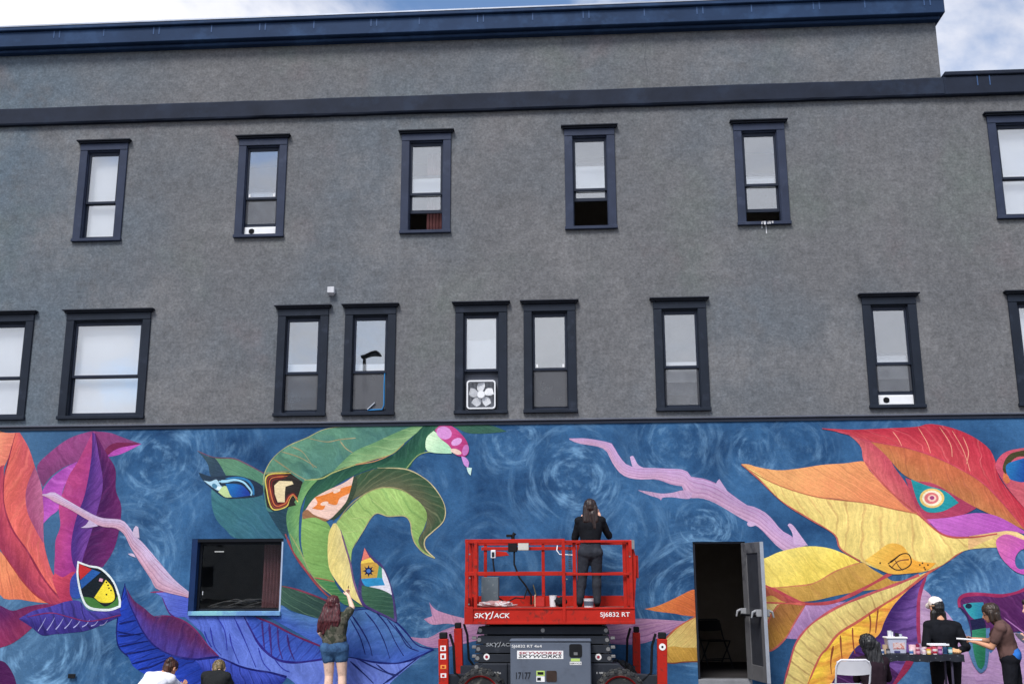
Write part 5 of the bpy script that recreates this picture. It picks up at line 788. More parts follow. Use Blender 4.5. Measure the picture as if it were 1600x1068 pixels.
for i in range(7): mb.tube([(a + .25 + .1 * i, .3, c + .13 + .03 * (i % 3)), (a + .55 + .1 * i, .34, c + .2 + .03 * (i % 2)), (a + .8 + .08 * i, .36, c + .15 + .02 * (i % 4))], .01, 5)
mb.build('window_clutter', mat('clutter', (92, 88, 84), .8, var=.3), w2)
MB().box(a + .27, a + .42, .3, .31, d - .2, d - .185).build('lamp_tube', emis('lamp_tube_glow', (1, .97, .9), .6), w2)
MB().box(a + .17, a + .178, .134, .139, c + .3, c + .36).build('latch', M_WHITE, w2)
# small round tag on the mural near ground, wall box
tag(MB().box(-4.1, -3.985, -.11, 0, 6.205, 6.31).add([(-4.1, -.11, 6.205), (-3.985, -.11, 6.205), (-3.99, -.05, 6.17), (-4.095, -.05, 6.17)], [(0, 1, 2, 3)]).build('wall_lamp', mat('lamp_box', (196, 198, 204), .5), origin=(-4.04, 0, 6.2), bevel=.008), 'small pale grey box lamp on the wall above the paired windows', 'lamp')
tag(MB().box(-7.98, -7.87, -.05, -.035, .1, .16).box(-7.985, -7.865, -.036, -.03, .095, .165, 1).build('wall_outlet', [M_LEAD, mat('outlet_plate', (60, 78, 100), .6)], origin=(-7.925, -.03, .1)), 'small dark outlet low on the blue painted wall', 'outlet')
# ---------------------------------------------------------------- doorway
a, b, c, d = DOOR
M_DF = mat('door_frame_paint', (38, 42, 52), .5); M_LEAFG = mat('door_grey', (104, 104, 106), .5, var=.25, vs=3, c2=(80, 80, 83), c2t=(.5, .65), c2s=3)
mb = MB(); mb.box(a, a + .035, .02, .16, .1, d - .03); mb.box(b - .035, b, .02, .16, .1, d - .03); mb.box(a, b, .02, .16, d - .03, d); df = mb.build('door_frame', M_DF, B, bevel=.004)
mb = MB(); mb.box(a, b, -.01, .24, .02, .1); mb.build('threshold', mat('threshold_metal', (150, 152, 158), .45, .5, var=.2), df, bevel=.006)
MB().box(a, b, .0, .2, GZ, .02).build('door_step', mat('step_blue', (36, 58, 94), .7), df)
hx, fx, fy = 2.50, 2.66, -.76
dv = Vector((fx - hx, fy, 0)); Ld = dv.length; ex = dv.normalized(); ey = Vector((-ex.y, ex.x, 0))
DM = Matrix(((ex.x, ey.x, 0, hx), (ex.y, ey.y, 0, 0.0), (0, 0, 1, .115), (0, 0, 0, 1)))
H = 1.985; e_ = -1
mb = MB(); tk = .045
for (x0, x1, z0, z1) in ((0, .2, 0, H), (Ld - .12, Ld, 0, H), (.2, Ld - .12, 0, .22), (.2, Ld - .12, H - .16, H)): mb.box(x0, x1, -tk / 2, tk / 2, z0, z1, 0, DM)
dl = mb.build('door', M_LEAFG, B, bevel=.004)
MB().box(.2, Ld - .12, -.012, .012, .22, H - .16, 0, DM).build('door_panel', mat('door_panel_dark', (58, 60, 66), .3, var=.2), dl)
MB().box(Ld - .0005, Ld + .008, -tk / 2 - .004, tk / 2 + .004, .0, H, 0, DM).build('edge_strip', mat('edge_alu', (172, 178, 188), .4, .4), dl)
for s in (-1, 1):
    mb = MB(); mb.tube([DM @ Vector((.06, s * .09, .93)), DM @ Vector((Ld - .08, s * .09, .93))], .018, 8); pb = mb.build('push_bar', M_LEAD, dl, smooth=True)
    for x in (.06, Ld - .1):
        mb = MB(); mb.box(x - .028, x + .028, s * .02, s * .1, .92, 1.02, 0, DM); mb.tube([DM @ Vector((x, s * .1, 1.0)), DM @ Vector((x, s * .15, .98)), DM @ Vector((x, s * .17, .9))], [.022, .02, .012], 8)
        mb.build('bracket', mat('bracket_grey', (146, 148, 152), .45), dl, bevel=.01)
for z in (.25, 1.0, 1.75): MB().lathe([(.012, z), (.012, z + .1)], (hx, -.005, .1), n=8).build('hinge', M_METAL, dl)
MB().lathe([(.0005, 0), (.09, 0), (.09, .03)], (2.26, 2.2, 2.47), n=18).build('ceiling_lamp', emis('ceiling_lamp_glow', (1, .96, .88), 1.6), B)
mb = MB(); mb.box(a - .6, a - .3, .6, .65, .1, 2.3); mb.box(a + .15, a + .2, 1.5, 2.4, .1, 2.4); mb.build('inner_partition', mat('brown_board', (84, 62, 56), .8), B)
def folding_chair(loc, rz, frame, pad, label, group=None):
    o = empty('folding_chair', loc, label, 'chair', group); R = Matrix.Translation(Vector(loc)) @ Matrix.Rotation(rz, 4, 'Z')
    w = .225
    def P3(x, y, z): return R @ Vector((x, y, z))
    # faces +y locally; back frame runs to the front feet
    top = [(-w, -.14, .52), (-w, -.2, .70), (-w + .02, -.215, .755), (-w + .06, -.222, .785), (w - .06, -.222, .785), (w - .02, -.215, .755), (w, -.2, .70), (w, -.14, .52)]
    mb = MB(); mb.tube([P3(-w, .2, 0)] + [P3(*q) for q in top] + [P3(w, .2, 0)], .0125, 8); mb.build('back_frame', frame, o, smooth=True)
    for s in (-1, 1):
        mb = MB(); mb.tube([P3(s * (w - .025), .17, .43), P3(s * (w - .025), -.22, 0)], .0115, 8); mb.build('leg', frame, o, smooth=True)
    mb = MB(); mb.tube([P3(-w + .02, -.17, .1), P3(w - .02, -.17, .1)], .009, 6); mb.tube([P3(-w, .13, .15), P3(w, .13, .15)], .009, 6); mb.build('stretcher', frame, o, smooth=True)
    n = 9; mb = MB(); vs = []
    for dy in (0, .014):
        for zz in (.60, .625, .74, .77):
            for i in range(n):
                t = i / (n - 1) * 2 - 1; vs.append(P3(t * (w - .008), -.175 - (zz - .6) * .24 - .03 * (1 - t * t) + dy, zz - .012 * (1 - t * t) * (zz < .61)))
    fs = []
    for q in (0, 1):
        for j in range(3):
            for i in range(n - 1): k = q * 4 * n + j * n + i; fs.append((k, k + 1, k + n + 1, k + n))
    for i in range(n - 1): fs += [(i, i + 1, 4 * n + i + 1, 4 * n + i), (3 * n + i, 3 * n + i + 1, 7 * n + i + 1, 7 * n + i)]
    mb.add(vs, fs); mb.build('backrest', pad, o, smooth=True)
    mb = MB(); mb.box(-w + .02, w - .02, -.18, .2, .435, .452, 0, R); mb.build('seat', pad, o, bevel=.008)
    return o
folding_chair((3.55, -1.74, GZ), math.radians(4), mat('chair_white_frame', (222, 222, 228), .35), mat('chair_white', (214, 214, 220), .4, var=.06), 'white folding chair with an empty back beside the craft table')
folding_chair((2.3, 2.3, .08), math.radians(200), mat('chair_dark_frame', (46, 48, 52), .4), mat('chair_dark', (34, 34, 36), .6), 'dark folding chair standing inside the dark doorway')
# ---------------------------------------------------------------- box fan in the window
x, ia, ib, ibm, mid = FANW
fz0 = ibm + .03; fs_ = .47; fx0 = x - fs_ / 2; fcz = fz0 + fs_ / 2
F = empty('box_fan', (x, .03, fz0), 'white box fan standing in the open window beside the mural top', 'fan')
F['label'] = 'white square box fan with five blades standing in an open window'
def rrect(cx, cz, s, r, n=5):
    o = []
    for (sx, sz, a0) in ((1, 1, 0), (-1, 1, 90), (-1, -1, 180), (1, -1, 270)):
        for i in range(n): a_ = math.radians(a0 + 90 * i / (n - 1)); o.append((cx + sx * (s - r) + r * math.cos(a_), cz + sz * (s - r) + r * math.sin(a_)))
    return o
mb = MB(); o1 = rrect(x, fcz, fs_ / 2, .05); o2 = rrect(x, fcz, fs_ / 2 - .022, .035); n = len(o1)
vs = [(p[0], y, p[1]) for y in (.005, .1) for q in (o1, o2) for p in q]; fs = []
for k in range(n):
    k2 = (k + 1) % n; fs += [(k, k2, n + k2, n + k), (2 * n + k, 3 * n + k, 3 * n + k2, 2 * n + k2), (k, 2 * n + k, 2 * n + k2, k2), (n + k, n + k2, 3 * n + k2, 3 * n + k)]
mb.add(vs, fs); mb.build('housing', M_WHITE, F)
mb = MB()
for i in range(1, 20): xx = fx0 + .02 + i * (fs_ - .04) / 20; mb.box(xx - .0016, xx + .0016, .004, .008, fz0 + .02, fz0 + fs_ - .02)
mb.box(fx0 + .02, fx0 + fs_ - .02, .0045, .0075, fcz - .003, fcz + .003)
mb.build('grille', mat('fan_grille', (176, 180, 188), .5), F)
mb = MB(); mb.lathe([(.001, .0), (.06, .0), (.062, .012), (.05, .03)], (x, .0, fcz), 'y', 20); mb.build('hub', M_WHITE, F, smooth=True)
for i in range(5):
    a_ = math.radians(98 + 72 * i); mb = MB(); vs = []
    for j in range(6):
        t = j / 5; r = .05 + .15 * t; hw = .028 + .04 * math.sin(min(1, t * 1.15) * PI * .75) * (1 if t < .9 else .8)
        for s in (-1, 1):
            q = Vector((r, s * hw)); th = a_ - .15 * t; vs.append((x + q.x * math.cos(th) - q.y * math.sin(th), .05 + s * .018, fcz + q.x * math.sin(th) + q.y * math.cos(th)))
    vs += [(p[0], p[1] + .004, p[2]) for p in vs[:]]
    f2 = [(2 * j, 2 * j + 2, 2 * j + 3, 2 * j + 1) for j in range(5)]; f2 += [tuple(12 + q for q in f) for f in f2]; f2 += [(0, 1, 13, 12), (10, 22, 23, 11)]
    mb.add(vs, f2).build('blade', M_WHITE, F, smooth=True)
MB().box(ia, ib, .115, .12, ibm, mid).build('backing_shade', mat('fan_shade', (84, 88, 98), .9), F)
# ---------------------------------------------------------------- floodlight pole in the car park behind the camera (seen mirrored in a pane)
lx, ly, lz = -9.774, -29.86, 11.587
SL = empty('parking_floodlight', (lx, ly, GZ), 'tall black floodlight pole in the car park mirrored in a window', 'street lamp')
bk = mat('lamp_black', (30, 32, 36), .5)
MB().lathe([(.16, GZ), (.11, lz - .25)], (lx, ly, 0), n=12).build('pole', bk, SL, smooth=True)
MB().lathe([(.35, GZ), (.35, GZ + .6)], (lx, ly, 0), n=14).build('base', mat('concrete', (150, 148, 144)), SL)
mb = MB(); R = Matrix.Translation((lx + .22, ly, lz)) @ Matrix.Rotation(math.radians(-14), 4, 'Y'); mb.box(-.42, .42, -.25, .25, -.13, .13, 0, R); mb.build('lamp_head', bk, SL, bevel=.04)
# a long pale building across the street, seen only as a low reflection
OB = empty('street_building', (0, -60, GZ), 'long pale two storey building across the street behind the viewer', 'building')
MB().box(-70, 70, -72, -60, GZ, 6.2).build('wall', mat('pale_wall', (206, 204, 198), .8, var=.1, vs=.3), OB)
MB().box(-70.3, 70.3, -72.3, -59.7, 6.2, 6.6).build('roof', mat('roof_grey', (120, 122, 126), .8), OB)
for i in range(-9, 10):
    for z in (.8, 3.8): MB().box(i * 7 - 1, i * 7 + 1, -60.0, -59.94, z, z + 1.6).build('window', mat('far_pane', (60, 66, 76), .2), OB)
# ---------------------------------------------------------------- scissor lift
M_RED = mat('lift_red', (172, 36, 26), .5, var=.22, vs=3, c2=(116, 42, 36), c2t=(.53, .7), c2s=11, bs=30, bst=.1)
M_CHAR = mat('lift_charcoal', (44, 48, 56), .5, var=.2, vs=3, c2=(60, 64, 72), c2t=(.56, .75), c2s=7)
M_HOOD = mat('hood_grey', (92, 100, 114), .45, var=.12, vs=2, c2=(80, 86, 98), c2t=(.5, .7), c2s=3)
M_TYRE = mat('tyre_rubber', (52, 53, 55), .85, var=.3, vs=7, c2=(104, 102, 96), c2t=(.52, .7), c2s=9)
M_RIM = mat('rim_red', (150, 30, 32), .45, var=.2, vs=5)
M_STEEL = mat('worn_steel', (150, 150, 150), .4, .7, var=.2)
SL_ = empty('scissor_lift', (-.4, -1.1, GZ), 'red and charcoal rough terrain scissor lift with raised outriggers parked by the mural', 'lift')
X0, X1, YF, YB, ZD = -1.585, .735, -1.86, -.42, 1.19
M_TXT = mat('white_lettering', (232, 232, 232), .6, var=.03, bst=0); M_TXTD = mat('dark_lettering', (24, 26, 32), .6, bst=0); M_TXTR = mat('maroon_lettering', (150, 40, 60), .6, bst=0)
def text(body, x, y, z, h, m, parent, width=None, shear=0, name='lettering', bold=0, rz=0):
    cu = bpy.data.curves.new('lettering', 'FONT'); cu.body = body; cu.size = 1; cu.shear = shear; cu.extrude = .002; cu.offset = bold; cu.resolution_u = 3
    to = bpy.data.objects.new('tmp', cu); COL.objects.link(to); dg = bpy.context.evaluated_depsgraph_get(); me = bpy.data.meshes.new_from_object(to.evaluated_get(dg)); bpy.data.objects.remove(to)
    n = len(me.vertices); a = np.zeros(n * 3); me.vertices.foreach_get('co', a); a = a.reshape(-1, 3); a[:, :2] -= a[:, :2].min(0)
    k = h / a[:, 1].max(); kx = width / a[:, 0].max() if width else k; og = ORG[parent.name]
    b = np.stack([a[:, 0] * kx + x - og.x, np.full(n, y - og.y) - a[:, 2], a[:, 1] * k + z - og.z], 1)
    me.vertices.foreach_set('co', b.ravel()); me.materials.clear(); me.materials.append(m); me.name = name
    o = bpy.data.objects.new(name, me); COL.objects.link(o); o.parent = parent; ORG[o.name] = og; return o
mb = MB(); mb.box(X0 + .02, X1 - .02, YF + .03, YB - .03, ZD - .06, ZD - .01); deck = mb.build('platform_deck', mat('deck_plate', (120, 60, 54), .6, var=.3, vs=9, c2=(150, 150, 150), c2t=(.55, .7), c2s=12), SL_)
mb = MB()
mb.box(X0, X1, YF, YF + .03, .985, ZD + .015); mb.box(X0, X1, YF - .014, YF + .0, .985, 1.02); mb.box(X0, X1, YF - .012, YF, ZD - .01, ZD + .015)
mb.box(X0, X1, YB - .03, YB, .985, ZD + .14); mb.box(X0, X0 + .03, YF + .03, YB - .03, .985, ZD + .14); mb.box(X1 - .03, X1, YF + .03, YB - .03, .985, ZD + .1)
mb.box(X0 + .0, X0 + .12, YF - .02, YF - .012, .985, ZD + .03); mb.box(-.245, -.2, YF - .02, YF, .985, ZD + .015)
skirt = mb.build('side_skirt', M_RED, SL_, bevel=.004)
def skj(x, z, w, h, y, m, par):
    text('SK', x, y, z, h, m, par, w * .3, .15, bold=.01); text('Y', x + w * .30, y, z - h * .25, h * 1.35, m, par, w * .19, .25, bold=.01); text('J', x + w * .43, y, z - h * .25, h * 1.6, m, par, w * .13, .3, bold=.01); text('ACK', x + w * .56, y, z, h, m, par, w * .46, .15, bold=.01)
skj(X0 + .135, 1.068, .475, .065, YF - .004, M_TXT, SL_)
text('SJ6832 RT', X1 - .47, YF - .003, 1.065, .078, M_TXT, SL_, .40, bold=.006)
# guard rails
RT, RM = 2.095, 1.655; t = .046
def post(x, y, z0=1.0, z1=RT, w=t): MB().box(x - w / 2, x + w / 2, y - w / 2, y + w / 2, z0, z1).build('rail_post', M_RED, SL_, bevel=.004)
def rail(a, b, h=.042, d=.036, nm='guard_rail'): MB().bar(a, b, d, h).build(nm, M_RED, SL_, bevel=.004)
for x in (X0 + .028, X0 + .15): post(x, YF + .03, 1.02)
post(-.222, YF + .01, 1.02, RT + .01); post(-.075, YF + .1, ZD); post(X1 - .04, YF + .03, 1.02); post(X1 - .12, YF + .12, ZD)
for x in (X0 + .03, X0 + .16, -.55, -.02, X1 - .03): post(x, YB - .025, 1.0)
for y in (YF + .5, YB - .5): post(X0 + .03, y, 1.0); post(X1 - .03, y, ZD)
for z in (RT, RM):
    rail((X0, YF + .03, z), (-.2, YF + .03, z), .055); rail((-.2, YF + .045, z - .01), (X1 - .02, YF + .045, z - .01), .034); rail((X0, YB - .03, z), (X1, YB - .03, z))
    rail((X0 + .03, YF + .05, z), (X0 + .03, YB - .05, z)); rail((X1 - .03, YF + .07, z - .01), (X1 - .03, YB - .05, z))
rail((X0 + .1, YB - .05, RT - .07), (-.05, YB - .05, RT - .07), .05)
mb = MB(); mb.prism([(X1 - .09, ZD + .03), (X1 + .0, ZD + .03), (X1 + .035, ZD + .42), (X1 + .045, RT - .25), (X1 - .01, RT - .02), (X1 - .09, RT - .02)], YF + .06, YF + .09); mb.box(X1 + .035, X1 + .07, YF + .1, YF + .5, ZD + .4, RT - .2); mb.build('entry_gate', M_RED, SL_, bevel=.006)
MB().box(X1 - .035, X1 + .02, YF + .01, YF + .04, 1.98, 2.10).build('gate_latch', M_STEEL, SL_)
for (x, z) in ((X0 + .065, 1.92), (X0 + .06, 1.25), (X0 + .07, 1.6), (-.18, 1.58), (X1 - .05, 1.88)): MB().lathe([(.011, -.006), (.011, 0)], (x, YF - .0 + .006, z), 'y', 8).build('bolt', M_STEEL, SL_)
# machine controls on the platform
cb = MB(); cb.box(-.92, -.76, YB - .2, YB - .07, RT - .1, RT + .03); cb.box(-1.07, -.94, YB - .19, YB - .06, RT - .12, RT + .01, 1); cb.tube([(-1.0, YB - .12, RT), (-1.0, YB - .12, RT + .12), (-.97, YB - .12, RT + .16)], .03, 8, 1); cb.box(-1.1, -1.02, YB - .16, YB - .1, RT + .1, RT + .14, 1)
ctl = cb.build('control_box', [mat('control_grey', (196, 198, 190), .5), M_LEAD], SL_, bevel=.006)
MB().tube([(-.98, YB - .15, RT - .12), (-.98, YB - .17, RT - .3), (-.9, YB - .2, RT - .5), (-.8, YB - .2, RT - .62), (-.73, YB - .18, RT - .75), (-.73, YB - .16, ZD + .02)], .014, 8).build('control_cable', M_LEAD, SL_, smooth=True)
MB().tube([(-.78, YB - .2, RT - .64), (-.83, YB - .25, RT - .8), (-.95, YB - .3, ZD + .12), (-1.1, YB - .3, ZD + .05), (-1.22, YB - .3, ZD + .13)], .01, 6).build('control_cable', M_LEAD, SL_, smooth=True)
MB().tube([(-.7, YB - .1, RT - .6), (-.66, YB - .12, RT - .75), (-.7, YB - .14, ZD + .03)], .008, 6).build('control_cable', mat('olive_hose', (90, 84, 60), .6), SL_, smooth=True)
MB().box(X0 + .15, X0 + .40, -1.0, -.82, ZD - .005, ZD + .42).build('document_box', mat('box_grey', (92, 104, 112), .6, var=.2, c2=(130, 136, 138), c2t=(.58, .7), c2s=12), SL_, bevel=.008)
mb = MB(); mb.box(X0 + .27, X0 + .34, -.8, -.74, 1.88, 2.0); mb.build('switch_box', M_WHITE, SL_, bevel=.006); MB().box(X0 + .285, X0 + .325, -.806, -.8, 1.9, 1.97).build('switch_face', M_CHAR, SL_)
MB().prism([(X0 + .345, 1.90), (X0 + .54, 1.92), (X0 + .5, 1.97), (X0 + .345, 1.985)], -.78, -.75).build('flag_bracket', M_RED, SL_, bevel=.004)
MB().tube([(X0 + .3, -.77, 1.88), (X0 + .31, -.78, 1.78), (X0 + .33, -.78, 1.62)], .012, 6).build('control_cable', M_LEAD, SL_, smooth=True)
mb = MB()
for i in range(14): mb.lathe([(.008, 0), (.02, .0), (.02, .012), (.008, .012)], (-.135, YF + .12, 1.72 + i * .024), n=8)
mb.build('chain_spring', mat('dark_spring', (70, 62, 60), .5), SL_)
MB().tube([(-.33, YB - .1, RT - .03), (-.34, YB - .16, RT - .1), (-.3, YB - .17, RT - .16), (-.1, YB - .17, RT - .17)], .009, 6).build('wire_hook', M_WHITE, SL_, smooth=True)
# folded scissor stack
lev = [.90, .775, .655, .535, .42]
for j, z in enumerate(lev):
    for (y, dx) in ((-1.72, 0), (-1.62, .03), (-.62, 0), (-.72, .03)):
        w = .105; x0, x1 = -1.43 - .012 * j + dx, .39 + .012 * j - dx
        mb = MB(); mb.prism([(x0, z - w / 2), (x0 + .03, z + w / 2), (x1 - .03, z + w / 2), (x1, z - w / 2)], y - .025, y + .025); arm = mb.build('scissor_arm', M_CHAR, SL_, bevel=.004)
        for x in (x0 + .05, x1 - .05, (x0 + x1) / 2): MB().lathe([(.028, -.034), (.028, .034)], (x, y, z), 'y', 10).build('pivot_pin', M_STEEL, arm, smooth=True)
mb = MB(); mb.box(-1.3, .3, -1.55, -.8, .36, .94); mb.build('lift_cylinder_block', mat('block_dark', (22, 24, 28), .6), SL_)
mb = MB(); mb.box(-1.5, .62, -1.72, -.62, .02, .34); mb.prism([(-1.62, .2), (-1.34, .47), (-1.0, .47), (-1.0, .05), (-1.55, .05)], -1.82, -1.5); mb.prism([(.0, .05), (.0, .47), (.5, .47), (.76, .2), (.7, .05)], -1.82, -1.5); mb.box(-1.0, 0, -1.8, -1.5, .05, .47)
ch = mb.build('chassis', M_CHAR, SL_, bevel=.012)
mb = MB()
for x in (-1.46, .43):
    for z in (.56, .68, .8): mb.box(x - .03, x + .03, -1.76, -1.7, z - .02, z + .02)
mb.build('guide_block', M_STEEL, SL_, bevel=.006)
# hood
mb = MB(); mb.box(-.945, .125, -2.05, -1.78, -.03, .765); mb.box(-.955, .135, -2.06, -1.78, .765, .8); hood = mb.build('engine_hood', M_HOOD, SL_, bevel=.012)
MB().prism([(p[0], p[1]) for p in rrect(-.075, .655, .085, .03)], -2.056, -2.04).build('hood_latch_recess', M_LEAD, hood)
MB().box(-.1, -.05, -2.064, -2.055, .6, .635).build('latch', M_STEEL, hood)
MB().prism([(p[0], p[1] * 1.0) for p in rrect(-.4, .33, .07, .02)], -2.056, -2.04).build('exhaust_opening', mat('exhaust_dark', (58, 46, 42), .7, var=.4), hood)
LM = mat('lime_sticker', (178, 204, 110), .6, bst=0)
MB().box(-.155, -.0, -2.0535, -2.05, .475, .515).build('sticker', M_TXT, hood); MB().box(-.14, -.02, -2.0535, -2.05, .52, .555).build('sticker', LM, hood)
text('SERVICE', -.15, -2.0545, .485, .02, M_TXTD, hood, .145)
MB().box(-.6, -.49, -2.0535, -2.05, .26, .33).build('sticker', M_TXT, hood); MB().box(-.6, -.49, -2.0535, -2.05, .335, .40).build('sticker', LM, hood)
MB().box(-.585, -.505, -2.0548, -2.0535, .35, .385).build('sticker_mark', M_TXTD, hood); MB().box(-.59, -.54, -2.0548, -2.0535, .275, .315).build('sticker_mark', M_TXTD, hood)
text('17177', -.87, -2.0535, .295, .085, M_TXTD, hood, .195)
MB().box(-.855, -.24, -2.0535, -2.05, .55, .655).build('sign_plate', M_TXT, hood)
text('SKYWORKS', -.835, -2.0555, .61, .032, M_TXTR, hood, .575, .2, bold=.006); text('SKYWORKS', -.835, -2.0555, .565, .04, M_TXTD, hood, .575, .2, bold=.006)
text('SJ6832 RT 4x4', -.925, -2.0535, .685, .045, M_TXT, hood, .40, bold=.004)
skj(-1.3, .69, .37, .045, -1.7465, mat('grey_lettering', (150, 154, 160), .6, bst=0), SL_)
for x in (-1.29, .23):
    MB().lathe([(.0005, -.003), (.042, -.003), (.042, 0)], (x, -1.7465, .553), 'y', 18).build('warning_disc', M_TXT, SL_); MB().lathe([(.0005, -.003), (.02, -.003), (.02, 0)], (x, -1.7505, .553), 'y', 14).build('warning_symbol', M_TXTR, SL_)
text('CAUTION', -1.3, -1.7465, .43, .02, M_TXT, SL_, .13); text('MAX 18 m', -1.22, -1.8235, .335, .03, M_TXT, SL_, .13); text('E 100 kg', .2, -1.8235, .335, .03, M_TXT, SL_, .13); text('i i  -', .17, -1.7465, .43, .02, M_TXT, SL_, .13)
# wheels
def wheel(x, y):
    R_, wd, zc = .335, .27, GZ + .335
    wh = MB().lathe([(.23, -wd / 2 + .02), (.29, -wd / 2), (.315, -wd / 2 + .03), (.322, 0), (.315, wd / 2 - .03), (.285, wd / 2), (.2, wd / 2 - .01)], (x, y, zc), 'y', 32).build('wheel', M_TYRE, SL_, smooth=True)
    mb = MB()
    for i in range(18):
        for s in (-1, 1):
            a_ = 2 * PI * (i + (.5 if s > 0 else 0)) / 18; Rm = Matrix.Translation((x, y, zc)) @ Matrix.Rotation(a_, 4, 'Y') @ Matrix.Rotation(s * .45, 4, 'X')
            Rm = Matrix.Translation((x, y, zc)) @ Matrix.Rotation(a_, 4, 'Y'); mb.box(.295, .34, min(0, s * wd * .52), max(0, s * wd * .52), -.028, .028, 0, Rm)
    mb.build('tread', M_TYRE, wh, bevel=.006)
    mb = MB(); mb.lathe([(.001, -.09), (.07, -.095), (.075, -.07), (.15, -.05), (.22, -.06), (.24, -.13), (.258, -.143), (.258, -.11)], (x, y, zc), 'y', 28); mb.build('rim', M_RIM, wh, smooth=True)
    mb = MB()
    for i in range(8): a_ = i * PI / 4; mb.lathe([(.012, -.075), (.012, -.05)], (x + .1 * math.cos(a_), y, zc + .1 * math.sin(a_)), 'y', 6)
    mb.build('wheel_nuts', M_STEEL, wh)
for x in (-1.345, .505):
    for y in (-1.98, -.5): wheel(x, y)
# outriggers
def outrigger(x, y, tilt, ztop, w=.13, s=1):
    Rm = Matrix.Translation((x, y, GZ)) @ Matrix.Rotation(tilt, 4, 'Y'); h = ztop - GZ
    oo = MB().box(-w / 2, w / 2, -.055, .055, .12, h - .0, 0, Rm).build('outrigger', M_RED, SL_, bevel=.006)
    MB().box(-w / 2 + .012, w / 2 - .012, -.045, .045, h, h + .085, 0, Rm).build('cylinder_cap', M_LEAD, oo, bevel=.012)
    MB().box(-.16, .16, -.12, .12, .05, .075, 0, Rm).box(-.03, .03, -.03, .03, .075, .125, 0, Rm).build('foot_pad', M_CHAR, oo, bevel=.006)
    MB().bar(Rm @ Vector((-s * .02, .04, .5)), (x + s * .45, y + (.25 if y < -1 else -.25), .26), .12, .16).build('support_arm', M_CHAR, oo, bevel=.008)
    MB().tube([Rm @ Vector((s * .085, .03, h + .06)), Rm @ Vector((s * .13, .05, h - .1)), Rm @ Vector((s * .14, .06, h - .45)), Rm @ Vector((s * .25, .1, .5))], .018, 6).build('hydraulic_hose', M_LEAD, oo, smooth=True)
    if y < -1:
        a_, k_ = (0, 0)
        for (z, hh, m) in ((h - .12, .07, M_TXT), (h - .225, .075, M_TXT), (h - .36, .05, mat('orange_sticker', (230, 150, 70), .6, bst=0)), (h - .47, .055, M_TXT)) if s > 0 else ((h - .11, .0, None),):
            if m: MB().box(-.038, .038, -.0575, -.055, z - hh / 2, z + hh / 2, 0, Rm).build('sticker', m, oo); MB().box(-.02, .016, -.0588, -.0575, z - hh * .3, z + hh * .25, 0, Rm).build('sticker_mark', M_RED, oo)
        if s < 0:
            c0 = Rm @ Vector((0, -.0575, h - .1)); MB().lathe([(.0005, -.002), (.045, -.002), (.045, 0)], c0, 'y', 16).build('sticker', M_TXT, oo); MB().lathe([(.0005, -.002), (.016, -.002), (.016, 0)], c0 + Vector((.0, -.0022, 0)), 'y', 10).build('sticker_mark', M_TXTD, oo)
    return oo
outrigger(-1.835, -1.92, math.radians(-1.5), .80, s=1); outrigger(1.045, -1.92, math.radians(2.0), .80, s=-1)
outrigger(-1.80, -.40, math.radians(-2), .86, .12, s=1); outrigger(.80, -.40, math.radians(1), .80, .11, s=-1)
# loose things lying on the platform
def pot(name, x, y, z, r, h, c, label, cat, grp=None, lid=None, band=None, taper=.9, n=18):
    o = MB().lathe([(r * taper, 0), (r, h * .96), (r * 1.04, h * .97), (r * 1.04, h), (r * .92, h), (r * .9, h * .8)], (x, y, z), n=n).build(name, mat('pot_%d_%d_%d' % c, c, .45, var=.06), origin=(x, y, z), smooth=True); tag(o, label, cat, grp)
    if lid: MB().lathe([(.0005, 0), (r * .9, 0), (r * .9, -.004)], (x, y, z + h * .86), n=n).build('paint_fill', mat('fill_%d_%d_%d' % lid, lid, .3), o)
    if band: MB().lathe([(r * (taper + .25 * (1 - taper)) + .0015, h * .2), (r * (taper + .75 * (1 - taper)) + .0015, h * .72)], (x, y, z), n=n, capends=False).build('label_band', mat('band_%d_%d_%d' % band, band, .5), o)
    return o
DZ = ZD - .008
# raise small things so that they stand on the deck
pot('paint_cup', -.40, -.72, DZ, .055, .16, (220, 222, 226), 'white paper cup standing by the black rag on the lift deck', 'cup', lid=(60, 70, 120))
def blob_simple(name, x, y, z, sx, sy, sz, m, label, cat, seed=0, grp=None):
    bm = bmesh.new(); bmesh.ops.create_icosphere(bm, subdivisions=4, radius=1)
    for v in bm.verts:
        q = v.co.copy(); f = 1 + .3 * noise.noise(q * 2.2 + Vector((seed, 0, 0))) + .14 * noise.noise(q * 5 + Vector((seed, 3, 0))); v.co = Vector((q.x * sx * f, q.y * sy * f, max(0, (q.z * .5 + .5) * sz * f)))
    me = bpy.data.meshes.new(name); bm.to_mesh(me); bm.free(); me.materials.append(m); me.polygons.foreach_set('use_smooth', [True] * len(me.polygons)); o = bpy.data.objects.new(name, me); COL.objects.link(o); o.location = (x, y, z); ORG[o.name] = Vector((x, y, z)); return tag(o, label, cat, grp)
blob_simple('rag', -.29, -.74, DZ, .09, .07, .13, mat('black_cloth', (30, 31, 36), .95), 'crumpled black rag beside the white cup on the lift deck', 'rag', 1)
blob_simple('rag', -1.2, -1.35, DZ, .26, .14, .09, mat('pink_cloth', (196, 150, 148), .9, var=.35, vs=14, c2=(228, 224, 224), c2t=(.48, .6), c2s=10), 'long pinkish paint stained rag on the left end of the lift deck', 'rag', 5)
tag(MB().box(-.66, -.53, -.74, -.6, DZ, DZ + .13).box(-.672, -.66, -.74, -.6, DZ, DZ + .17, 1).build('carton', [mat('red_card', (178, 50, 46), .7), mat('cream_card', (224, 196, 170), .7)], origin=(-.6, -.67, DZ), bevel=.004), 'small red carton with a pale edge standing on the lift deck', 'box')
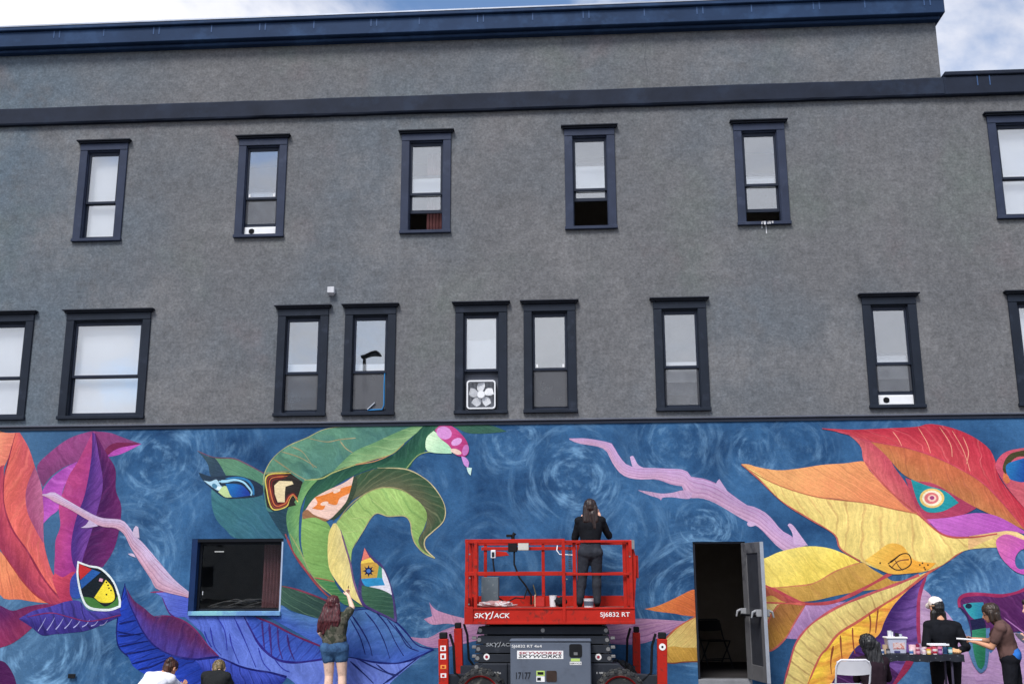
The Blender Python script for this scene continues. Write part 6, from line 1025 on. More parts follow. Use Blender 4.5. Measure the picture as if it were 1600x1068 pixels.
tub = pot('paint_tub', .12, -1.05, DZ, .072, .12, (226, 228, 232), "white paint tub between the painter's feet on the lift deck", 'tub', lid=(40, 60, 110), band=(96, 104, 120))
# ---------------------------------------------------------------- people
def capsule_mesh(caps, n=12, hr=4):
    V = []; F = []
    for c in caps:
        p0, p1, r0, r1 = Vector(c[0]), Vector(c[1]), c[2], c[3]; d = p1 - p0
        if d.length < 1e-5: d = Vector((0, 0, 1e-4)); p1 = p0 + d
        t = d.normalized(); a = t.orthogonal().normalized(); b = t.cross(a); base = len(V); rings = []
        for j in range(hr + 1): th = -PI / 2 + (PI / 2) * j / hr; rings.append((p0 + t * r0 * math.sin(th), max(r0 * math.cos(th), 1e-4)))
        for j in range(hr + 1): th = (PI / 2) * j / hr; rings.append((p1 + t * r1 * math.sin(th), max(r1 * math.cos(th), 1e-4)))
        for (q, r) in rings:
            for k in range(n): w = 2 * PI * k / n; V.append(q + (a * math.cos(w) + b * math.sin(w)) * r)
        m = len(rings)
        F += [tuple(base + x for x in (i * n + k, i * n + (k + 1) % n, (i + 1) * n + (k + 1) % n, (i + 1) * n + k)) for i in range(m - 1) for k in range(n)]
        F += [tuple(base + k for k in range(n - 1, -1, -1)), tuple(base + (m - 1) * n + k for k in range(n))]
    return V, F
def blob(name, caps, vox, mats, parent=None, origin=None, smooth=4, disp=None, label=None):
    V, F = capsule_mesh(caps); me = bpy.data.meshes.new('tmp'); me.from_pydata([tuple(v) for v in V], [], F)
    to = bpy.data.objects.new('tmp', me); COL.objects.link(to); r = to.modifiers.new('r', 'REMESH'); r.mode = 'VOXEL'; r.voxel_size = vox; s = to.modifiers.new('s', 'SMOOTH'); s.factor = .5; s.iterations = smooth
    dg = bpy.context.evaluated_depsgraph_get(); m2 = bpy.data.meshes.new_from_object(to.evaluated_get(dg)); bpy.data.objects.remove(to); bpy.data.meshes.remove(me)
    n = len(m2.vertices); co = np.zeros(n * 3); m2.vertices.foreach_get('co', co); co = co.reshape(-1, 3)
    if disp:
        nn = np.zeros(n * 3); m2.vertices.foreach_get('normal', nn); nn = nn.reshape(-1, 3); d = np.array([disp(Vector(p)) for p in co]); co = co + nn * d[:, None]
    mats = mats if isinstance(mats, list) else [mats]
    if len(mats) > 1:
        nf = len(m2.polygons); fc = np.zeros(nf * 3); m2.polygons.foreach_get('center', fc); fc = fc.reshape(-1, 3); best = np.full(nf, 1e9); mi = np.zeros(nf, int)
        for c in caps:
            p0, p1 = np.array(c[0]), np.array(c[1]); d = p1 - p0; t = np.clip(((fc - p0) @ d) / (d @ d + 1e-9), 0, 1); ds = np.linalg.norm(fc - (p0 + t[:, None] * d), axis=1) - (c[2] + (c[3] - c[2]) * t)
            k = ds < best; best[k] = ds[k]; mi[k] = c[4] if len(c) > 4 else 0
    og = Vector(origin) if origin is not None else ORG[parent.name]
    m2.vertices.foreach_set('co', (co - np.array(og)).ravel()); m2.materials.clear()
    for q in mats: m2.materials.append(q)
    if len(mats) > 1: m2.polygons.foreach_set('material_index', mi.astype(np.int32))
    m2.polygons.foreach_set('use_smooth', [True] * len(m2.polygons)); m2.name = name; m2.update()
    o = bpy.data.objects.new(name, m2); COL.objects.link(o); ORG[o.name] = og
    if parent: o.parent = parent
    else: o.location = og
    return o
def folds(a, sc=9, seed=0, st=(1, 1, .6)):
    return lambda p: a * (noise.noise(Vector((p.x * sc * st[0] + seed, p.y * sc * st[1], p.z * sc * st[2]))) + .5 * noise.noise(Vector((p.x * sc * 2.3, p.y * sc * 2.3 + seed, p.z * sc * 2))))
def hairdisp(a, seed=0):
    return lambda p: a * (noise.noise(Vector((p.x * 46 + seed, p.y * 46, p.z * 5))) + .8 * noise.noise(Vector((p.x * 90, p.y * 90 + seed, p.z * 9))))
def hairmat(name, c, c2):
    m = bpy.data.materials.new(name); m.use_nodes = True; t = m.node_tree; b = t.nodes['Principled BSDF']; tc = N(t, 'ShaderNodeTexCoord'); mp = N(t, 'ShaderNodeMapping'); mp.inputs['Scale'].default_value = (70, 70, 5)
    n = N(t, 'ShaderNodeTexNoise', i={'Scale': 1, 'Detail': 3}); cr = N(t, 'ShaderNodeValToRGB'); cr.color_ramp.elements[0].position = .35; cr.color_ramp.elements[0].color = lin(c); cr.color_ramp.elements[1].position = .68; cr.color_ramp.elements[1].color = lin(c2)
    l = t.links.new; l(tc.outputs['Object'], mp.inputs[0]); l(mp.outputs[0], n.inputs['Vector']); l(n.outputs[0], cr.inputs[0]); l(cr.outputs[0], b.inputs['Base Color']); b.inputs['Roughness'].default_value = .45; return m
def V3(*a): return Vector(a)
def hand(caps, wr, elb, m, curl=.35, right=True, thumb=None):
    d = (Vector(wr) - Vector(elb)).normalized(); s = thumb.normalized() if thumb else d.orthogonal().normalized(); s = (s - d * s.dot(d)).normalized(); nrm = d.cross(s)
    p = Vector(wr); caps.append((p, p + d * .03, .024, .027, m)); caps.append((p + d * .03 + s * .014, p + d * .075 + s * .024, .02, .017, m)); caps.append((p + d * .03 - s * .014, p + d * .072 - s * .024, .02, .016, m))
    for i, (o_, L_) in enumerate(((.028, .068), (.01, .076), (-.009, .07), (-.027, .055))):
        b0 = p + d * .075 + s * o_; k1 = b0 + (d * math.cos(curl) + nrm * math.sin(curl)) * L_ * .5; k2 = k1 + (d * math.cos(curl * 2.4) + nrm * math.sin(curl * 2.4)) * L_ * .5
        caps.append((b0, k1, .0095, .009, m)); caps.append((k1, k2, .009, .0078, m))
    t0 = p + d * .025 + s * .024; t1 = t0 + (d * .6 + s * .8) * .04; caps.append((t0, t1, .012, .0105, m)); caps.append((t1, t1 + (d * .9 + s * .2 + nrm * .2) * .032, .0105, .009, m))
def person(label, J, skin, shirt, trousers, shoe=None, sleeve='long', legs='long', hair=None, face=(0, 1, 0), up=(0, 0, 1), shirt_hem=0.0, k=1.0, curl=(.4, .4), seed=0, thick=1.0, group=None, neckcol=None, belly=.0):
    g = {a: Vector(b) for a, b in J.items()}; fa = Vector(face).normalized(); up = Vector(up).normalized(); sd_ = fa.cross(up).normalized(); h = g['head']; SK = 0
    C = []
    C += [(h - fa * .018 + up * .03, h + fa * .018 + up * .028, .086 * k, .084 * k), (h + fa * .03 - up * .03, h + fa * .035 - up * .065, .062 * k, .05 * k), (h + fa * .055 - up * .088, h + fa * .058 - up * .09, .026 * k, .026 * k)]
    C += [(h + fa * .092 + up * .005, h + fa * .108 - up * .03, .01, .014), (h + fa * .08 - up * .056, h + fa * .084 - up * .058, .018, .016)]
    for s in (-1, 1): C += [(h + sd_ * s * .085 - up * .025 - fa * .005, h + sd_ * s * .09 + up * .012 - fa * .012, .013, .017)]
    hipc = (g['hipL'] + g['hipR']) / 2; shc = (g['shL'] + g['shR']) / 2
    C += [(h - up * .06 - fa * .01, g['neck'], .052 * k, .056 * k), (g['neck'], shc, .06, .075)]
    T_ = []
    mid = hipc.lerp(shc, .45)
    for s in ('L', 'R'):
        T_ += [(g['hip' + s].lerp(hipc, .25), mid.lerp(g['hip' + s] + (shc - hipc) * .45, .5), .112 * k * thick, .092 * k * thick), (mid.lerp(g['hip' + s] + (shc - hipc) * .45, .5), shc.lerp(g['sh' + s], .5) - (shc - hipc).normalized() * .07, .094 * k * thick, .098 * k * thick), (g['neck'].lerp(shc, .6), g['sh' + s], .058 * k, .06 * k)]
    T_ += [(hipc, shc - (shc - hipc).normalized() * .08, .105 * k * thick, .105 * k * thick)]
    A_ = []; FO = []; L_ = []; CA = []
    for s in ('L', 'R'):
        A_ += [(g['sh' + s], g['el' + s], .055 * k, .042 * k)]; FO += [(g['el' + s], g['wr' + s], .041 * k, .028 * k)]
        L_ += [(g['hip' + s], g['kn' + s], .092 * k * thick, .06 * k * thick)]; CA += [(g['kn' + s], g['kn' + s].lerp(g['an' + s], .35), .057 * k * thick, .058 * k * thick), (g['kn' + s].lerp(g['an' + s], .35), g['an' + s], .058 * k * thick, .038 * k)]
    HD = []
    for s, cu in (('L', curl[0]), ('R', curl[1])):
        inw = (g['sh' + ('R' if s == 'L' else 'L')] - g['sh' + s]).normalized(); hand(HD, g['wr' + s], g['el' + s], 0, cu, thumb=inw + Vector((0, 0, .6)))
    FT = []
    for s in ('L', 'R'):
        to_ = g.get('toe' + s, g['an' + s] + Vector((fa.x, fa.y, 0)).normalized() * .15 - Vector((0, 0, .04))); FT += [(g['an' + s] - Vector((0, 0, .025)), to_, .04, .032)]
    base = Vector(((g['anL'].x + g['anR'].x) / 2, (g['anL'].y + g['anR'].y) / 2, min(g['anL'].z, g['anR'].z) - .07))
    P_ = blob('person', C + T_ + A_ + FO + L_ + CA + HD + FT, .0085, mat('skin_%d_%d_%d' % skin, skin, .55, var=.08, vs=14, bs=80, bst=.1, c2=tuple(int(v * .88) for v in skin), c2t=(.5, .7), c2s=12), origin=base, smooth=3); tag(P_, label, 'person', group)
    eb = MB()
    for s in (-1, 1):
        q = h + fa * .083 + sd_ * s * .033 + up * .008; eb.lathe([(.001, -.012), (.011, -.006), (.0125, 0), (.011, .006), (.001, .012)], q, n=10)
    eb.build('eyes', mat('eye_dark', (40, 34, 32), .2), P_, smooth=True)
    mbr = MB()
    for s in (-1, 1): q = h + fa * .094 + sd_ * s * .034 + up * .03; mbr.bar(q - sd_ * .017, q + sd_ * .017, .008, .007)
    mbr.build('eyebrows', mat('brow', (50, 38, 34), .8), P_)
    MB().bar(h + fa * .096 - up * .05 - sd_ * .02, h + fa * .096 - up * .05 + sd_ * .02, .01, .009).build('lips', mat('lip', (176, 110, 104), .5), P_, bevel=.003)
    def infl(caps, d, k0=1): return [(c[0], c[1], c[2] + d, c[3] + d) for c in caps]
    hem = g.get('hem', hipc + (shc - hipc) * shirt_hem)
    if shirt:
        ax = (shc - hipc).normalized(); TT = []
        for c in T_:
            a, b = Vector(c[0]), Vector(c[1]); la, lb = (a - hem).dot(ax), (b - hem).dot(ax)
            if la < 0 and lb < 0: continue
            r0 = c[2]
            if la < 0: t = -la / (lb - la); a = a.lerp(b, t); r0 = c[2] + (c[3] - c[2]) * t
            TT.append((a, b, r0, c[3]))
        SC = infl(TT, .02) + infl(A_, .016 if sleeve == 'long' else .024)
        if sleeve == 'short': SC = infl(TT, .022) + [(c[0], Vector(c[0]).lerp(Vector(c[1]), .62), c[2] + .016, c[3] + .03) for c in A_]
        else: SC += [(c[0], Vector(c[0]).lerp(Vector(c[1]), .93), c[2] + .016, c[3] + .014) for c in FO]
        SC += [(g['neck'] - up * .02, shc, .06, .085)]
        blob('shirt', SC, .011, shirt, P_, smooth=5, disp=folds(.009, 9, seed, (1, 1, .7)))
    if trousers:
        TC = infl([c for c in T_[:1]] + [(g['hipL'], g['hipR'], .1 * k * thick, .1 * k * thick), (hipc, hipc.lerp(shc, .3), .112 * k * thick, .1 * k * thick)], .014)
        TC[0] = (TC[0][0], Vector(TC[0][0]).lerp(Vector(TC[0][1]), .55), TC[0][2], TC[0][3])
        c1 = T_[3]; TC.append((c1[0], Vector(c1[0]).lerp(Vector(c1[1]), .55), c1[2] + .014, c1[3] + .014))
        for c in L_: TC.append((c[0], c[1], c[2] + .014, c[3] + .016) if legs != 'shorts' else (c[0], Vector(c[0]).lerp(Vector(c[1]), .36), c[2] + .016, c[3] + .038))
        if legs == 'long': TC += [(c[0], c[1], c[2] + .014, c[3] + .02) for c in CA]
        if legs == 'crop': TC += [(c[0], Vector(c[0]).lerp(Vector(c[1]), .9), c[2] + .014, c[3] + .018) for c in CA[0::2]]
        blob('trousers' if legs != 'shorts' else 'shorts', TC, .011, trousers, P_, smooth=4, disp=folds(.006, 13, seed + 7))
    if shoe:
        for c in FT: blob('shoe', [(Vector(c[0]) + Vector((0, 0, .01)), c[1], .05, .042)], .009, shoe, P_, smooth=3)
    if hair: blob('hair', hair[0], .0075, hair[1], P_, smooth=2, disp=hairdisp(hair[2] if len(hair) > 2 else .006, seed))
    return P_
def skullcap(h, fa, up, r=.1): fa = Vector(fa).normalized(); up = Vector(up).normalized(); h = Vector(h); return [(h - fa * .03 + up * .035, h - fa * .0 + up * .045, r, r * .94), (h - fa * .045 - up * .01, h - fa * .04 - up * .05, r * .86, r * .72)]
SKIN1, SKIN2, SKIN3 = (226, 178, 156), (232, 196, 176), (206, 152, 122)
BLACKC = mat('black_knit', (20, 22, 28), .9, var=.2, vs=9, bs=120, bst=.3); CHARJ = mat('charcoal_jeans', (42, 46, 54), .85, var=.25, vs=6, bs=150, bst=.3, c2=(56, 60, 68), c2t=(.5, .7), c2s=7); DENIM = mat('blue_denim', (62, 96, 134), .85, var=.25, vs=7, bs=160, bst=.3, c2=(42, 66, 102), c2t=(.48, .7), c2s=6)
CAMO = mat('patterned_olive', (92, 90, 80), .9, var=.25, vs=14, c2=(58, 62, 52), c2t=(.46, .54), c2s=16); SHOEB = mat('black_shoe', (28, 28, 30), .6); SHOEW = mat('pale_shoe', (196, 194, 192), .6)
# painter on the lift, both hands up at face height
hd = V3(.17, -.78, 2.61); z0 = DZ
J = dict(head=hd, neck=(.17, -.79, 2.47), shL=(.005, -.79, 2.41), shR=(.325, -.79, 2.415), elL=(-.065, -.70, 2.17), elR=(.44, -.68, 2.2), wrL=(.045, -.6, 2.44), wrR=(.315, -.6, 2.47), hipL=(.075, -.8, 1.95), hipR=(.245, -.8, 1.95), knL=(.035, -.78, 1.6), knR=(.245, -.78, 1.6), anL=(-.01, -.82, z0 + .07), anR=(.245, -.82, z0 + .07), hem=(.16, -.79, 2.12))
hr = skullcap(hd, (0, 1, 0), (0, 0, 1)) + [(hd + V3(s * .06, -.06, .0), hd + V3(s * .075, -.075, -.2), .05, .045) for s in (-1, -.4, .4, 1)] + [(hd + V3(.03, -.08, -.1), hd + V3(.06, -.1, -.3), .05, .03)]
person('person in a black long sleeved top and charcoal jeans standing on the red lift', J, SKIN1, BLACKC, CHARJ, SHOEB, hair=(hr, hairmat('dark_brown_hair', (26, 20, 20), (58, 40, 38))), seed=1, curl=(.9, .5), k=.93)
# woman with long burgundy hair reaching up to paint
hd = V3(-3.73, -.5, 1.215); z0 = GZ
J = dict(head=hd, neck=(-3.71, -.5, 1.07), shL=(-3.86, -.5, 1.0), shR=(-3.545, -.5, 1.03), elL=(-3.93, -.42, .80), elR=(-3.455, -.42, 1.165), wrL=(-3.86, -.3, .66), wrR=(-3.545, -.28, 1.33), hipL=(-3.77, -.52, .58), hipR=(-3.585, -.52, .58), knL=(-3.76, -.48, .2), knR=(-3.56, -.48, .2), anL=(-3.765, -.52, z0 + .07), anR=(-3.545, -.52, z0 + .07), hem=(-3.69, -.5, .70))
hr = skullcap(hd, (0, 1, 0), (0, 0, 1), .102)
for i in range(8):
    a = -1 + 2 * i / 7; hr.append((hd + V3(a * .075, -.065, -.02), hd + V3(a * .125 - .02, -.10, -.24), .05, .052)); hr.append((hd + V3(a * .125 - .02, -.10, -.24), hd + V3(a * .14 - .05, -.1, -.44 + .05 * abs(a) + (.03 if i % 2 else 0)), .05, .022))
person('person with long burgundy hair and denim shorts reaching up to paint a leaf', J, SKIN2, CAMO, DENIM, SHOEW, sleeve='short', legs='shorts', hair=(hr, hairmat('burgundy_hair', (44, 20, 26), (98, 40, 46)), .009), seed=3, curl=(.5, .9), thick=1.12)
bd = V3(-3.545, -.28, 1.33)
tag(MB().tube([bd + V3(-.005, -.02, .05), bd + V3(-.03, .1, .12)], [.006, .005], 6).tube([bd + V3(-.03, .1, .12), bd + V3(-.045, .16, .155)], [.008, .004], 6, 1).build('paint_brush', [mat('brush_wood', (176, 120, 76), .5), M_LEAD], origin=bd), 'thin paint brush held up against the yellow leaf', 'brush')
# crouching figures at the foot of the wall
WHT = mat('white_cotton', (224, 226, 238), .85, var=.05, vs=5, bs=120, bst=.2); BLK = mat('black_cotton', (34, 36, 38), .9, var=.15, vs=6, bs=120, bst=.2)
hd = V3(-5.99, -.98, .33)
J = dict(head=hd, neck=(-6.04, -1.05, .27), shL=(-6.24, -1.12, .215), shR=(-5.93, -1.1, .18), elL=(-6.28, -.86, .02), elR=(-5.82, -.85, .0), wrL=(-6.14, -.68, .02), wrR=(-5.88, -.68, .05), hipL=(-6.45, -1.3, -.06), hipR=(-6.24, -1.38, -.06), knL=(-6.4, -.93, .02), knR=(-6.05, -1.05, .02), anL=(-6.42, -1.2, GZ + .07), anR=(-6.12, -1.3, GZ + .07))
hr = skullcap(hd, (.35, .75, -.55), (.3, .5, .8), .098) + [(hd + V3(-.01, -.06, .1), hd + V3(.01, -.03, .12), .045, .045)]
person('person in a white shirt with dark tied hair crouching low by the wall', J, SKIN3, WHT, CHARJ, SHOEB, hair=(hr, hairmat('brown_bun_hair', (38, 22, 18), (84, 48, 32))), face=(.4, .8, -.45), up=(.25, .4, .85), seed=4)
hd = V3(-5.35, -.74, .30)
J = dict(head=hd, neck=(-5.33, -.85, .255), shL=(-5.48, -.9, .21), shR=(-5.18, -.9, .2), elL=(-5.53, -.78, -.03), elR=(-5.11, -.8, -.02), wrL=(-5.46, -.56, .03), wrR=(-5.2, -.56, .02), hipL=(-5.42, -1.0, -.13), hipR=(-5.22, -1.0, -.13), knL=(-5.5, -.66, -.02), knR=(-5.14, -.66, -.02), anL=(-5.45, -.92, GZ + .07), anR=(-5.19, -.92, GZ + .07))
hr = skullcap(hd, (0, .9, -.4), (0, .4, .9), .098) + [(hd + V3(-.02, -.06, .06), hd + V3(.0, -.13, .0), .05, .035)]
person('person in a black T-shirt with blond hair crouching to paint the blue leaf', J, SKIN2, BLK, CHARJ, SHOEB, sleeve='short', hair=(hr, hairmat('blond_hair', (40, 34, 26), (150, 128, 84))), face=(0, .9, -.4), up=(0, .4, .9), seed=5)
# seated person at the table, seen from behind
hd = V3(3.93, -1.32, .68)
J = dict(head=hd, neck=(3.95, -1.36, .53), shL=(3.79, -1.37, .46), shR=(4.12, -1.36, .46), elL=(3.78, -1.22, .22), elR=(4.2, -1.2, .24), wrL=(3.92, -1.06, .36), wrR=(4.1, -1.02, .4), hipL=(3.86, -1.42, .0), hipR=(4.06, -1.42, .0), knL=(3.82, -1.02, .05), knR=(4.12, -1.02, .05), anL=(3.82, -1.05, GZ + .07), anR=(4.12, -1.05, GZ + .07))
hr = skullcap(hd, (0, 1, -.1), (0, 0, 1), .12)
for i in range(7): a = -1 + 2 * i / 6; hr.append((hd + V3(a * .08 + .03, -.08, .02), hd + V3(a * .09 + .07, -.12, -.3 - .04 * (i % 2)), .035, .026))
person('person with thick black hair seated at the craft table in dark clothes', J, (120, 84, 66), mat('dark_maroon_top', (36, 24, 32), .9), mat('black_trousers', (22, 22, 26), .9), SHOEB, hair=(hr, hairmat('black_hair', (10, 10, 12), (44, 44, 48)), .012), seed=6)
tag(MB().box(3.75, 4.17, -1.62, -1.2, -.12, -.085).tube([(3.78, -1.58, -.12), (3.78, -1.58, GZ)], .02, 8).tube([(4.14, -1.58, -.12), (4.14, -1.58, GZ)], .02, 8).tube([(3.78, -1.24, -.12), (3.78, -1.24, GZ)], .02, 8).tube([(4.14, -1.24, -.12), (4.14, -1.24, GZ)], .02, 8).build('stool', mat('stool_wood', (90, 70, 54), .6), origin=(3.96, -1.4, GZ)), 'low wooden stool under the person seated at the craft table', 'stool')
# person in a white cap standing behind the table
hd = V3(5.13, -.62, 1.14)
J = dict(head=hd, neck=(5.15, -.68, .99), shL=(4.97, -.7, .90), shR=(5.36, -.7, .89), elL=(4.88, -.78, .64), elR=(5.44, -.8, .62), wrL=(4.96, -.92, .6), wrR=(5.27, -.95, .58), hipL=(5.08, -.64, .46), hipR=(5.29, -.64, .46), knL=(5.06, -.6, .1), knR=(5.3, -.6, .1), anL=(5.06, -.62, GZ + .07), anR=(5.31, -.62, GZ + .07))
hr = skullcap(hd, (-.3, .9, -.3), (0, .2, 1), .1) + [(hd + V3(a * .06, -.05, -.06), hd + V3(a * .075, -.05, -.17), .05, .04) for a in (-1, 0, 1)]
pc = person('person in a white cap and black hoodie leaning over the far end of the table', J, SKIN3, BLACKC, mat('black_trousers', (22, 22, 26), .9), SHOEB, hair=(hr, hairmat('black_hair_short', (10, 10, 12), (36, 34, 36))), face=(-.3, .9, -.3), up=(0, .2, 1), seed=7, thick=1.15)
blob('cap', [(hd + V3(0, -.005, .075), hd + V3(-.01, .02, .085), .1, .092), (hd + V3(-.02, .05, .06), hd + V3(-.06, .15, .035), .07, .045)], .008, mat('white_cap', (234, 228, 226), .8, c2=(60, 60, 66), c2t=(.66, .68), c2s=9), pc, smooth=5)
MB().lathe([(.1015, -.006), (.103, .008)], hd + V3(0, -.005, .045), n=24, capends=False).build('cap_band', mat('tan_band', (196, 160, 130), .8), pc)
# person in a brown T-shirt reaching left with a paint stick
hd = V3(5.74, -1.0, 1.09)
J = dict(head=hd, neck=(5.83, -1.02, .98), shL=(5.78, -1.2, .90), shR=(5.93, -.86, .92), elL=(5.66, -1.14, .64), elR=(5.8, -.74, .70), wrL=(5.50, -1.04, .70), wrR=(5.6, -.66, .72), hipL=(5.9, -1.1, .48), hipR=(5.98, -.92, .48), knL=(5.87, -1.1, .1), knR=(6.03, -.92, .1), anL=(5.9, -1.12, GZ + .07), anR=(6.07, -.93, GZ + .07), hem=(5.93, -1.02, .55))
hr = skullcap(hd, (-.9, .3, -.3), (-.2, 0, 1), .108) + [(hd + V3(.05, a * .07, -.02), hd + V3(.075, a * .085, -.13), .055, .04) for a in (-1, 0, 1)] + [(hd + V3(-.02, -.08, .0), hd + V3(-.02, -.09, -.1), .045, .03)]
pb_ = person('person in a brown T-shirt and dark jeans holding out a white paint stick', J, SKIN3, mat('brown_cotton', (98, 74, 70), .9, var=.15, vs=7, bs=120, bst=.2), mat('black_denim', (24, 25, 32), .9, var=.2, bs=140, bst=.3), SHOEW, sleeve='short', legs='crop', hair=(hr, hairmat('brown_hair', (30, 24, 20), (66, 50, 40))), face=(-.9, .3, -.3), up=(-.2, 0, 1), seed=8, thick=1.08)
blob('undershirt', [(V3(5.93, -1.07, .53), V3(5.985, -.945, .53), .137, .137)], .011, mat('blue_cotton', (52, 120, 208), .85), pb_, smooth=4, disp=folds(.006, 14, 2))
tag(MB().tube([(5.56, -1.08, .735), (5.44, -1.02, .735), (5.26, -.95, .745)], .012, 8).build('paint_stick', M_WHITE, origin=(5.5, -1.05, .73), smooth=True), 'white paint stick held out by the person in brown', 'stick')
# person at the right edge
hd = V3(6.2, -1.25, 1.16)
J = dict(head=hd, neck=(6.34, -1.25, 1.0), shL=(6.34, -1.42, .93), shR=(6.38, -1.08, .93), elL=(6.3, -1.46, .66), elR=(6.34, -1.02, .66), wrL=(6.13, -1.38, .74), wrR=(6.16, -1.12, .74), hipL=(6.4, -1.34, .46), hipR=(6.4, -1.15, .46), knL=(6.38, -1.34, .1), knR=(6.38, -1.14, .1), anL=(6.42, -1.34, GZ + .07), anR=(6.4, -1.14, GZ + .07))
hr = skullcap(hd, (-1, .1, -.1), (0, 0, 1), .1) + [(hd + V3(-.01, 0, .09), hd + V3(-.06, 0, .085), .07, .05)]
person('person in a grey shirt at the right edge holding a sheet of paper', J, SKIN1, mat('grey_cotton', (176, 170, 178), .85), CHARJ, SHOEB, sleeve='short', hair=(hr, hairmat('dark_hair', (24, 18, 16), (50, 38, 32))), face=(-1, .1, -.1), seed=9)
mb = MB(); ps_ = V3(6.03, -1.25, .72); vs = [ps_ + V3(-.04 + .16 * i / 4, -.12 + .24 * j / 3, .10 - .19 * i / 4 + .012 * math.sin(i * 1.3 + j)) for i in range(5) for j in range(4)]
fs = [(i * 4 + j, i * 4 + j + 1, i * 4 + j + 5, i * 4 + j + 4) for i in range(4) for j in range(3)]; mb.add(vs, fs); mb.add([v + V3(.0015, 0, .0015) for v in vs], fs)
tag(mb.build('paper_sheet', M_WHITE, origin=ps_), 'white sheet of paper held by the person at the right edge', 'paper')
# ---------------------------------------------------------------- craft table and what stands on it
TX0, TX1, TY0, TY1, TZ = 4.02, 5.24, -1.2, -.82, .545
M_TAB = mat('table_black', (30, 33, 42), .6, var=.2, vs=5, c2=(120, 126, 136), c2t=(.63, .66), c2s=26)
T = empty('craft_table', (4.63, -1.0, GZ), 'narrow black craft table splashed with paint and crowded with paint pots', 'table')
MB().box(TX0, TX1, TY0, TY1, TZ - .03, TZ).build('tabletop', M_TAB, T, bevel=.008)
n = 40; vs = []; mb = MB()
for i in range(n + 1):
    x = TX0 - .01 + (TX1 - TX0 + .02) * i / n
    for j in range(5): vs.append((x, TY0 - .012 - .008 * math.sin(i * .9) * j / 4 - .004 * j, TZ + .003 - (.09 + .008 * math.sin(i * .35) + .005 * math.sin(i * 1.1)) * j / 4))
mb.add(vs, [(i * 5 + j, i * 5 + j + 1, (i + 1) * 5 + j + 1, (i + 1) * 5 + j) for i in range(n) for j in range(4)]); mb.box(TX0 - .01, TX1 + .01, TY0 - .012, TY1 + .01, TZ + .001, TZ + .004); mb.build('tablecloth', M_TAB, T, smooth=True)
for x in (TX0 + .14, TX1 - .14):
    for y in (TY0 + .05, TY1 - .05): MB().tube([(x, y, TZ - .03), (x + (.02 if x < 4.5 else -.02), y, GZ)], .016, 8).build('leg', mat('table_leg', (70, 66, 84), .5), T, smooth=True)
    MB().tube([(x, TY0 + .05, 0), (x, TY1 - .05, 0)], .01, 6).build('crossbar', mat('table_leg', (70, 66, 84), .5), T)
tz = TZ + .004
CUPS = 'small pots on the craft table'
pot('paint_cup', 4.08, -1.05, tz, .03, .085, (60, 84, 120), 'small blue glass jar nearest the seated person on the table', 'jar', CUPS, lid=(150, 190, 220))
pot('paint_cup', 4.155, -1.0, tz, .042, .135, (84, 124, 168), 'taller blue patterned cup at the left end of the table', 'cup', CUPS, lid=(190, 200, 214), band=(176, 204, 226))
pot('paint_cup', 4.235, -1.06, tz, .036, .12, (190, 164, 136), 'tan cardboard cup beside the big clear bin', 'cup', CUPS, lid=(230, 222, 214))
bn = empty('storage_bin', (4.40, -1.0, tz), 'big clear plastic bin of brushes with a printed label', 'bin')
M_CLR = mat('clear_plastic', (176, 180, 198), .3, var=.1, vs=9)
mb = MB(); mb.prism([(4.29, tz), (4.515, tz), (4.535, tz + .215), (4.27, tz + .215)], -1.09, -.9); mb.build('body', M_CLR, bn, bevel=.01); MB().box(4.258, 4.547, -1.105, -.885, tz + .2, tz + .225).build('rim', M_WHITE, bn, bevel=.008)
MB().box(4.34, 4.50, -1.094, -1.09, tz + .06, tz + .15).build('label_sticker', mat('bin_label', (206, 186, 186), .6, var=.1, c2=(196, 120, 96), c2t=(.52, .58), c2s=22), bn); MB().box(4.345, 4.49, -1.0955, -1.094, tz + .07, tz + .076).build('label_line', M_TXTR, bn)
MB().box(4.35, 4.43, -1.0955, -1.09, tz + .015, tz + .04).build('dark_mark', mat('navy_mark', (60, 60, 110), .6), bn)
for i, (x, h_, w, c) in enumerate(((4.33, .09, .03, (210, 212, 220)), (4.365, .075, .026, (226, 226, 232)), (4.42, .06, .02, (30, 30, 36)), (4.455, .055, .014, (40, 36, 60)), (4.48, .045, .022, (170, 174, 186)))):
    pot('brush_jar', x, -1.0 + .03 * (i % 2), tz + .215, w, h_, c, ['tall pale bottle top leftmost in the clear bin', 'white bottle beside the tall pale one in the clear bin', 'black bottle in the middle of the clear bin', 'thin dark marker standing in the clear bin', 'short grey bottle at the right side of the clear bin'][i], 'bottle', 'bottles in the clear bin', n=10)
pot('paint_cup', 4.60, -1.09, tz, .048, .12, (238, 198, 204), 'pale pink cup right of the clear bin', 'cup', CUPS, lid=(246, 224, 226), taper=.98)
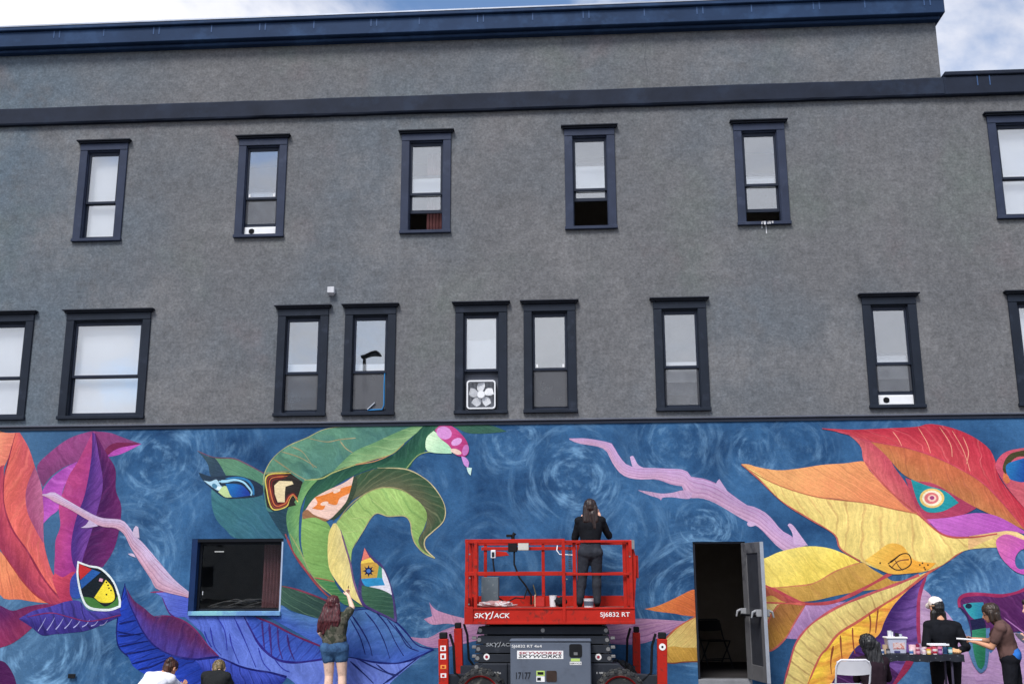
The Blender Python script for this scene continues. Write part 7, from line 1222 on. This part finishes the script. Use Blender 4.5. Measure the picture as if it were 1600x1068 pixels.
for i, (x, y, r, h_, c, b, lb) in enumerate(((4.68, -1.02, .036, .08, (226, 190, 200), (206, 140, 160), 'short rosy jar next to the pale pink cup'), (4.74, -1.08, .033, .07, (206, 196, 214), (190, 170, 196), 'lilac jar between the rosy jar and the red pots'), (4.79, -1.0, .036, .085, (220, 206, 210), (196, 80, 106), 'pale lidded jar with a crimson band'), (4.84, -1.07, .038, .085, (190, 66, 92), (214, 120, 140), 'crimson paint pot, left one of the red pair'), (4.915, -1.03, .038, .09, (198, 84, 106), (226, 210, 216), 'rose red paint pot, right one of the red pair'), (4.985, -1.06, .035, .095, (214, 130, 158), (240, 236, 238), 'pink jar with a white band near the tray'), (5.055, -1.04, .038, .085, (48, 84, 120), (36, 60, 96), 'dark blue paint pot under the white tray'), (5.12, -1.07, .03, .085, (60, 130, 140), (196, 220, 220), 'teal tube shaped pot at the right end'))):
    pot('paint_pot', x, y, tz, r, h_, c, lb, 'pot', CUPS, lid=tuple(min(255, v + 15) for v in c), band=b, n=14)
for (x, y, r, h_, c, b, lb) in ((4.56, -1.16, .03, .06, (214, 214, 220), (70, 110, 170), 'low white pot with a blue band in front of the pale pink cup'), (4.655, -1.15, .03, .065, (150, 60, 90), (206, 150, 170), 'plum pot with a rosy band near the table front'), (4.73, -1.165, .028, .055, (232, 226, 226), (220, 190, 200), 'smallest white pot at the table front'), (4.80, -1.15, .03, .07, (226, 180, 70), (240, 226, 180), 'yellow paint pot at the table front'), (4.88, -1.16, .03, .06, (224, 214, 218), (170, 40, 60), 'white pot with a deep red band at the table front'), (4.955, -1.15, .03, .07, (120, 50, 120), (180, 130, 180), 'purple paint pot at the table front'), (4.17, -1.14, .03, .06, (206, 208, 216), (60, 90, 140), 'pale pot with a navy band before the patterned cup'), (4.25, -1.15, .028, .07, (70, 70, 78), (150, 150, 156), 'dark grey pot with a pale band at the left front')):
    pot('paint_pot', x, y, tz, r, h_, c, lb, 'pot', CUPS, lid=tuple(min(255, v + 15) for v in c), band=b, n=14)
tag(MB().box(4.87, 5.14, -1.0, -.86, tz + .1, tz + .118).box(4.87, 5.14, -1.0, -.99, tz + .118, tz + .128).box(4.87, 5.14, -.87, -.86, tz + .118, tz + .128).box(4.9, 4.93, -.94, -.9, tz, tz + .1).box(5.08, 5.11, -.94, -.9, tz, tz + .1).build('paint_tray', M_WHITE, origin=(5.0, -.93, tz), bevel=.004), 'white paint tray raised over the pots at the right of the table', 'tray')
blob_simple('sponge', 5.2, -1.08, tz, .06, .04, .06, mat('sponge_tan', (226, 178, 130), .9, var=.2, vs=18, c2=(170, 96, 60), c2t=(.6, .7), c2s=12), 'tan sponge at the right corner of the table', 'sponge', 3)
